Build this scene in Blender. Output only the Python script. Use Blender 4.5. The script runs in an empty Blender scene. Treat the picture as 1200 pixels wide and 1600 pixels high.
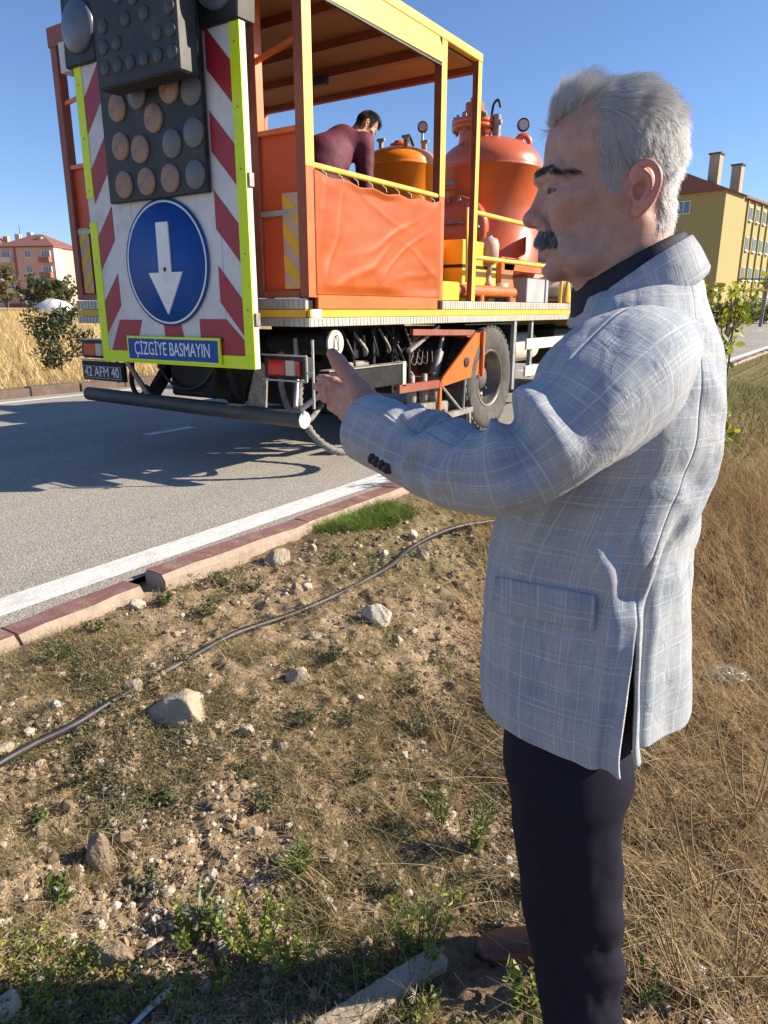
import bpy, bmesh, math, random
import numpy as np
from mathutils import Vector, Matrix

# ------------------------------------------------------------------ camera, sky, sun, exposure
scene = bpy.context.scene
PITCH = math.radians(15.8); YAW = math.radians(33.6); CAMZ = 1.2; FPX = 1115.0
cam_data = bpy.data.cameras.new('camera')
cam_data.sensor_fit = 'HORIZONTAL'; cam_data.sensor_width = 36.0
cam_data.lens = 36.0 * FPX / 1200.0
cam_data.clip_start = 0.02; cam_data.clip_end = 5000
cam = bpy.data.objects.new('camera', cam_data)
scene.collection.objects.link(cam)
cam.location = (0, 0, CAMZ)
cam.rotation_euler = (math.radians(90) - PITCH, 0, YAW)
scene.camera = cam

SUN_AZ = np.array([0.790, 0.613]); SUN_EL = math.radians(28.5)
world = bpy.data.worlds.new('World'); scene.world = world; world.use_nodes = True
wn = world.node_tree.nodes; wl = world.node_tree.links
bg = wn['Background']
sky = wn.new('ShaderNodeTexSky'); sky.sky_type = 'NISHITA'; sky.sun_disc = False
sky.sun_elevation = SUN_EL
sky.sun_rotation = math.atan2(SUN_AZ[0], SUN_AZ[1])
sky.air_density = 1.1; sky.dust_density = 0.25; sky.ozone_density = 3.0; sky.altitude = 1000
tint = wn.new('ShaderNodeMixRGB'); tint.blend_type = 'MULTIPLY'; tint.inputs[0].default_value = 1.0; tint.inputs[2].default_value = (0.90, 1.0, 1.22, 1)
wl.new(sky.outputs[0], tint.inputs[1]); wl.new(tint.outputs[0], bg.inputs[0]); bg.inputs[1].default_value = 0.07

sun_data = bpy.data.lights.new('sun', 'SUN'); sun_data.energy = 5.0; sun_data.angle = math.radians(0.55)
sun_data.color = (1.0, 0.885, 0.71)
sun = bpy.data.objects.new('sun', sun_data); scene.collection.objects.link(sun)
sd = Vector((SUN_AZ[0]*math.cos(SUN_EL), SUN_AZ[1]*math.cos(SUN_EL), math.sin(SUN_EL))).normalized()
sun.rotation_euler = sd.to_track_quat('Z', 'Y').to_euler()
sun.location = (20, 20, 30)

scene.view_settings.view_transform = 'Standard'
scene.view_settings.look = 'None'
scene.view_settings.exposure = 1.0
scene.view_settings.gamma = 1.0
scene.view_settings.use_curve_mapping = False
scene.cycles.max_bounces = 8
scene.cycles.use_denoising = True
try: scene.cycles_curves.shape = 'THICK'
except Exception: pass

rng = np.random.default_rng(7); random.seed(7)

# ------------------------------------------------------------------ picture geometry helpers (pixel of the photograph -> place in the world)
FW = np.array([-math.sin(YAW)*math.cos(PITCH), math.cos(YAW)*math.cos(PITCH), -math.sin(PITCH)])
RT = np.array([math.cos(YAW), math.sin(YAW), 0.0]); UP = np.cross(RT, FW)
FH = np.array([-math.sin(YAW), math.cos(YAW), 0.0]); CAM = np.array([0, 0, CAMZ])
def ray(x, y): return FW*FPX + RT*(x-600) + UP*(800-y)
def at_z(x, y, z): d = ray(x, y); return CAM + d*((z-CAMZ)/d[2])
def at_X(x, y, X): d = ray(x, y); return CAM + d*(X/d[0])
def at_Y(x, y, Y): d = ray(x, y); return CAM + d*(Y/d[1])
def at_b(x, y, b): d = ray(x, y); return CAM + d*(b/(d@FH))      # b = level distance straight ahead

# ------------------------------------------------------------------ scene tree helpers
COL = scene.collection
def wloc(o):
    p = np.array(o.location, float)
    return p if o.parent is None else p + wloc(o.parent)
def tag(o, label=None, cat=None, group=None, kind=None):
    if label: o['label'] = label
    if cat: o['category'] = cat
    if group: o['group'] = group
    if kind: o['kind'] = kind
    return o
def empty(name, loc, label=None, cat=None, group=None, kind=None):
    o = bpy.data.objects.new(name, None); COL.objects.link(o); o.location = tuple(float(v) for v in loc)
    o.empty_display_size = 0.1
    return tag(o, label, cat, group, kind)
def link(name, me, parent=None, loc=None, smooth=True, mat=None):
    """mesh already in local coordinates"""
    if mat is not None and not me.materials: me.materials.append(mat)
    o = bpy.data.objects.new(name, me); COL.objects.link(o)
    if parent is not None: o.parent = parent
    if loc is not None: o.location = tuple(float(v) for v in loc)
    return o
def np_mesh(name, V, F, smooth=False, mat=None, col=None, uv=None):
    """V (n,3); F (m,k) array or list of such arrays; col per vertex (n,3); uv per vertex (n,2)"""
    V = np.asarray(V, np.float32)
    Fs = [np.asarray(f, np.int32) for f in (F if isinstance(F, list) else [F]) if len(f)]
    me = bpy.data.meshes.new(name)
    me.vertices.add(len(V)); me.vertices.foreach_set('co', V.ravel())
    li = np.concatenate([f.ravel() for f in Fs]); tot = np.concatenate([np.full(len(f), f.shape[1], np.int32) for f in Fs])
    st = np.concatenate([[0], np.cumsum(tot)[:-1]]).astype(np.int32)
    me.loops.add(len(li)); me.loops.foreach_set('vertex_index', li)
    me.polygons.add(len(tot)); me.polygons.foreach_set('loop_start', st)
    try: me.polygons.foreach_set('loop_total', tot)
    except Exception: pass
    me.polygons.foreach_set('use_smooth', np.full(len(tot), smooth, bool))
    if col is not None:
        a = me.color_attributes.new('col', 'FLOAT_COLOR', 'POINT')
        c4 = np.ones((len(V), 4), np.float32); c4[:, :3] = col; a.data.foreach_set('color', c4.ravel())
    if uv is not None:
        u = me.uv_layers.new(name='UVMap'); u.data.foreach_set('uv', np.asarray(uv, np.float32)[li].ravel())
    me.update(calc_edges=True)
    if mat is not None: me.materials.append(mat)
    return me
def wobj(name, V, F, mat, parent=None, smooth=False, col=None, uv=None, org=None):
    """V in world coordinates"""
    V = np.asarray(V, float)
    if parent is not None: o0 = wloc(parent)
    elif org is not None: o0 = np.asarray(org, float)
    else: o0 = np.array([V[:, 0].mean(), V[:, 1].mean(), V[:, 2].min()])
    me = np_mesh(name, V-o0, F, smooth, mat, col, uv)
    return link(name, me, parent, None if parent is not None else o0)

class MB:
    """collects shapes in world coordinates; build() links them as one mesh"""
    def __init__(s): s.V = []; s.F = []; s.S = []; s.n = 0
    def add(s, V, F, smooth=False):
        V = np.asarray(V, float); s.V.append(V)
        for f in F: s.F.append(tuple(int(i)+s.n for i in f)); s.S.append(smooth)
        s.n += len(V); return s
    def box(s, x0, x1, y0, y1, z0, z1):
        V = [(x, y, z) for x in (x0, x1) for y in (y0, y1) for z in (z0, z1)]
        return s.add(V, [(0,1,3,2),(4,6,7,5),(0,4,5,1),(2,3,7,6),(0,2,6,4),(1,5,7,3)])
    def obox(s, c, ax, ay, az):
        c, ax, ay, az = (np.asarray(v, float) for v in (c, ax, ay, az))
        V = [c+i*ax+j*ay+k*az for i in (-1, 1) for j in (-1, 1) for k in (-1, 1)]
        return s.add(V, [(0,1,3,2),(4,6,7,5),(0,4,5,1),(2,3,7,6),(0,2,6,4),(1,5,7,3)])
    def bar(s, p, q, w, h=None, up=(0, 0, 1)):
        p, q = np.asarray(p, float), np.asarray(q, float); h = h or w
        t = q-p; L = np.linalg.norm(t); t = t/L; u = np.asarray(up, float)
        if abs(t@u) > .95: u = np.array([1., 0, 0])
        a = np.cross(t, u); a /= np.linalg.norm(a); b = np.cross(a, t)
        return s.obox((p+q)/2, t*L/2, a*w/2, b*h/2)
    def tube(s, pts, r, n=10, cap=True, smooth=True):
        pts = np.asarray(pts, float); m = len(pts); rr = np.broadcast_to(np.asarray(r, float), (m,))
        V, F = sweep(pts, rr, n)
        s.add(V, F, smooth)
        if cap:
            s.add(V[:n], [tuple(range(n))[::-1]]); s.add(V[-n:], [tuple(range(n))])
        return s
    def cyl(s, p, q, r, r2=None, n=20, cap=True):
        return s.tube([p, q], [r, r if r2 is None else r2], n, cap)
    def lathe(s, c, prof, n=32, axis=(0, 0, 1), smooth=True):
        c = np.asarray(c, float); ax = np.asarray(axis, float); ax /= np.linalg.norm(ax)
        u = np.array([1., 0, 0]) if abs(ax[0]) < .9 else np.array([0, 1., 0])
        u = u-ax*(u@ax); u /= np.linalg.norm(u); v = np.cross(ax, u)
        a = np.arange(n)*2*np.pi/n; ring = np.cos(a)[:, None]*u+np.sin(a)[:, None]*v
        V = np.concatenate([c+ax*z+ring*r for r, z in prof]); F = []
        for i in range(len(prof)-1):
            for j in range(n): k = (j+1) % n; F.append((i*n+j, i*n+k, (i+1)*n+k, (i+1)*n+j))
        return s.add(V, F, smooth)
    def prism(s, poly, d):
        P = np.asarray(poly, float); n = len(P); d = np.asarray(d, float)
        V = np.concatenate([P, P+d])
        F = [tuple(range(n))[::-1], tuple(range(n, 2*n))]+[(i, (i+1) % n, n+(i+1) % n, n+i) for i in range(n)]
        return s.add(V, F)
    def build(s, name, mat, parent=None, label=None, bevel=0, org=None, shared=None):
        V = np.concatenate(s.V)
        if parent is not None: o0 = wloc(parent)
        else: o0 = np.asarray(org, float) if org is not None else np.array([V[:, 0].mean(), V[:, 1].mean(), V[:, 2].min()])
        me = bpy.data.meshes.new(name); me.from_pydata((V-o0).tolist(), [], s.F); me.polygons.foreach_set('use_smooth', s.S)
        bm = bmesh.new(); bm.from_mesh(me); bmesh.ops.recalc_face_normals(bm, faces=bm.faces)
        if bevel: bmesh.ops.bevel(bm, geom=[e for e in bm.edges if len(e.link_faces) == 2 and e.calc_face_angle(0) > .6], offset=bevel, segments=1, affect='EDGES', clamp_overlap=True)
        bm.to_mesh(me); bm.free(); me.update()
        o = link(name, me, parent, None if parent is not None else o0, mat=mat)
        if label: o['label'] = label
        return o
def frames(pts):
    pts = np.asarray(pts, float); t = np.gradient(pts, axis=0); t /= np.linalg.norm(t, axis=1)[:, None]+1e-12
    u = np.zeros_like(pts); r = np.array([0, 0, 1.]) if abs(t[0, 2]) < .9 else np.array([1., 0, 0])
    for i in range(len(pts)):
        r = r-t[i]*(r@t[i]); r /= np.linalg.norm(r); u[i] = r
    return t, u, np.cross(t, u)
def sweep(pts, rr, n):
    t, u, v = frames(pts); a = np.arange(n)*2*np.pi/n; m = len(pts)
    V = pts[:, None]+rr[:, None, None]*(np.cos(a)[None, :, None]*u[:, None]+np.sin(a)[None, :, None]*v[:, None])
    F = [(i*n+j, i*n+(j+1) % n, (i+1)*n+(j+1) % n, (i+1)*n+j) for i in range(m-1) for j in range(n)]
    return V.reshape(-1, 3), F
def catmull(P, k=8):
    P = np.asarray(P, float); Q = np.vstack([2*P[0]-P[1], P, 2*P[-1]-P[-2]]); out = []
    for i in range(1, len(Q)-2):
        for s in np.arange(k)/k:
            a, b, c, d = Q[i-1:i+3]
            out.append(.5*(2*b+(c-a)*s+(2*a-5*b+4*c-d)*s*s+(3*b-a-3*c+d)*s**3))
    out.append(P[-1]); return np.array(out)
def grid_faces(m, n, wrap=False):
    i, j = np.meshgrid(np.arange(m-1), np.arange(n if wrap else n-1), indexing='ij'); k = (j+1) % n
    return np.stack([i*n+j, i*n+k, (i+1)*n+k, (i+1)*n+j], -1).reshape(-1, 4)
def sm(x, a, b): t = np.clip((x-a)/(b-a), 0, 1); return t*t*(3-2*t)
_LAT = np.random.default_rng(3).random((256, 256))
def vnoise(x, y, seed=0):
    x = np.asarray(x, float)+seed*17.31; y = np.asarray(y, float)+seed*9.77
    xi = np.floor(x).astype(int); yi = np.floor(y).astype(int); fx = x-xi; fy = y-yi
    fx = fx*fx*(3-2*fx); fy = fy*fy*(3-2*fy); g = lambda a, b: _LAT[a % 256, b % 256]
    return (g(xi, yi)*(1-fx)+g(xi+1, yi)*fx)*(1-fy)+(g(xi, yi+1)*(1-fx)+g(xi+1, yi+1)*fx)*fy-.5
def fbm(x, y, f=1., o=4, seed=0):
    s = 0; a = 1.
    for k in range(o): s = s+a*vnoise(x*f, y*f, seed+k*5); f *= 2.03; a *= .5
    return s

# ------------------------------------------------------------------ materials
def L(c): return tuple(c)+(1.0,) if len(c) == 3 else c
def nmat(name):
    m = bpy.data.materials.new(name); m.use_nodes = True
    return m, m.node_tree.nodes, m.node_tree.links, m.node_tree.nodes['Principled BSDF']
MATS = {}
def M(name, c1, c2=None, scale=12., rough=.6, metal=0., bump=0., bscale=None, spec=.5, dirt=None, dirt_amt=.35, coat=0., stretch=(1, 1, 1), sss=0., emit=0, trans=0.):
    """paint-like procedural material: two-tone noise, optional dirt patches, bump"""
    m, N, K, b = nmat(name)
    tc = N.new('ShaderNodeTexCoord'); mp = N.new('ShaderNodeMapping'); mp.inputs['Scale'].default_value = stretch
    K.new(tc.outputs['Object'], mp.inputs[0])
    n1 = N.new('ShaderNodeTexNoise'); n1.inputs['Scale'].default_value = scale; n1.inputs['Detail'].default_value = 6; n1.inputs['Roughness'].default_value = .65
    K.new(mp.outputs[0], n1.inputs[0])
    if c2 is None: c2 = tuple(v*.82 for v in c1)
    rp = N.new('ShaderNodeValToRGB'); rp.color_ramp.elements[0].position = .32; rp.color_ramp.elements[1].position = .68
    rp.color_ramp.elements[0].color = L(c2); rp.color_ramp.elements[1].color = L(c1)
    K.new(n1.outputs[0], rp.inputs[0]); out = rp.outputs[0]
    if dirt is not None:
        n2 = N.new('ShaderNodeTexNoise'); n2.inputs['Scale'].default_value = scale*.37; n2.inputs['Detail'].default_value = 9; n2.inputs['Roughness'].default_value = .75
        K.new(mp.outputs[0], n2.inputs[0])
        r2 = N.new('ShaderNodeValToRGB'); r2.color_ramp.elements[0].position = .48; r2.color_ramp.elements[1].position = .75
        r2.color_ramp.elements[0].color = (0, 0, 0, 1); r2.color_ramp.elements[1].color = (dirt_amt*2,)*3+(1,)
        K.new(n2.outputs[0], r2.inputs[0])
        mx = N.new('ShaderNodeMixRGB'); mx.inputs[2].default_value = L(dirt)
        K.new(r2.outputs[0], mx.inputs[0]); K.new(out, mx.inputs[1]); out = mx.outputs[0]
    K.new(out, b.inputs['Base Color'])
    mr = N.new('ShaderNodeMapRange'); mr.inputs[3].default_value = max(.03, rough-.12); mr.inputs[4].default_value = min(1, rough+.12)
    K.new(n1.outputs[0], mr.inputs[0]); K.new(mr.outputs[0], b.inputs['Roughness'])
    b.inputs['Metallic'].default_value = metal; b.inputs['Specular IOR Level'].default_value = spec; b.inputs['Coat Weight'].default_value = coat
    b.inputs['Coat Roughness'].default_value = .15
    if sss: b.inputs['Subsurface Weight'].default_value = sss; b.inputs['Subsurface Radius'].default_value = (1, .4, .2); b.inputs['Subsurface Scale'].default_value = .006
    if trans: b.inputs['Transmission Weight'].default_value = trans
    if bump:
        n3 = N.new('ShaderNodeTexNoise'); n3.inputs['Scale'].default_value = bscale or scale*4; n3.inputs['Detail'].default_value = 5
        K.new(mp.outputs[0], n3.inputs[0])
        bp = N.new('ShaderNodeBump'); bp.inputs['Strength'].default_value = bump; bp.inputs['Distance'].default_value = .01
        K.new(n3.outputs[0], bp.inputs['Height']); K.new(bp.outputs[0], b.inputs['Normal'])
    MATS[name] = m; return m
def MC(name, rough=.7, trans=0., spec=.3, bump=0, bscale=200):
    """colour taken from each piece's own colour attribute (random piece colour), optional leaf translucency"""
    m, N, K, b = nmat(name)
    a = N.new('ShaderNodeAttribute'); a.attribute_name = 'col'
    K.new(a.outputs['Color'], b.inputs['Base Color']); b.inputs['Roughness'].default_value = rough; b.inputs['Specular IOR Level'].default_value = spec
    if bump:
        tc = N.new('ShaderNodeTexCoord'); n3 = N.new('ShaderNodeTexNoise'); n3.inputs['Scale'].default_value = bscale; n3.inputs['Detail'].default_value = 6
        K.new(tc.outputs['Object'], n3.inputs[0])
        bp = N.new('ShaderNodeBump'); bp.inputs['Strength'].default_value = bump; bp.inputs['Distance'].default_value = .006
        K.new(n3.outputs[0], bp.inputs['Height']); K.new(bp.outputs[0], b.inputs['Normal'])
    if trans:
        t = N.new('ShaderNodeBsdfTranslucent'); mx = N.new('ShaderNodeMixShader'); mx.inputs[0].default_value = trans
        K.new(a.outputs['Color'], t.inputs[0]); K.new(b.outputs[0], mx.inputs[1]); K.new(t.outputs[0], mx.inputs[2])
        K.new(mx.outputs[0], N['Material Output'].inputs[0])
    MATS[name] = m; return m
# ================================================================== THE SETTING
ROAD_R, ROAD_L = -2.676, -9.95
def terrain(x, y, fine=True):
    x = np.asarray(x, float); y = np.asarray(y, float)
    s = sm(x, -2.6, -.7); fall = .25*(1-.75*sm(y, 2.5, 8.))
    near = -.040-fall*s+.02*sm(x, .5, 3.)
    far = -.03+.0009*np.maximum(-x-14, 0)*1.0+.012*np.maximum(-x-14, 0)*sm(-x, 14, 80)
    z = np.where(x > -3.5, near, np.where(x < -9.6, far, -.12))
    mid = (x <= -2.72) & (x >= -9.9)
    if fine:
        lump = .055*fbm(x, y, 1.3, 3, 1)+.036*fbm(x, y, 6., 3, 2)+.034*fbm(x, y, 21., 3, 4)
        lump = lump*(.25+.75*sm(x, -2.6, -2.0))
        z = z+np.where((x > -2.72) | (x < -9.9), lump*np.where(x < -9.9, 1.4, 1), 0)
    return np.where(mid, -.12, z)
def on_ground(px, py, dz=0.):
    z = -.2
    for _ in range(12):
        p = at_z(px, py, z); z = float(terrain(p[0], p[1]))*.7+z*.3
    p = at_z(px, py, z); p[2] = float(terrain(p[0], p[1]))+dz
    return p

def ground_material():
    m, N, K, b = nmat('ground_soil')
    a = N.new('ShaderNodeAttribute'); a.attribute_name = 'col'
    tc = N.new('ShaderNodeTexCoord')
    def noise(s, d=8, r=.65):
        n = N.new('ShaderNodeTexNoise'); n.inputs['Scale'].default_value = s; n.inputs['Detail'].default_value = d; n.inputs['Roughness'].default_value = r
        K.new(tc.outputs['Object'], n.inputs[0]); return n
    n1 = noise(3.2); n2 = noise(38.); n3 = noise(150., 4)
    r1 = N.new('ShaderNodeValToRGB'); e = r1.color_ramp.elements
    e[0].position = .3; e[0].color = (.55, .5, .46, 1); e[1].position = .7; e[1].color = (1.35, 1.3, 1.22, 1)
    K.new(n2.outputs[0], r1.inputs[0])
    r2 = N.new('ShaderNodeValToRGB'); e = r2.color_ramp.elements
    e[0].position = .35; e[0].color = (.72, .7, .66, 1); e[1].position = .66; e[1].color = (1.2, 1.16, 1.1, 1)
    K.new(n1.outputs[0], r2.inputs[0])
    m1 = N.new('ShaderNodeMixRGB'); m1.blend_type = 'MULTIPLY'; m1.inputs[0].default_value = 1
    m2 = N.new('ShaderNodeMixRGB'); m2.blend_type = 'MULTIPLY'; m2.inputs[0].default_value = 1
    K.new(a.outputs[0], m1.inputs[1]); K.new(r1.outputs[0], m1.inputs[2]); K.new(m1.outputs[0], m2.inputs[1]); K.new(r2.outputs[0], m2.inputs[2])
    K.new(m2.outputs[0], b.inputs['Base Color']); b.inputs['Roughness'].default_value = .95; b.inputs['Specular IOR Level'].default_value = .15
    ad = N.new('ShaderNodeMath'); ad.operation = 'ADD'; K.new(n2.outputs[0], ad.inputs[0]); K.new(n3.outputs[0], ad.inputs[1])
    bp = N.new('ShaderNodeBump'); bp.inputs['Strength'].default_value = 1.; bp.inputs['Distance'].default_value = .012
    K.new(ad.outputs[0], bp.inputs['Height']); K.new(bp.outputs[0], b.inputs['Normal'])
    return m
def axis(fine0, fine1, step, lo, hi, grow=1.22):
    a = list(np.arange(fine0, fine1+1e-6, step)); s = step
    while a[-1] < hi: s *= grow; a.append(a[-1]+s)
    s = step; b = []; v = fine0
    while v > lo: s *= grow; v -= s; b.append(v)
    return np.array(b[::-1]+a)
gx = axis(-2.7, .9, .0105, -1500, 1500); gy = axis(.35, 4.2, .0105, -300, 2500)
GX, GY = np.meshgrid(gx, gy, indexing='ij'); GZ = terrain(GX, GY)
pt = fbm(GX, GY, 1.1, 4, 9)
soil = np.array([.28, .215, .15]); pale = np.array([.44, .355, .255]); dryv = np.array([.22, .145, .065]); straw = np.array([.50, .37, .17]); green = np.array([.13, .15, .05])
w = sm(pt, -.25, .35)[..., None]
gc = soil*(1-w)+pale*w
side = (RT[0]*GX+RT[1]*GY); ahead = FH[0]*GX+FH[1]*GY
wr = (sm(side, .25, .8))[..., None]; gc = gc*(1-wr*.8)+dryv*wr*.8
far_l = sm(-GX, 10, 12)[..., None]; gc = gc*(1-far_l)+straw*far_l
far_r = (sm(GY, 5, 12)*sm(GX, -3.4, -2.6))[..., None]; gc = gc*(1-.6*far_r)+green*.6*far_r
nk = ((1-sm(np.abs(GX+2.05), .2, .6))*sm(GY, 2.6, 3.0)*(1-sm(GY, 3.9, 4.6)))[..., None]; gc = gc*(1-.5*nk)+green*.5*nk
V = np.stack([GX, GY, GZ], -1).reshape(-1, 3)
ground = link('ground', np_mesh('ground', V, grid_faces(len(gx), len(gy)), True, ground_material(), gc.reshape(-1, 3)))
tag(ground, kind='structure')

def asphalt_material():
    m, N, K, b = nmat('asphalt')
    tc = N.new('ShaderNodeTexCoord')
    def noise(s, d=6, r=.6, st=None):
        n = N.new('ShaderNodeTexNoise'); n.inputs['Scale'].default_value = s; n.inputs['Detail'].default_value = d; n.inputs['Roughness'].default_value = r
        if st:
            mp = N.new('ShaderNodeMapping'); mp.inputs['Scale'].default_value = st; K.new(tc.outputs['Object'], mp.inputs[0]); K.new(mp.outputs[0], n.inputs[0])
        else: K.new(tc.outputs['Object'], n.inputs[0])
        return n
    big = noise(1.1, 5, .6, (1, .18, 1)); vor = N.new('ShaderNodeTexVoronoi'); vor.inputs['Scale'].default_value = 95.
    K.new(tc.outputs['Object'], vor.inputs[0])
    r = N.new('ShaderNodeValToRGB'); e = r.color_ramp.elements
    e[0].position = .3; e[0].color = (.28, .255, .22, 1); e[1].position = .7; e[1].color = (.36, .33, .285, 1); K.new(big.outputs[0], r.inputs[0])
    hs = N.new('ShaderNodeSeparateColor'); K.new(vor.outputs['Color'], hs.inputs[0])
    r2 = N.new('ShaderNodeValToRGB'); e = r2.color_ramp.elements
    e[0].position = .1; e[0].color = (.76, .76, .76, 1); e[1].position = .9; e[1].color = (1.24, 1.23, 1.21, 1); K.new(hs.outputs[0], r2.inputs[0])
    mx = N.new('ShaderNodeMixRGB'); mx.blend_type = 'MULTIPLY'; mx.inputs[0].default_value = 1; K.new(r.outputs[0], mx.inputs[1]); K.new(r2.outputs[0], mx.inputs[2])
    K.new(mx.outputs[0], b.inputs['Base Color']); b.inputs['Roughness'].default_value = .85; b.inputs['Specular IOR Level'].default_value = .3
    bp = N.new('ShaderNodeBump'); bp.inputs['Strength'].default_value = .8; bp.inputs['Distance'].default_value = .004; bp.invert = True
    K.new(vor.outputs['Distance'], bp.inputs['Height']); K.new(bp.outputs[0], b.inputs['Normal'])
    return m
def sheet(x0, x1, y0, y1, z, n=2, m=2):
    X, Y = np.meshgrid(np.linspace(x0, x1, n), np.linspace(y0, y1, m), indexing='ij')
    return np.stack([X, Y, np.full_like(X, z)], -1).reshape(-1, 3), grid_faces(n, m)
V, F = sheet(ROAD_L, ROAD_R, -30, 900, 0.0)
road = wobj('road', V, F, asphalt_material(), org=(0, 0, 0)); tag(road, kind='structure')
m_line = M('road_paint', (.74, .73, .70), (.58, .57, .54), 30, .75, dirt=(.3, .28, .25), dirt_amt=.3, bump=.4, bscale=160, stretch=(1, .4, 1))
V, F = sheet(-2.965, -2.775, -30, 700, .004); tag(wobj('edge_line', V, F, m_line, parent=road), 'fresh white edge line along the near kerb')
V, F = sheet(-9.62, -9.47, -30, 700, .004); tag(wobj('edge_line', V, F, m_line, parent=road), 'white edge line on the far side of the road')
for y in np.arange(-13.2, 140, 9.):
    if abs(y-4.8) < 1: y = 4.55
    V, F = sheet(-5.95, -5.81, y, y+(.62 if abs(y-4.55) < .01 else 3.), .004); wobj('dash', V, F, m_line, parent=road)

# kerb of single stones, painted dark red on top
m_conc = M('kerb_concrete', (.40, .31, .24), (.28, .215, .165), 14, .9, bump=.5, bscale=60, dirt=(.25, .19, .13), dirt_amt=.35)
m_red = M('kerb_paint', (.235, .105, .092), (.165, .08, .072), 25, .85, bump=.3, bscale=90, dirt=(.33, .26, .21), dirt_amt=.45)
kerb = empty('kerb', (-2.6, 2, 0), 'low kerb of concrete stones painted dark red along the verge', kind='structure')
def kerb_stone(y0, y1, zt, dx=0., rot=0., x0=-2.685, w=.145, parent=kerb, tilt=0.):
    c = MB(); n = 6
    V = []; ys = np.linspace(y0, y1, n)
    for y in ys:
        j = rng.normal(0, .0022, 6); o = dx+rot*(y-(y0+y1)/2); z = zt+tilt*(y-(y0+y1)/2)
        V += [(x0+o, y, -.2), (x0+o+j[0], y, z-.012), (x0+o+.012, y, z+j[1]), (x0+o+w-.025+j[2], y, z+j[3]), (x0+o+w+j[4], y, z-.028+j[5]), (x0+o+w+.012, y, -.2)]
    F = [(i*6+k, i*6+k+1, (i+1)*6+k+1, (i+1)*6+k) for i in range(n-1) for k in range(5)]+[tuple(range(6))[::-1], tuple((n-1)*6+k for k in range(6))]
    c.add(V, F); o = c.build('kerb_stone', m_conc, parent)
    t = MB(); Vt = []
    for i in range(n):
        a, b2 = np.array(V[i*6+2]), np.array(V[i*6+3]); Vt += [a+(-.006, 0, .004), b2+(.004, 0, .004)]
    Ft = [(i*2, i*2+1, i*2+3, i*2+2) for i in range(n-1)]
    t.add(Vt, Ft); t.build('paint', m_red, o)
    return o
y = -2.2
for (a, b2, zt, dx, rot) in [(-.9, -.36, .02, 0, 0), (-.35, .2, .018, .004, 0), (.21, .75, .015, 0, .01), (.76, 1.30, .002, 0, 0), (1.312, 1.885, .004, .004, -.02), (1.985, 2.515, .036, .03, .012), (2.523, 3.06, .02, .012, 0), (3.07, 3.60, .014, .0, .01)]:
    kerb_stone(a, b2, zt, dx, rot, tilt=rng.normal(0, .012))
y = 3.61
while y < 42: kerb_stone(y, y+.54, .012+rng.normal(0, .006), rng.normal(0, .006), rng.normal(0, .008)); y += .55
MB().box(-2.685, -2.54, 42, 500, -.2, .012).build('far_kerb_run', m_red, kerb)
kerb2 = empty('kerb', (-10.1, 10, 0), 'dark dirty kerb on the far side of the road', kind='structure')
m_dark = M('kerb_dirty', (.13, .09, .075), (.09, .065, .055), 12, .9, bump=.4, dirt=(.25, .2, .15), dirt_amt=.3)
for y in np.arange(-3, 30, .8):
    MB().box(-10.12+rng.normal(0, .008), -9.93+rng.normal(0, .006), y, y+.785, -.1, .12+rng.normal(0, .008)).build('kerb_stone', m_dark, kerb2, bevel=.012)
MB().box(-10.12, -9.93, 30, 500, -.1, .12).build('far_kerb_run', m_dark, kerb2)

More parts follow.
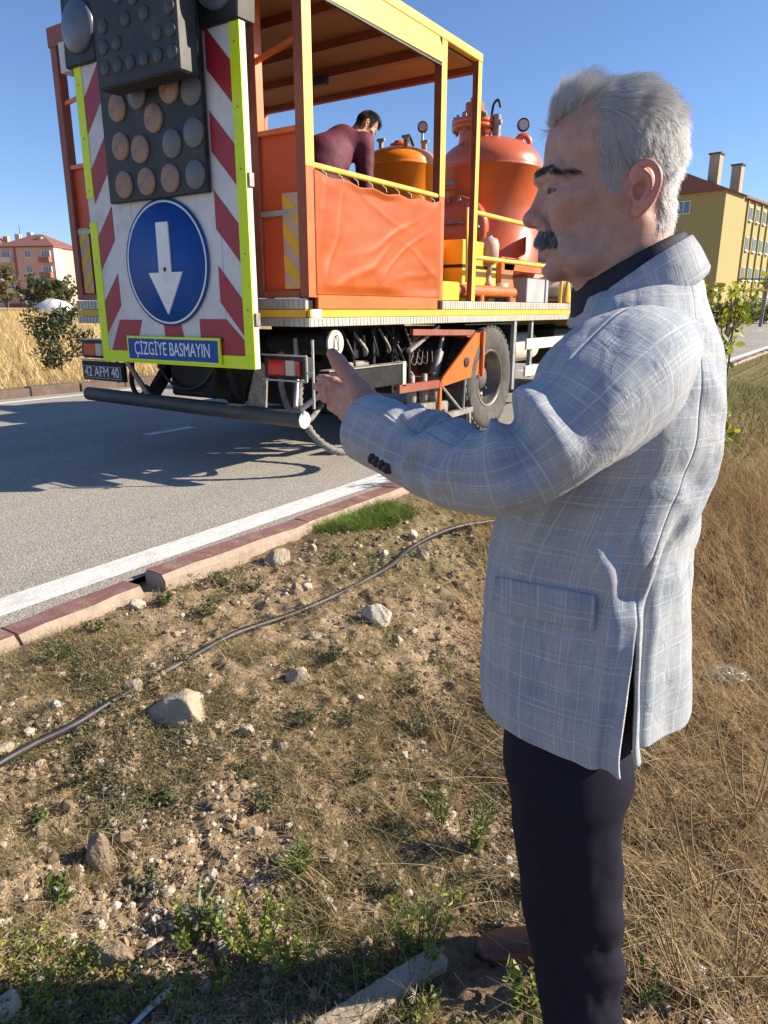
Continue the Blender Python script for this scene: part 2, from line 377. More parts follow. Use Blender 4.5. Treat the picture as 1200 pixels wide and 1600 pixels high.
# ------------------------------------------------------------------ far buildings
m_glass = M('window_glass', (.10, .13, .17), (.06, .08, .11), 3, .08, spec=.9)
m_wfr = M('window_frame_white', (.75, .75, .73), None, 6, .5)
m_tile = M('roof_tile', (.25, .105, .08), (.18, .08, .065), 4, .85, bump=.4)
def building(name, corner, hd, length, depth, height, label, walls, floors, wins_a, wins_b, roof_h, extra=None, off=.4):
    """corner at ground; facade A runs along heading hd (unit xy), facade B runs back-left from the same corner"""
    c = np.array([corner[0], corner[1], corner[2]]); u = np.array([hd[0], hd[1], 0]); v = np.array([-hd[1], hd[0], 0]); z = np.array([0, 0, 1.])
    e = empty(name, c, label, 'building')
    m_wa, m_plinth = walls
    MB().obox(c+u*length/2+v*depth/2+z*height/2, u*length/2, v*depth/2, z*height/2).build('wall', m_wa, e)
    MB().obox(c+u*length/2+v*depth/2+z*.5, u*(length/2+.05), v*(depth/2+.05), z*.5).build('plinth', m_plinth, e)
    o = off; cn = [c-u*o-v*o, c+u*(length+o)-v*o, c+u*(length+o)+v*(depth+o), c-u*o+v*(depth+o)]
    ax = length > depth
    r0, r1 = (c+u*depth/2+v*depth/2, c+u*(length-depth/2)+v*depth/2) if ax else (c+u*length/2+v*length/2, c+u*length/2+v*(depth-length/2))
    H = z*height; V = [p+H for p in cn]+[p+H+z*.25 for p in cn]+[r0+H+z*roof_h, r1+H+z*roof_h]
    F = [(3, 2, 1, 0), (0, 1, 5, 4), (1, 2, 6, 5), (2, 3, 7, 6), (3, 0, 4, 7)]
    F += [(4, 5, 9, 8), (5, 6, 9), (6, 7, 8, 9), (7, 4, 8)] if ax else [(4, 5, 8), (5, 6, 9, 8), (6, 7, 9), (7, 4, 8, 9)]
    rf = MB().add(V, F).build('roof', m_tile, e)
    def window(p, t, n, w, h):
        f = MB().obox(p+n*.03, t*w/2, n*.06, z*h/2).build('window', m_wfr, e)
        for s in (-1, 1): MB().obox(p+n*.08+t*s*w*.235, t*w*.2, n*.03, z*h*.42).build('pane', m_glass, f)
        MB().obox(p+n*.12-z*(h/2+.06), t*(w/2+.1), n*.12, z*.05).build('sill', m_wfr, f)
    fh = height/floors
    for (s, w, h) in wins_a:
        for k in range(floors): window(c+u*s+z*(fh*(k+.58)), u, -v, w, h)
    for (s, w, h) in wins_b:
        for k in range(floors): window(c+v*s+z*(fh*(k+.58)), v, -u, w, h)
    if extra: extra(e, rf, c, u, v, z)
    return e
# yellow block on the right
m_yel = M('yellow_render', (.39, .325, .13), (.35, .29, .12), 1.5, .9, bump=.1)
m_yel2 = M('yellow_plinth', (.30, .24, .09), None, 1.5, .9)
m_chim = M('chimney_render', (.45, .37, .25), None, 2, .9)
ang = math.radians(8.8); hd = (math.sin(ang), math.cos(ang))
cy = at_z(1140, 480, 1.2)
dist = 98.; rr = ray(1140, 485); rr = rr/np.linalg.norm(rr[:2])*dist; cyel = np.array([rr[0], rr[1], .2])
def yellow_extra(e, rf, c, u, v, z):
    H = 13.6
    for s in np.arange(1.6, 30, 2.75): MB().obox(c+u*s-v*.09+z*(H/2), u*.14, v*.1, z*(H/2-.1)).build('pilaster', m_yel, e)
    b = MB().obox(c-u*2.6-v*.0+v*.9+z*6.7, u*1.3, v*.9, z*6.7).build('stair_tower', m_yel, e)
    b = MB().obox(c-u*4.4+v*5.0+z*6.7, u*3.1, v*5.5, z*6.7).build('end_wing', m_yel, e)
    for k in range(4):
        for s in (3.9, 8.0):
            p = c-u*7.5+v*s+z*(3.35*(k+.58)); f = MB().obox(p-u*.03, v*.75, u*.06, z*.7).build('window', m_wfr, e)
            for q in (-1, 1): MB().obox(p-u*.08+v*q*.35, v*.3, u*.03, z*.6).build('pane', m_glass, f)
    # gable roof over the end wing
    o = .45; p0 = c-u*7.5-u*o-v*(.5+o)+z*13.4; p1 = c-u*7.5-u*o+v*(10.5+o)+z*13.4; pm = (p0+p1)/2+z*2.6; d = u*(6.2+o)
    MB().add([p0, p1, pm, p0+d, p1+d, pm+d, p0+z*.3, p1+z*.3], [(0, 1, 2), (3, 5, 4), (0, 2, 5, 3), (2, 1, 4, 5), (0, 3, 4, 1)]).build('gable', m_tile, e)
    for (s, q, h) in ((-4.2, 2.1, 3.6), (3.0, 2.0, 3.4), (-7.2, 8.6, 2.0)):
        b = MB().obox(c+u*s+v*q+z*(13.4+h/2), u*.55, v*.55, z*(h/2+.6)).build('chimney', m_chim, rf)
        MB().obox(c+u*s+v*q+z*(13.4+h+.68), u*.68, v*.68, z*.09).build('chimney_cap', m_dark, rf)
building('apartment_building', cyel, hd, 34, 10, 13.4, 'four storey yellow apartment building with tall chimneys right of the man', (m_yel, m_yel2), 4, [(s, .95, 1.55) for s in np.arange(3.0, 32, 2.75)], [], 2.4, yellow_extra)
# pink block on the left
m_pink = M('pink_render', (.58, .38, .31), (.54, .35, .29), 1.2, .9); m_pink2 = M('pink_base', (.34, .14, .11), None, 1, .9)
m_wht = M('white_render', (.62, .58, .54), None, 1, .9)
u2 = RT[:2]*math.cos(math.radians(-8))+FH[:2]*math.sin(math.radians(-8)); u2 = u2/np.linalg.norm(u2)
rr = ray(8, 472); rr = rr/np.linalg.norm(rr[:2])*172.; zp = float(terrain(rr[0], rr[1], False))
cp = np.array([rr[0], rr[1], zp-.2])
def pink_extra(e, rf, c, u, v, z):
    for s0, s1 in ((.7, 3.0), (9.3, 11.6)):
        for k in range(1, 4):
            p = c+u*(s0+s1)/2-v*.6+z*(2.95*k+.55)
            b = MB().obox(p, u*(s1-s0)/2, v*.6, z*.5).build('balcony', m_wht if s0 < 2 else m_pink2, e)
            MB().obox(p+v*.45+z*1.15, u*((s1-s0)/2-.15), v*.2, z*.6).build('balcony_window', m_wfr, b)
            for q in (-.6, 0, .6): MB().obox(p+u*q+v*.22+z*1.15, u*.2, v*.05, z*.5).build('pane', m_glass, b)
    MB().obox(c+u*3.6-v*.04+z*5.9, u*.25, v*.05, z*5.9).build('pilaster', m_pink2, e)
    MB().obox(c+u*12.05+v*1.5+z*5.9, u*.05, v*1.5, z*5.9).build('sunlit_white_side', m_wht, e)  # sunlight on the right side put in as a white sheet
    for (s, q, h) in ((-1.2, 5, 2.6), (2.2, 4.0, 2.9), (7.6, 3., 2.2), (3.6, 6, 3.4)):
        MB().obox(c+u*s+v*q+z*(11.8+h/2), u*.5, v*.5, z*(h/2)).build('chimney', m_wht if s in (2.2, 3.6) else m_chim, rf)
    MB().cyl(c+u*3.3+v*3+z*13, c+u*3.3+v*3+z*16.3, .06).build('antenna', m_dark, rf)
    MB().obox(c-u*6+v*5+z*6.1, u*5.9, v*5, z*6.1).build('rear_wing', m_wht, e)
    p = c-u*6+v*5+z*12.2; q = 5.4
    MB().add([p-u*6.4-v*q, p+u*6.4-v*q, p+u*6.4+v*q, p-u*6.4+v*q, p-u*2+z*2.6, p+u*2+z*2.6], [(3, 2, 1, 0), (0, 1, 5, 4), (1, 2, 5), (2, 3, 4, 5), (3, 0, 4)]).build('rear_roof', m_tile, rf)
building('apartment_building', cp, u2, 12, 10, 11.8, 'pink apartment building with red hipped roof beyond the dry field', (m_pink, m_pink2), 4, [(6.4, 1.3, 1.4)], [], 2.9, pink_extra)
# low shed right of the pink block
rr = ray(104, 470); rr = rr/np.linalg.norm(rr[:2])*180.; zs = float(terrain(rr[0], rr[1], False))
sc_ = np.array([rr[0], rr[1], zs]); uu = np.array([u2[0], u2[1], 0]); vv = np.array([-u2[1], u2[0], 0]); zz = np.array([0, 0, 1.])
sh = empty('shed', sc_, 'low pinkish shed between the pink building and the truck', 'shed')
MB().obox(sc_+zz*2.7, uu*2.6, vv*3, zz*2.7).build('wall', m_pink, sh)
MB().obox(sc_+zz*5.5, uu*2.8, vv*3.2, zz*.12).build('roof', m_wht, sh)
MB().obox(sc_-vv*3.05+zz*3.2, uu*1.0, vv*.05, zz*.8).build('window', m_glass, sh)
# white covered heap in the field
rr = ray(85, 478); rr = rr/np.linalg.norm(rr[:2])*95.; zs = float(terrain(rr[0], rr[1], False))
th = np.linspace(0, 2*np.pi, 28, endpoint=False); ph = np.linspace(0, np.pi/2, 9)
T_, P_ = np.meshgrid(th, ph, indexing='ij'); rad = 1+.15*fbm(np.cos(T_)*2, np.sin(T_)*2+P_, 1.5, 3, 5)
V = np.stack([rr[0]+RT[0]*2.4*np.cos(T_)*np.cos(P_)*rad-RT[1]*1.5*np.sin(T_)*np.cos(P_), rr[1]+RT[1]*2.4*np.cos(T_)*np.cos(P_)*rad+RT[0]*1.5*np.sin(T_)*np.cos(P_), zs+.1+1.5*np.sin(P_)*rad], -1).reshape(-1, 3)
F = [(i*9+j, ((i+1) % 28)*9+j, ((i+1) % 28)*9+j+1, i*9+j+1) for i in range(28) for j in range(8)]
tag(wobj('covered_heap', V, np.array(F), M('white_sheet', (.72, .72, .70), None, 3, .6), smooth=True), 'white sheeted heap at the far edge of the dry field', 'heap')
# lamp post by the yellow block
rr = ray(1191, 485); rr = rr/np.linalg.norm(rr[:2])*62.
m_pole = M('pole_metal', (.20, .18, .17), None, 4, .5)
lp = empty('street_lamp', (rr[0], rr[1], 0), 'dark street lamp post before the yellow building', 'street lamp')
MB().cyl((rr[0], rr[1], 0), (rr[0]+.25, rr[1], 7.2), .13, .08).build('pole', m_pole, lp)
MB().tube([(rr[0]+.25, rr[1], 7.1), (rr[0]+.9, rr[1]+.3, 7.7), (rr[0]+2.0, rr[1]+.9, 7.8)], .05).build('arm', m_pole, lp)
MB().obox((rr[0]+2.2, rr[1]+1, 7.8), (.35, .16, 0), (-.06, .14, 0), (0, 0, .06)).build('lamp_head', m_pole, lp)
for zc in (2.6, 3.4): MB().obox((rr[0]-.9, rr[1]-.5, zc), (.9, .4, 0), (-.02, .05, 0), (0, 0, .05)).build('bracket', m_pole, lp)
# ================================================================== THE ROAD MARKING TRUCK
XR, XL, YB = -3.2, -5.8, 3.9
O_ = (.62, .155, .03); 
m_or = M('orange_paint', (.68, .155, .025), (.58, .12, .02), 5, .38, dirt=(.25, .09, .04), dirt_amt=.25, coat=.2)
m_ored = M('red_orange_panel', (.62, .085, .025), (.52, .07, .02), 4, .5, dirt=(.3, .07, .03), dirt_amt=.25)
m_fr = M('maroon_frame', (.30, .075, .045), (.22, .055, .04), 8, .55, dirt=(.35, .14, .07), dirt_amt=.3)
m_yl = M('yellow_paint', (.80, .53, .07), (.72, .46, .05), 6, .42, dirt=(.45, .3, .1), dirt_amt=.25)
m_yl2 = M('yellow_box_paint', (.78, .50, .03), (.68, .42, .03), 6, .4, dirt=(.4, .28, .08), dirt_amt=.2)
m_fluo = M('fluorescent_tape', (.68, .86, .0), (.62, .80, .0), 10, .5, dirt=(.5, .6, .1), dirt_amt=.15)
m_bwhite = M('board_white', (.66, .65, .65), (.56, .55, .55), 5, .5, dirt=(.36, .33, .31), dirt_amt=.42)
m_bred = M('board_red', (.36, .02, .035), (.30, .018, .03), 6, .5, dirt=(.25, .06, .06), dirt_amt=.2)
m_blue = M('sign_blue', (.015, .085, .34), (.012, .07, .28), 4, .5, spec=.2)
m_swhite = M('sign_white', (.82, .82, .82), None, 8, .45)
m_blk = M('black_housing', (.018, .018, .02), (.012, .012, .013), 8, .55, dirt=(.06, .055, .05), dirt_amt=.4)
m_blk2 = M('black_steel', (.016, .015, .016), (.010, .010, .010), 9, .6, dirt=(.05, .042, .034), dirt_amt=.35, bump=.2, spec=.25)
m_lens = M('lamp_lens', (.30, .20, .16), (.22, .15, .13), 60, .45, spec=.4)
m_lens2 = M('lamp_lens_grey', (.15, .155, .17), (.11, .115, .13), 60, .45, spec=.4)
m_lens3 = M('lamp_lens_blue', (.10, .125, .17), None, 30, .35, spec=.5)
m_lens4 = M('dim_lens', (.075, .085, .09), (.05, .055, .06), 50, .5, spec=.3)
m_ring = M('lens_ring', (.50, .32, .23), None, 60, .3)
m_alu = M('dirty_aluminium', (.62, .56, .47), (.50, .45, .38), 10, .5, metal=.15, dirt=(.30, .25, .19), dirt_amt=.35, stretch=(1, 1, 1))
m_steel = M('galvanised_steel_shaded_trim', (.42, .42, .42), (.33, .33, .33), 14, .45, metal=.4, dirt=(.2, .18, .15), dirt_amt=.35)
m_rust = M('paint_spattered_steel', (.30, .27, .24), (.17, .14, .12), 22, .6, metal=.2, dirt=(.5, .48, .44), dirt_amt=.45, bump=.3)
m_canvas_in = M('roof_ply', (.42, .22, .11), (.36, .185, .09), 4, .8, dirt=(.28, .15, .08), dirt_amt=.25)
m_tank = M('tank_paint', (.62, .13, .035), (.54, .105, .03), 4, .36, dirt=(.38, .10, .05), dirt_amt=.3, coat=.3)
m_tank2 = M('small_tank_paint', (.92, .27, .014), (.86, .24, .014), 3, .3, dirt=(.6, .15, .03), dirt_amt=.15, coat=.5)
m_rub = M('tyre_rubber', (.075, .067, .06), (.05, .046, .042), 14, .85, dirt=(.17, .145, .115), dirt_amt=.45, bump=.3, bscale=70)
m_rim = M('wheel_rim', (.16, .145, .13), (.10, .09, .08), 9, .5, metal=.4, dirt=(.30, .26, .21), dirt_amt=.5)
m_redl = M('red_lens', (.50, .012, .02), (.42, .01, .015), 60, .15, spec=.8)
m_clr = M('clear_lens', (.50, .49, .47), (.36, .35, .34), 80, .2, spec=.8)
m_grey = M('grey_box', (.40, .42, .42), (.33, .35, .35), 6, .5, dirt=(.25, .24, .22), dirt_amt=.3)
m_cream = M('cream_plank', (.72, .66, .54), (.62, .56, .45), 7, .7, dirt=(.35, .3, .23), dirt_amt=.35)
m_hosem = M('dusty_hose', (.20, .19, .18), (.09, .085, .08), 30, .7, dirt=(.36, .33, .29), dirt_amt=.35)
m_bump = M('dusty_black_tube', (.05, .05, .052), (.035, .035, .036), 6, .55, dirt=(.13, .12, .105), dirt_amt=.4, stretch=(.4, 1, 1))
m_pinkst = M('faded_stripe', (.52, .36, .30), (.45, .30, .25), 8, .6)
m_yst = M('orange_yellow_stripe', (.72, .42, .03), None, 8, .55)
m_dirty_glass = M('gauge_glass', (.55, .53, .5), None, 30, .2)

tk = empty('road_marking_truck', ((XR+XL)/2, YB, 0), 'orange and yellow road marking truck with warning board at its rear', 'truck')
def P(name, mb, mat, parent=tk, label=None, bevel=0): return mb.build(name, mat, parent, label, bevel)

# --- chassis, deck, trim
for x in (-4.95, -4.05): P('chassis_rail', MB().box(x-.05, x+.05, 4.05, 12.6, .72, 1.0), m_blk2, bevel=.01)
for y in (4.2, 5.6, 7.9, 9.8): P('cross_member', MB().box(-4.9, -4.1, y, y+.08, .76, .96), m_blk2)
P('deck', MB().box(XL+.03, XR-.03, YB+.03, 10.5, 1.095, 1.276), m_blk2)
def ribs(x0, x1, y0, y1, z0, z1, along, step, proud, mat, name):
    """corrugated trim: base strip with upright ribs"""
    mb = MB()
    if along == 'y':
        mb.box(x0, x1, y0, y1, z0, z1)
        for y in np.arange(y0+step/2, y1, step): mb.box(x1, x1+proud, y-step*.28, y+step*.28, z0+.004, z1-.004)
    else:
        mb.box(x0, x1, y0, y1, z0, z1)
        for x in np.arange(x0+step/2, x1, step): mb.box(x-step*.28, x+step*.28, y0-proud, y0, z0+.004, z1-.004)
    return P(name, mb, mat)
ribs(XR-.03, XR, YB, 10.5, 1.09, 1.147, 'y', .045, .004, m_alu, 'deck_trim')
P('yellow_stripe', MB().box(XR-.025, XR+.002, YB+.01, 10.5, 1.151, 1.203), m_yst)
ribs(XR-.03, XR, 5.75, 10.5, 1.207, 1.278, 'y', .045, .004, m_alu, 'deck_trim')
P('white_patch', MB().box(XR+.002, XR+.005, YB+.03, YB+.13, 1.15, 1.205), m_swhite)
P('black_patch', MB().box(XR+.002, XR+.005, 9.25, 9.38, 1.14, 1.215), m_blk)
ribs(XL, XR-.03, YB, YB+.03, 1.09, 1.147, 'x', .045, .004, m_steel, 'deck_trim')  # rear trim: shade put into the colour, grey in place of aluminium
P('yellow_stripe', MB().box(XL+.01, XR-.03, YB-.002, YB+.025, 1.151, 1.203), m_yst)
ribs(XL, XR-.03, YB, YB+.03, 1.207, 1.278, 'x', .045, .004, m_steel, 'deck_trim')  # upper rear strip, same grey standing for shade

# --- cage: posts, beams, roof
def post(x0, x1, y0, y1, z0, z1, mat, name='post', label=None): return P(name, MB().box(x0, x1, y0, y1, z0, z1), mat, label=label, bevel=.006)
p1 = post(XR-.085, XR-.004, YB+.01, YB+.09, 1.282, 3.28, m_fr)
P('post_plate', MB().box(XR-.004, XR, YB+.006, YB+.094, 2.10, 3.28), m_yl, p1)
P('post_plate', MB().box(XR-.004, XR, YB+.006, YB+.094, 1.284, 2.097), m_or, p1)
post(-3.69, -3.62, YB+.02, YB+.09, 1.282, 3.28, m_fr)
P('post_sunlit_face', MB().box(-3.62, -3.613, YB+.02, YB+.085, 2.33, 3.22), m_or)  # sunlit side of the inner post, its light put in as orange sheet
post(-5.79, -5.71, YB+.01, YB+.09, 1.282, 3.28, m_fr)
post(-5.36, -5.29, YB+.02, YB+.09, 1.282, 3.28, m_fr)
p2 = post(XR-.075, XR-.004, 5.665, 5.74, 1.282, 3.28, m_fr)
P('post_plate', MB().box(XR-.004, XR, 5.66, 5.745, 2.12, 3.28), m_yl, p2)
P('post_plate', MB().box(XR-.004, XR, 5.66, 5.745, 1.284, 2.117), m_or, p2)
p3 = post(XR-.06, XR-.004, 6.31, 6.37, 1.282, 3.28, m_fr)
P('post_plate', MB().box(XR-.004, XR, 6.306, 6.374, 1.284, 3.28), m_yl, p3)
for y in (5.0, 6.3): post(-5.78, -5.71, y, y+.06, 1.282, 3.27, m_or)
rf = P('roof', MB().box(XL+.06, XR-.06, YB+.06, 6.33, 3.255, 3.275), m_canvas_in)
P('roof_skin', MB().box(XL+.01, XR-.03, YB+.02, 6.36, 3.335, 3.352), m_yl, rf)
for y in (4.55, 5.15, 5.70): P('roof_rib', MB().box(XL+.07, XR-.07, y-.03, y+.03, 3.19, 3.253), m_fr, rf)
P('roof_beam', MB().box(XL, XR-.09, YB, YB+.06, 3.20, 3.34), m_fr, rf, bevel=.006)
P('roof_beam', MB().box(XL, XL+.06, YB+.062, 6.31, 3.20, 3.34), m_fr, rf, bevel=.006)
P('roof_beam', MB().box(XL, XR-.005, 6.312, 6.37, 3.20, 3.34), m_fr, rf, bevel=.006)
P('roof_rail', MB().box(XR-.06, XR+.004, YB, 6.38, 3.282, 3.352), m_yl, rf, bevel=.006)
P('fascia', MB().prism([(XR+.006, 4.0, 3.275), (XR+.006, 5.60, 3.275), (XR+.006, 5.665, 3.19), (XR+.006, 5.665, 3.11), (XR+.006, 4.0, 3.10)], (-.018, 0, 0)), m_yl, rf)
P('rubber_strip', MB().box(XR-.02, XR+.004, 4.0, 5.655, 3.085, 3.098), m_blk, rf)
P('lamp_fixture', MB().box(-4.55, -4.35, 5.60, 5.66, 3.12, 3.19), m_blk, rf)
# rear sheet panels, bars, striped plates
for (x0, x1) in ((-3.62, -3.29), (-5.71, -5.36)):
    P('sheet_panel', MB().box(x0, x1, YB+.05, YB+.06, 1.285, 2.31), m_ored)
    P('panel_rail', MB().box(x0, x1, YB+.02, YB+.085, 2.31, 2.345), m_or, bevel=.004)
    P('panel_rail', MB().box(x0, x1, YB+.012, YB+.08, 1.282, 1.33), m_fr, bevel=.004)
    P('cross_bar', MB().bar((x0, YB+.035, 1.83), (x1, YB+.035, 1.83), .02, .035), m_steel)
P('cross_bar', MB().bar((-5.71, YB+.04, 2.80), (-5.36, YB+.04, 2.84), .02, .03), m_or)
P('cross_bar', MB().bar((-3.62, YB+.05, 2.77), (-3.29, YB+.05, 2.84), .025, .03), m_or)
def striped(x0, x1, y, z0, z1, n, sgn):
    pl = P('striped_plate', MB().box(x0, x1, y, y+.006, z0, z1), m_pinkst)
    w = x1-x0; per = (z1-z0)/n
    for k in range(-1, n+1):
        a = z0+k*per; pts = [(x0, a+(w if sgn > 0 else 0)), (x1, a+(0 if sgn > 0 else w)), (x1, a+per*.5+(0 if sgn > 0 else w)), (x0, a+per*.5+(w if sgn > 0 else 0))]
        pts = [(px, min(max(pz, z0), z1)) for px, pz in pts]
        if pts[0][1] == pts[3][1] and pts[1][1] == pts[2][1]: continue
        P('stripe', MB().prism([(px, y-.002, pz) for px, pz in pts], (0, .002, 0)), m_yst, pl)
striped(-3.43, -3.295, YB+.03, 1.34, 1.95, 3, 1); striped(-5.70, -5.57, YB+.03, 1.34, 1.86, 3, -1)

# --- canvas side with frame and rail
P('canvas_frame', MB().box(XR-.03, XR+.003, 3.998, 5.655, 1.207, 1.305), m_or, bevel=.004)
P('handrail', MB().tube([(XR-.03, 3.99, 2.115), (XR-.03, 5.66, 2.122)], .022, 12), m_yl)
ny, nz = 150, 90
yy = np.linspace(3.985, 5.69, ny); tt = np.linspace(0, 1, nz); YY, TT = np.meshgrid(yy, tt, indexing='ij')
sag = .018*np.sin((YY-4)/1.7*np.pi*5)**2+.03*np.sin((YY-4)/1.7*np.pi)
ZZ = 1.30+(2.085-sag-1.30)*TT
wr = .030*fbm(YY*1.3+ZZ*.8, ZZ*1.2-YY*.5, 1.2, 2, 11)+.010*fbm(YY*.5+ZZ*3.2, ZZ*.5-YY*1.2, 1.6, 2, 12)
for (y_a, z_a, sl_, w_, a_) in ((4.55, 1.5, .55, .030, .010), (4.9, 1.75, .35, .022, .008), (5.25, 1.45, .15, .028, .009), (5.1, 1.62, .5, .02, .008), (4.2, 1.6, 2.5, .02, .010), (4.08, 1.7, 6., .02, .012), (5.45, 1.55, -.4, .025, .008), (4.75, 1.9, -.25, .02, .005)):
    dd_ = ((ZZ-z_a)-sl_*(YY-y_a))/math.sqrt(1+sl_*sl_)+.09*fbm(YY, ZZ, 2.2, 2, 15); al_ = ((YY-y_a)+sl_*(ZZ-z_a))/math.sqrt(1+sl_*sl_); wr = wr+.6*a_*np.exp(-(dd_/w_)**2)*np.exp(-(al_/.38)**2)
edge = sm(YY, 3.985, 4.1)*(1-sm(YY, 5.58, 5.69))*sm(TT, 0, .1)*(1-sm(TT, .93, 1.))
XX = XR+.001+(wr*1.1-.004)*edge+.004*edge
m_canv, N, K, b = nmat('orange_canvas')
tc = N.new('ShaderNodeTexCoord'); n1 = N.new('ShaderNodeTexNoise'); n1.inputs['Scale'].default_value = 3.5; n1.inputs['Detail'].default_value = 8; n1.inputs['Roughness'].default_value = .6; n1.inputs['Distortion'].default_value = .8
K.new(tc.outputs['Object'], n1.inputs[0]); r_ = N.new('ShaderNodeValToRGB'); e_ = r_.color_ramp.elements
e_[0].position = .3; e_[0].color = (.34, .060, .006, 1); e_[1].position = .72; e_[1].color = (.43, .095, .012, 1); K.new(n1.outputs[0], r_.inputs[0]); K.new(r_.outputs[0], b.inputs['Base Color'])
b.inputs['Roughness'].default_value = .5; b.inputs['Specular IOR Level'].default_value = .28
n2 = N.new('ShaderNodeTexNoise'); n2.inputs['Scale'].default_value = 5; n2.inputs['Detail'].default_value = 3; n2.inputs['Distortion'].default_value = .6; K.new(tc.outputs['Object'], n2.inputs[0])
bp = N.new('ShaderNodeBump'); bp.inputs['Strength'].default_value = .18; bp.inputs['Distance'].default_value = .02; K.new(n2.outputs[0], bp.inputs['Height']); K.new(bp.outputs[0], b.inputs['Normal'])
cv = wobj('canvas', np.stack([XX, YY, ZZ], -1).reshape(-1, 3), grid_faces(ny, nz), m_canv, tk, True)
cv['label'] = 'wrinkled orange canvas side sheet'
cv.modifiers.new('s', 'SOLIDIFY').thickness = .002
for y in np.linspace(4.1, 5.55, 9):
    P('tie', MB().tube([(XR-.02, y, 2.095), (XR+.006, y+.01, 2.075), (XR+.004, y+.02, 2.05)], .003, 6), m_swhite, cv)

# --- tanks and plant on the deck
def dome_tank(c, r, z0, z1, dome, mat, name, label):
    prof = [(.001, z0-dome)]+[(r*math.sin(a), z0-dome*math.cos(a)) for a in np.linspace(.12, math.pi/2, 10)]
    prof += [(r, z0+.01), (r+.004, z0+.012), (r+.004, z0+.03), (r, z0+.032), (r, z1-.032), (r+.004, z1-.03), (r+.004, z1-.012), (r, z1-.01)]
    prof += [(r*math.cos(a), z1+dome*math.sin(a)) for a in np.linspace(.0, math.pi/2-.05, 12)]+[(.001, z1+dome)]
    return P(name, MB().lathe((c[0], c[1], 0), prof, 56), mat, label=label)
st = dome_tank((-3.90, 6.14), .36, 1.45, 2.49, .16, m_tank2, 'tank', 'small bright orange tank beside the worker')
for k in range(4):
    a = k*math.pi/2+.6; P('tank_leg', MB().bar((-3.88+.25*math.cos(a), 6.12+.25*math.sin(a), 1.28), (-3.88+.25*math.cos(a), 6.12+.25*math.sin(a), 1.42), .06), m_blk2, st)
P('filler_neck', MB().lathe((-3.88, 6.10, 2.62), [(.07, 0), (.07, .03), (.09, .03), (.09, .045), (.05, .045), (.05, .07), (.001, .07)], 20), m_tank, st)
def gauge(base, h, r, parent):
    b = np.asarray(base, float)
    P('gauge_stem', MB().cyl(b, b+(0, 0, h), .012, n=8), m_steel, parent)
    n = np.array([.55, -.83, 0]); P('gauge', MB().lathe(b+(0, 0, h+r*.8), [(.001, 0.02), (r*.82, .02), (r*.85, .03), (r, .03), (r, -.02), (.001, -.02)], 20, n), m_blk, parent)
    P('gauge_dial', MB().lathe(b+(0, 0, h+r*.8)+n*.024, [(.001, 0), (r*.8, 0)], 20, n), m_dirty_glass, parent)
gauge((-3.78, 6.34, 2.58), .22, .048, st)
P('valve', MB().tube(catmull([(-3.9, 6.3, 2.64), (-3.93, 6.33, 2.76), (-3.96, 6.42, 2.78), (-3.95, 6.5, 2.66)], 6), .014, 8), m_blk2, st)
for (x, y) in ((-3.75, 6.0), (-4.02, 6.0), (-3.72, 6.28)): P('valve', MB().cyl((x, y, 2.58), (x, y, 2.7), .022, n=8).cyl((x-.04, y, 2.7), (x+.04, y, 2.7), .014, n=8), m_rust, st)
bc = (-4.22, 8.72)
bt = dome_tank(bc, .63, 1.72, 2.86, .36, m_tank, 'tank', 'large orange red pressure tank behind the yellow posts')
for k in range(4):
    a = k*math.pi/2+.45; q = (bc[0]+.5*math.cos(a), bc[1]+.5*math.sin(a)); P('tank_leg', MB().bar((q[0], q[1], 1.28), (q[0], q[1], 1.85), .14, .05, (math.cos(a), math.sin(a), 0)), m_or, bt)
nc = np.array([bc[0]-.16, bc[1]-.16, 3.12])
P('filler_neck', MB().lathe(nc, [(.19, 0), (.17, .12), (.17, .16), (.27, .16), (.27, .21), (.26, .212), (.26, .215), (.27, .22), (.27, .27), (.15, .27), (.15, .36), (.11, .38), (.11, .46), (.05, .47), (.05, .52), (.001, .52)], 28), m_tank, bt)
for k in range(12):
    a = k*math.pi/6; q = nc+(.235*math.cos(a), .235*math.sin(a), 0); P('flange_bolt', MB().cyl(q+(0, 0, .13), q+(0, 0, .31), .02, n=6), m_rust, bt)
P('lever', MB().tube(catmull([nc+(.2, .05, .3), nc+(.25, 0, .42), nc+(.33, -.05, .44), nc+(.36, -.05, .36)], 5), .015, 8), m_blk2, bt)
P('top_valve', MB().cyl(nc+(.3, .0, .05), nc+(.3, 0, .3), .05, n=10).cyl(nc+(.24, .0, .22), nc+(.36, 0, .22), .03, n=8), m_rust, bt)
mc = np.array([bc[0]-.05, bc[1]-.55, 2.12]); ax_ = (.1, -1, 0)
P('manhole', MB().lathe(mc, [(.26, -.1), (.26, .14), (.36, .14), (.36, .19), (.355, .195), (.36, .2), (.36, .25), (.10, .27), (.001, .27)], 32, ax_), m_tank, bt)
for k in range(14):
    a = k*math.pi/7; q = mc+np.array([.31*math.cos(a), 0, .31*math.sin(a)]); P('flange_bolt', MB().cyl(q+(0, -.12, 0), q+(0, -.29, 0), .022, n=6), m_rust, bt)
P('manhole_handle', MB().tube(catmull([mc+(-.12, -.27, .05), mc+(-.12, -.36, .05), mc+(.12, -.36, .05), mc+(.12, -.27, .05)], 5), .018, 8), m_rust, bt)
P('davit', MB().tube(catmull([mc+(-.38, -.1, -.2), mc+(-.42, -.2, .2), mc+(-.3, -.3, .42), mc+(0, -.25, .45)], 6), .03, 10), m_tank, bt)
P('label_plate', MB().obox((bc[0]+.622, bc[1]-.25, 1.95), (.006, .003, 0), (-.06, .14, 0), (0, 0, .1)), m_swhite, bt)
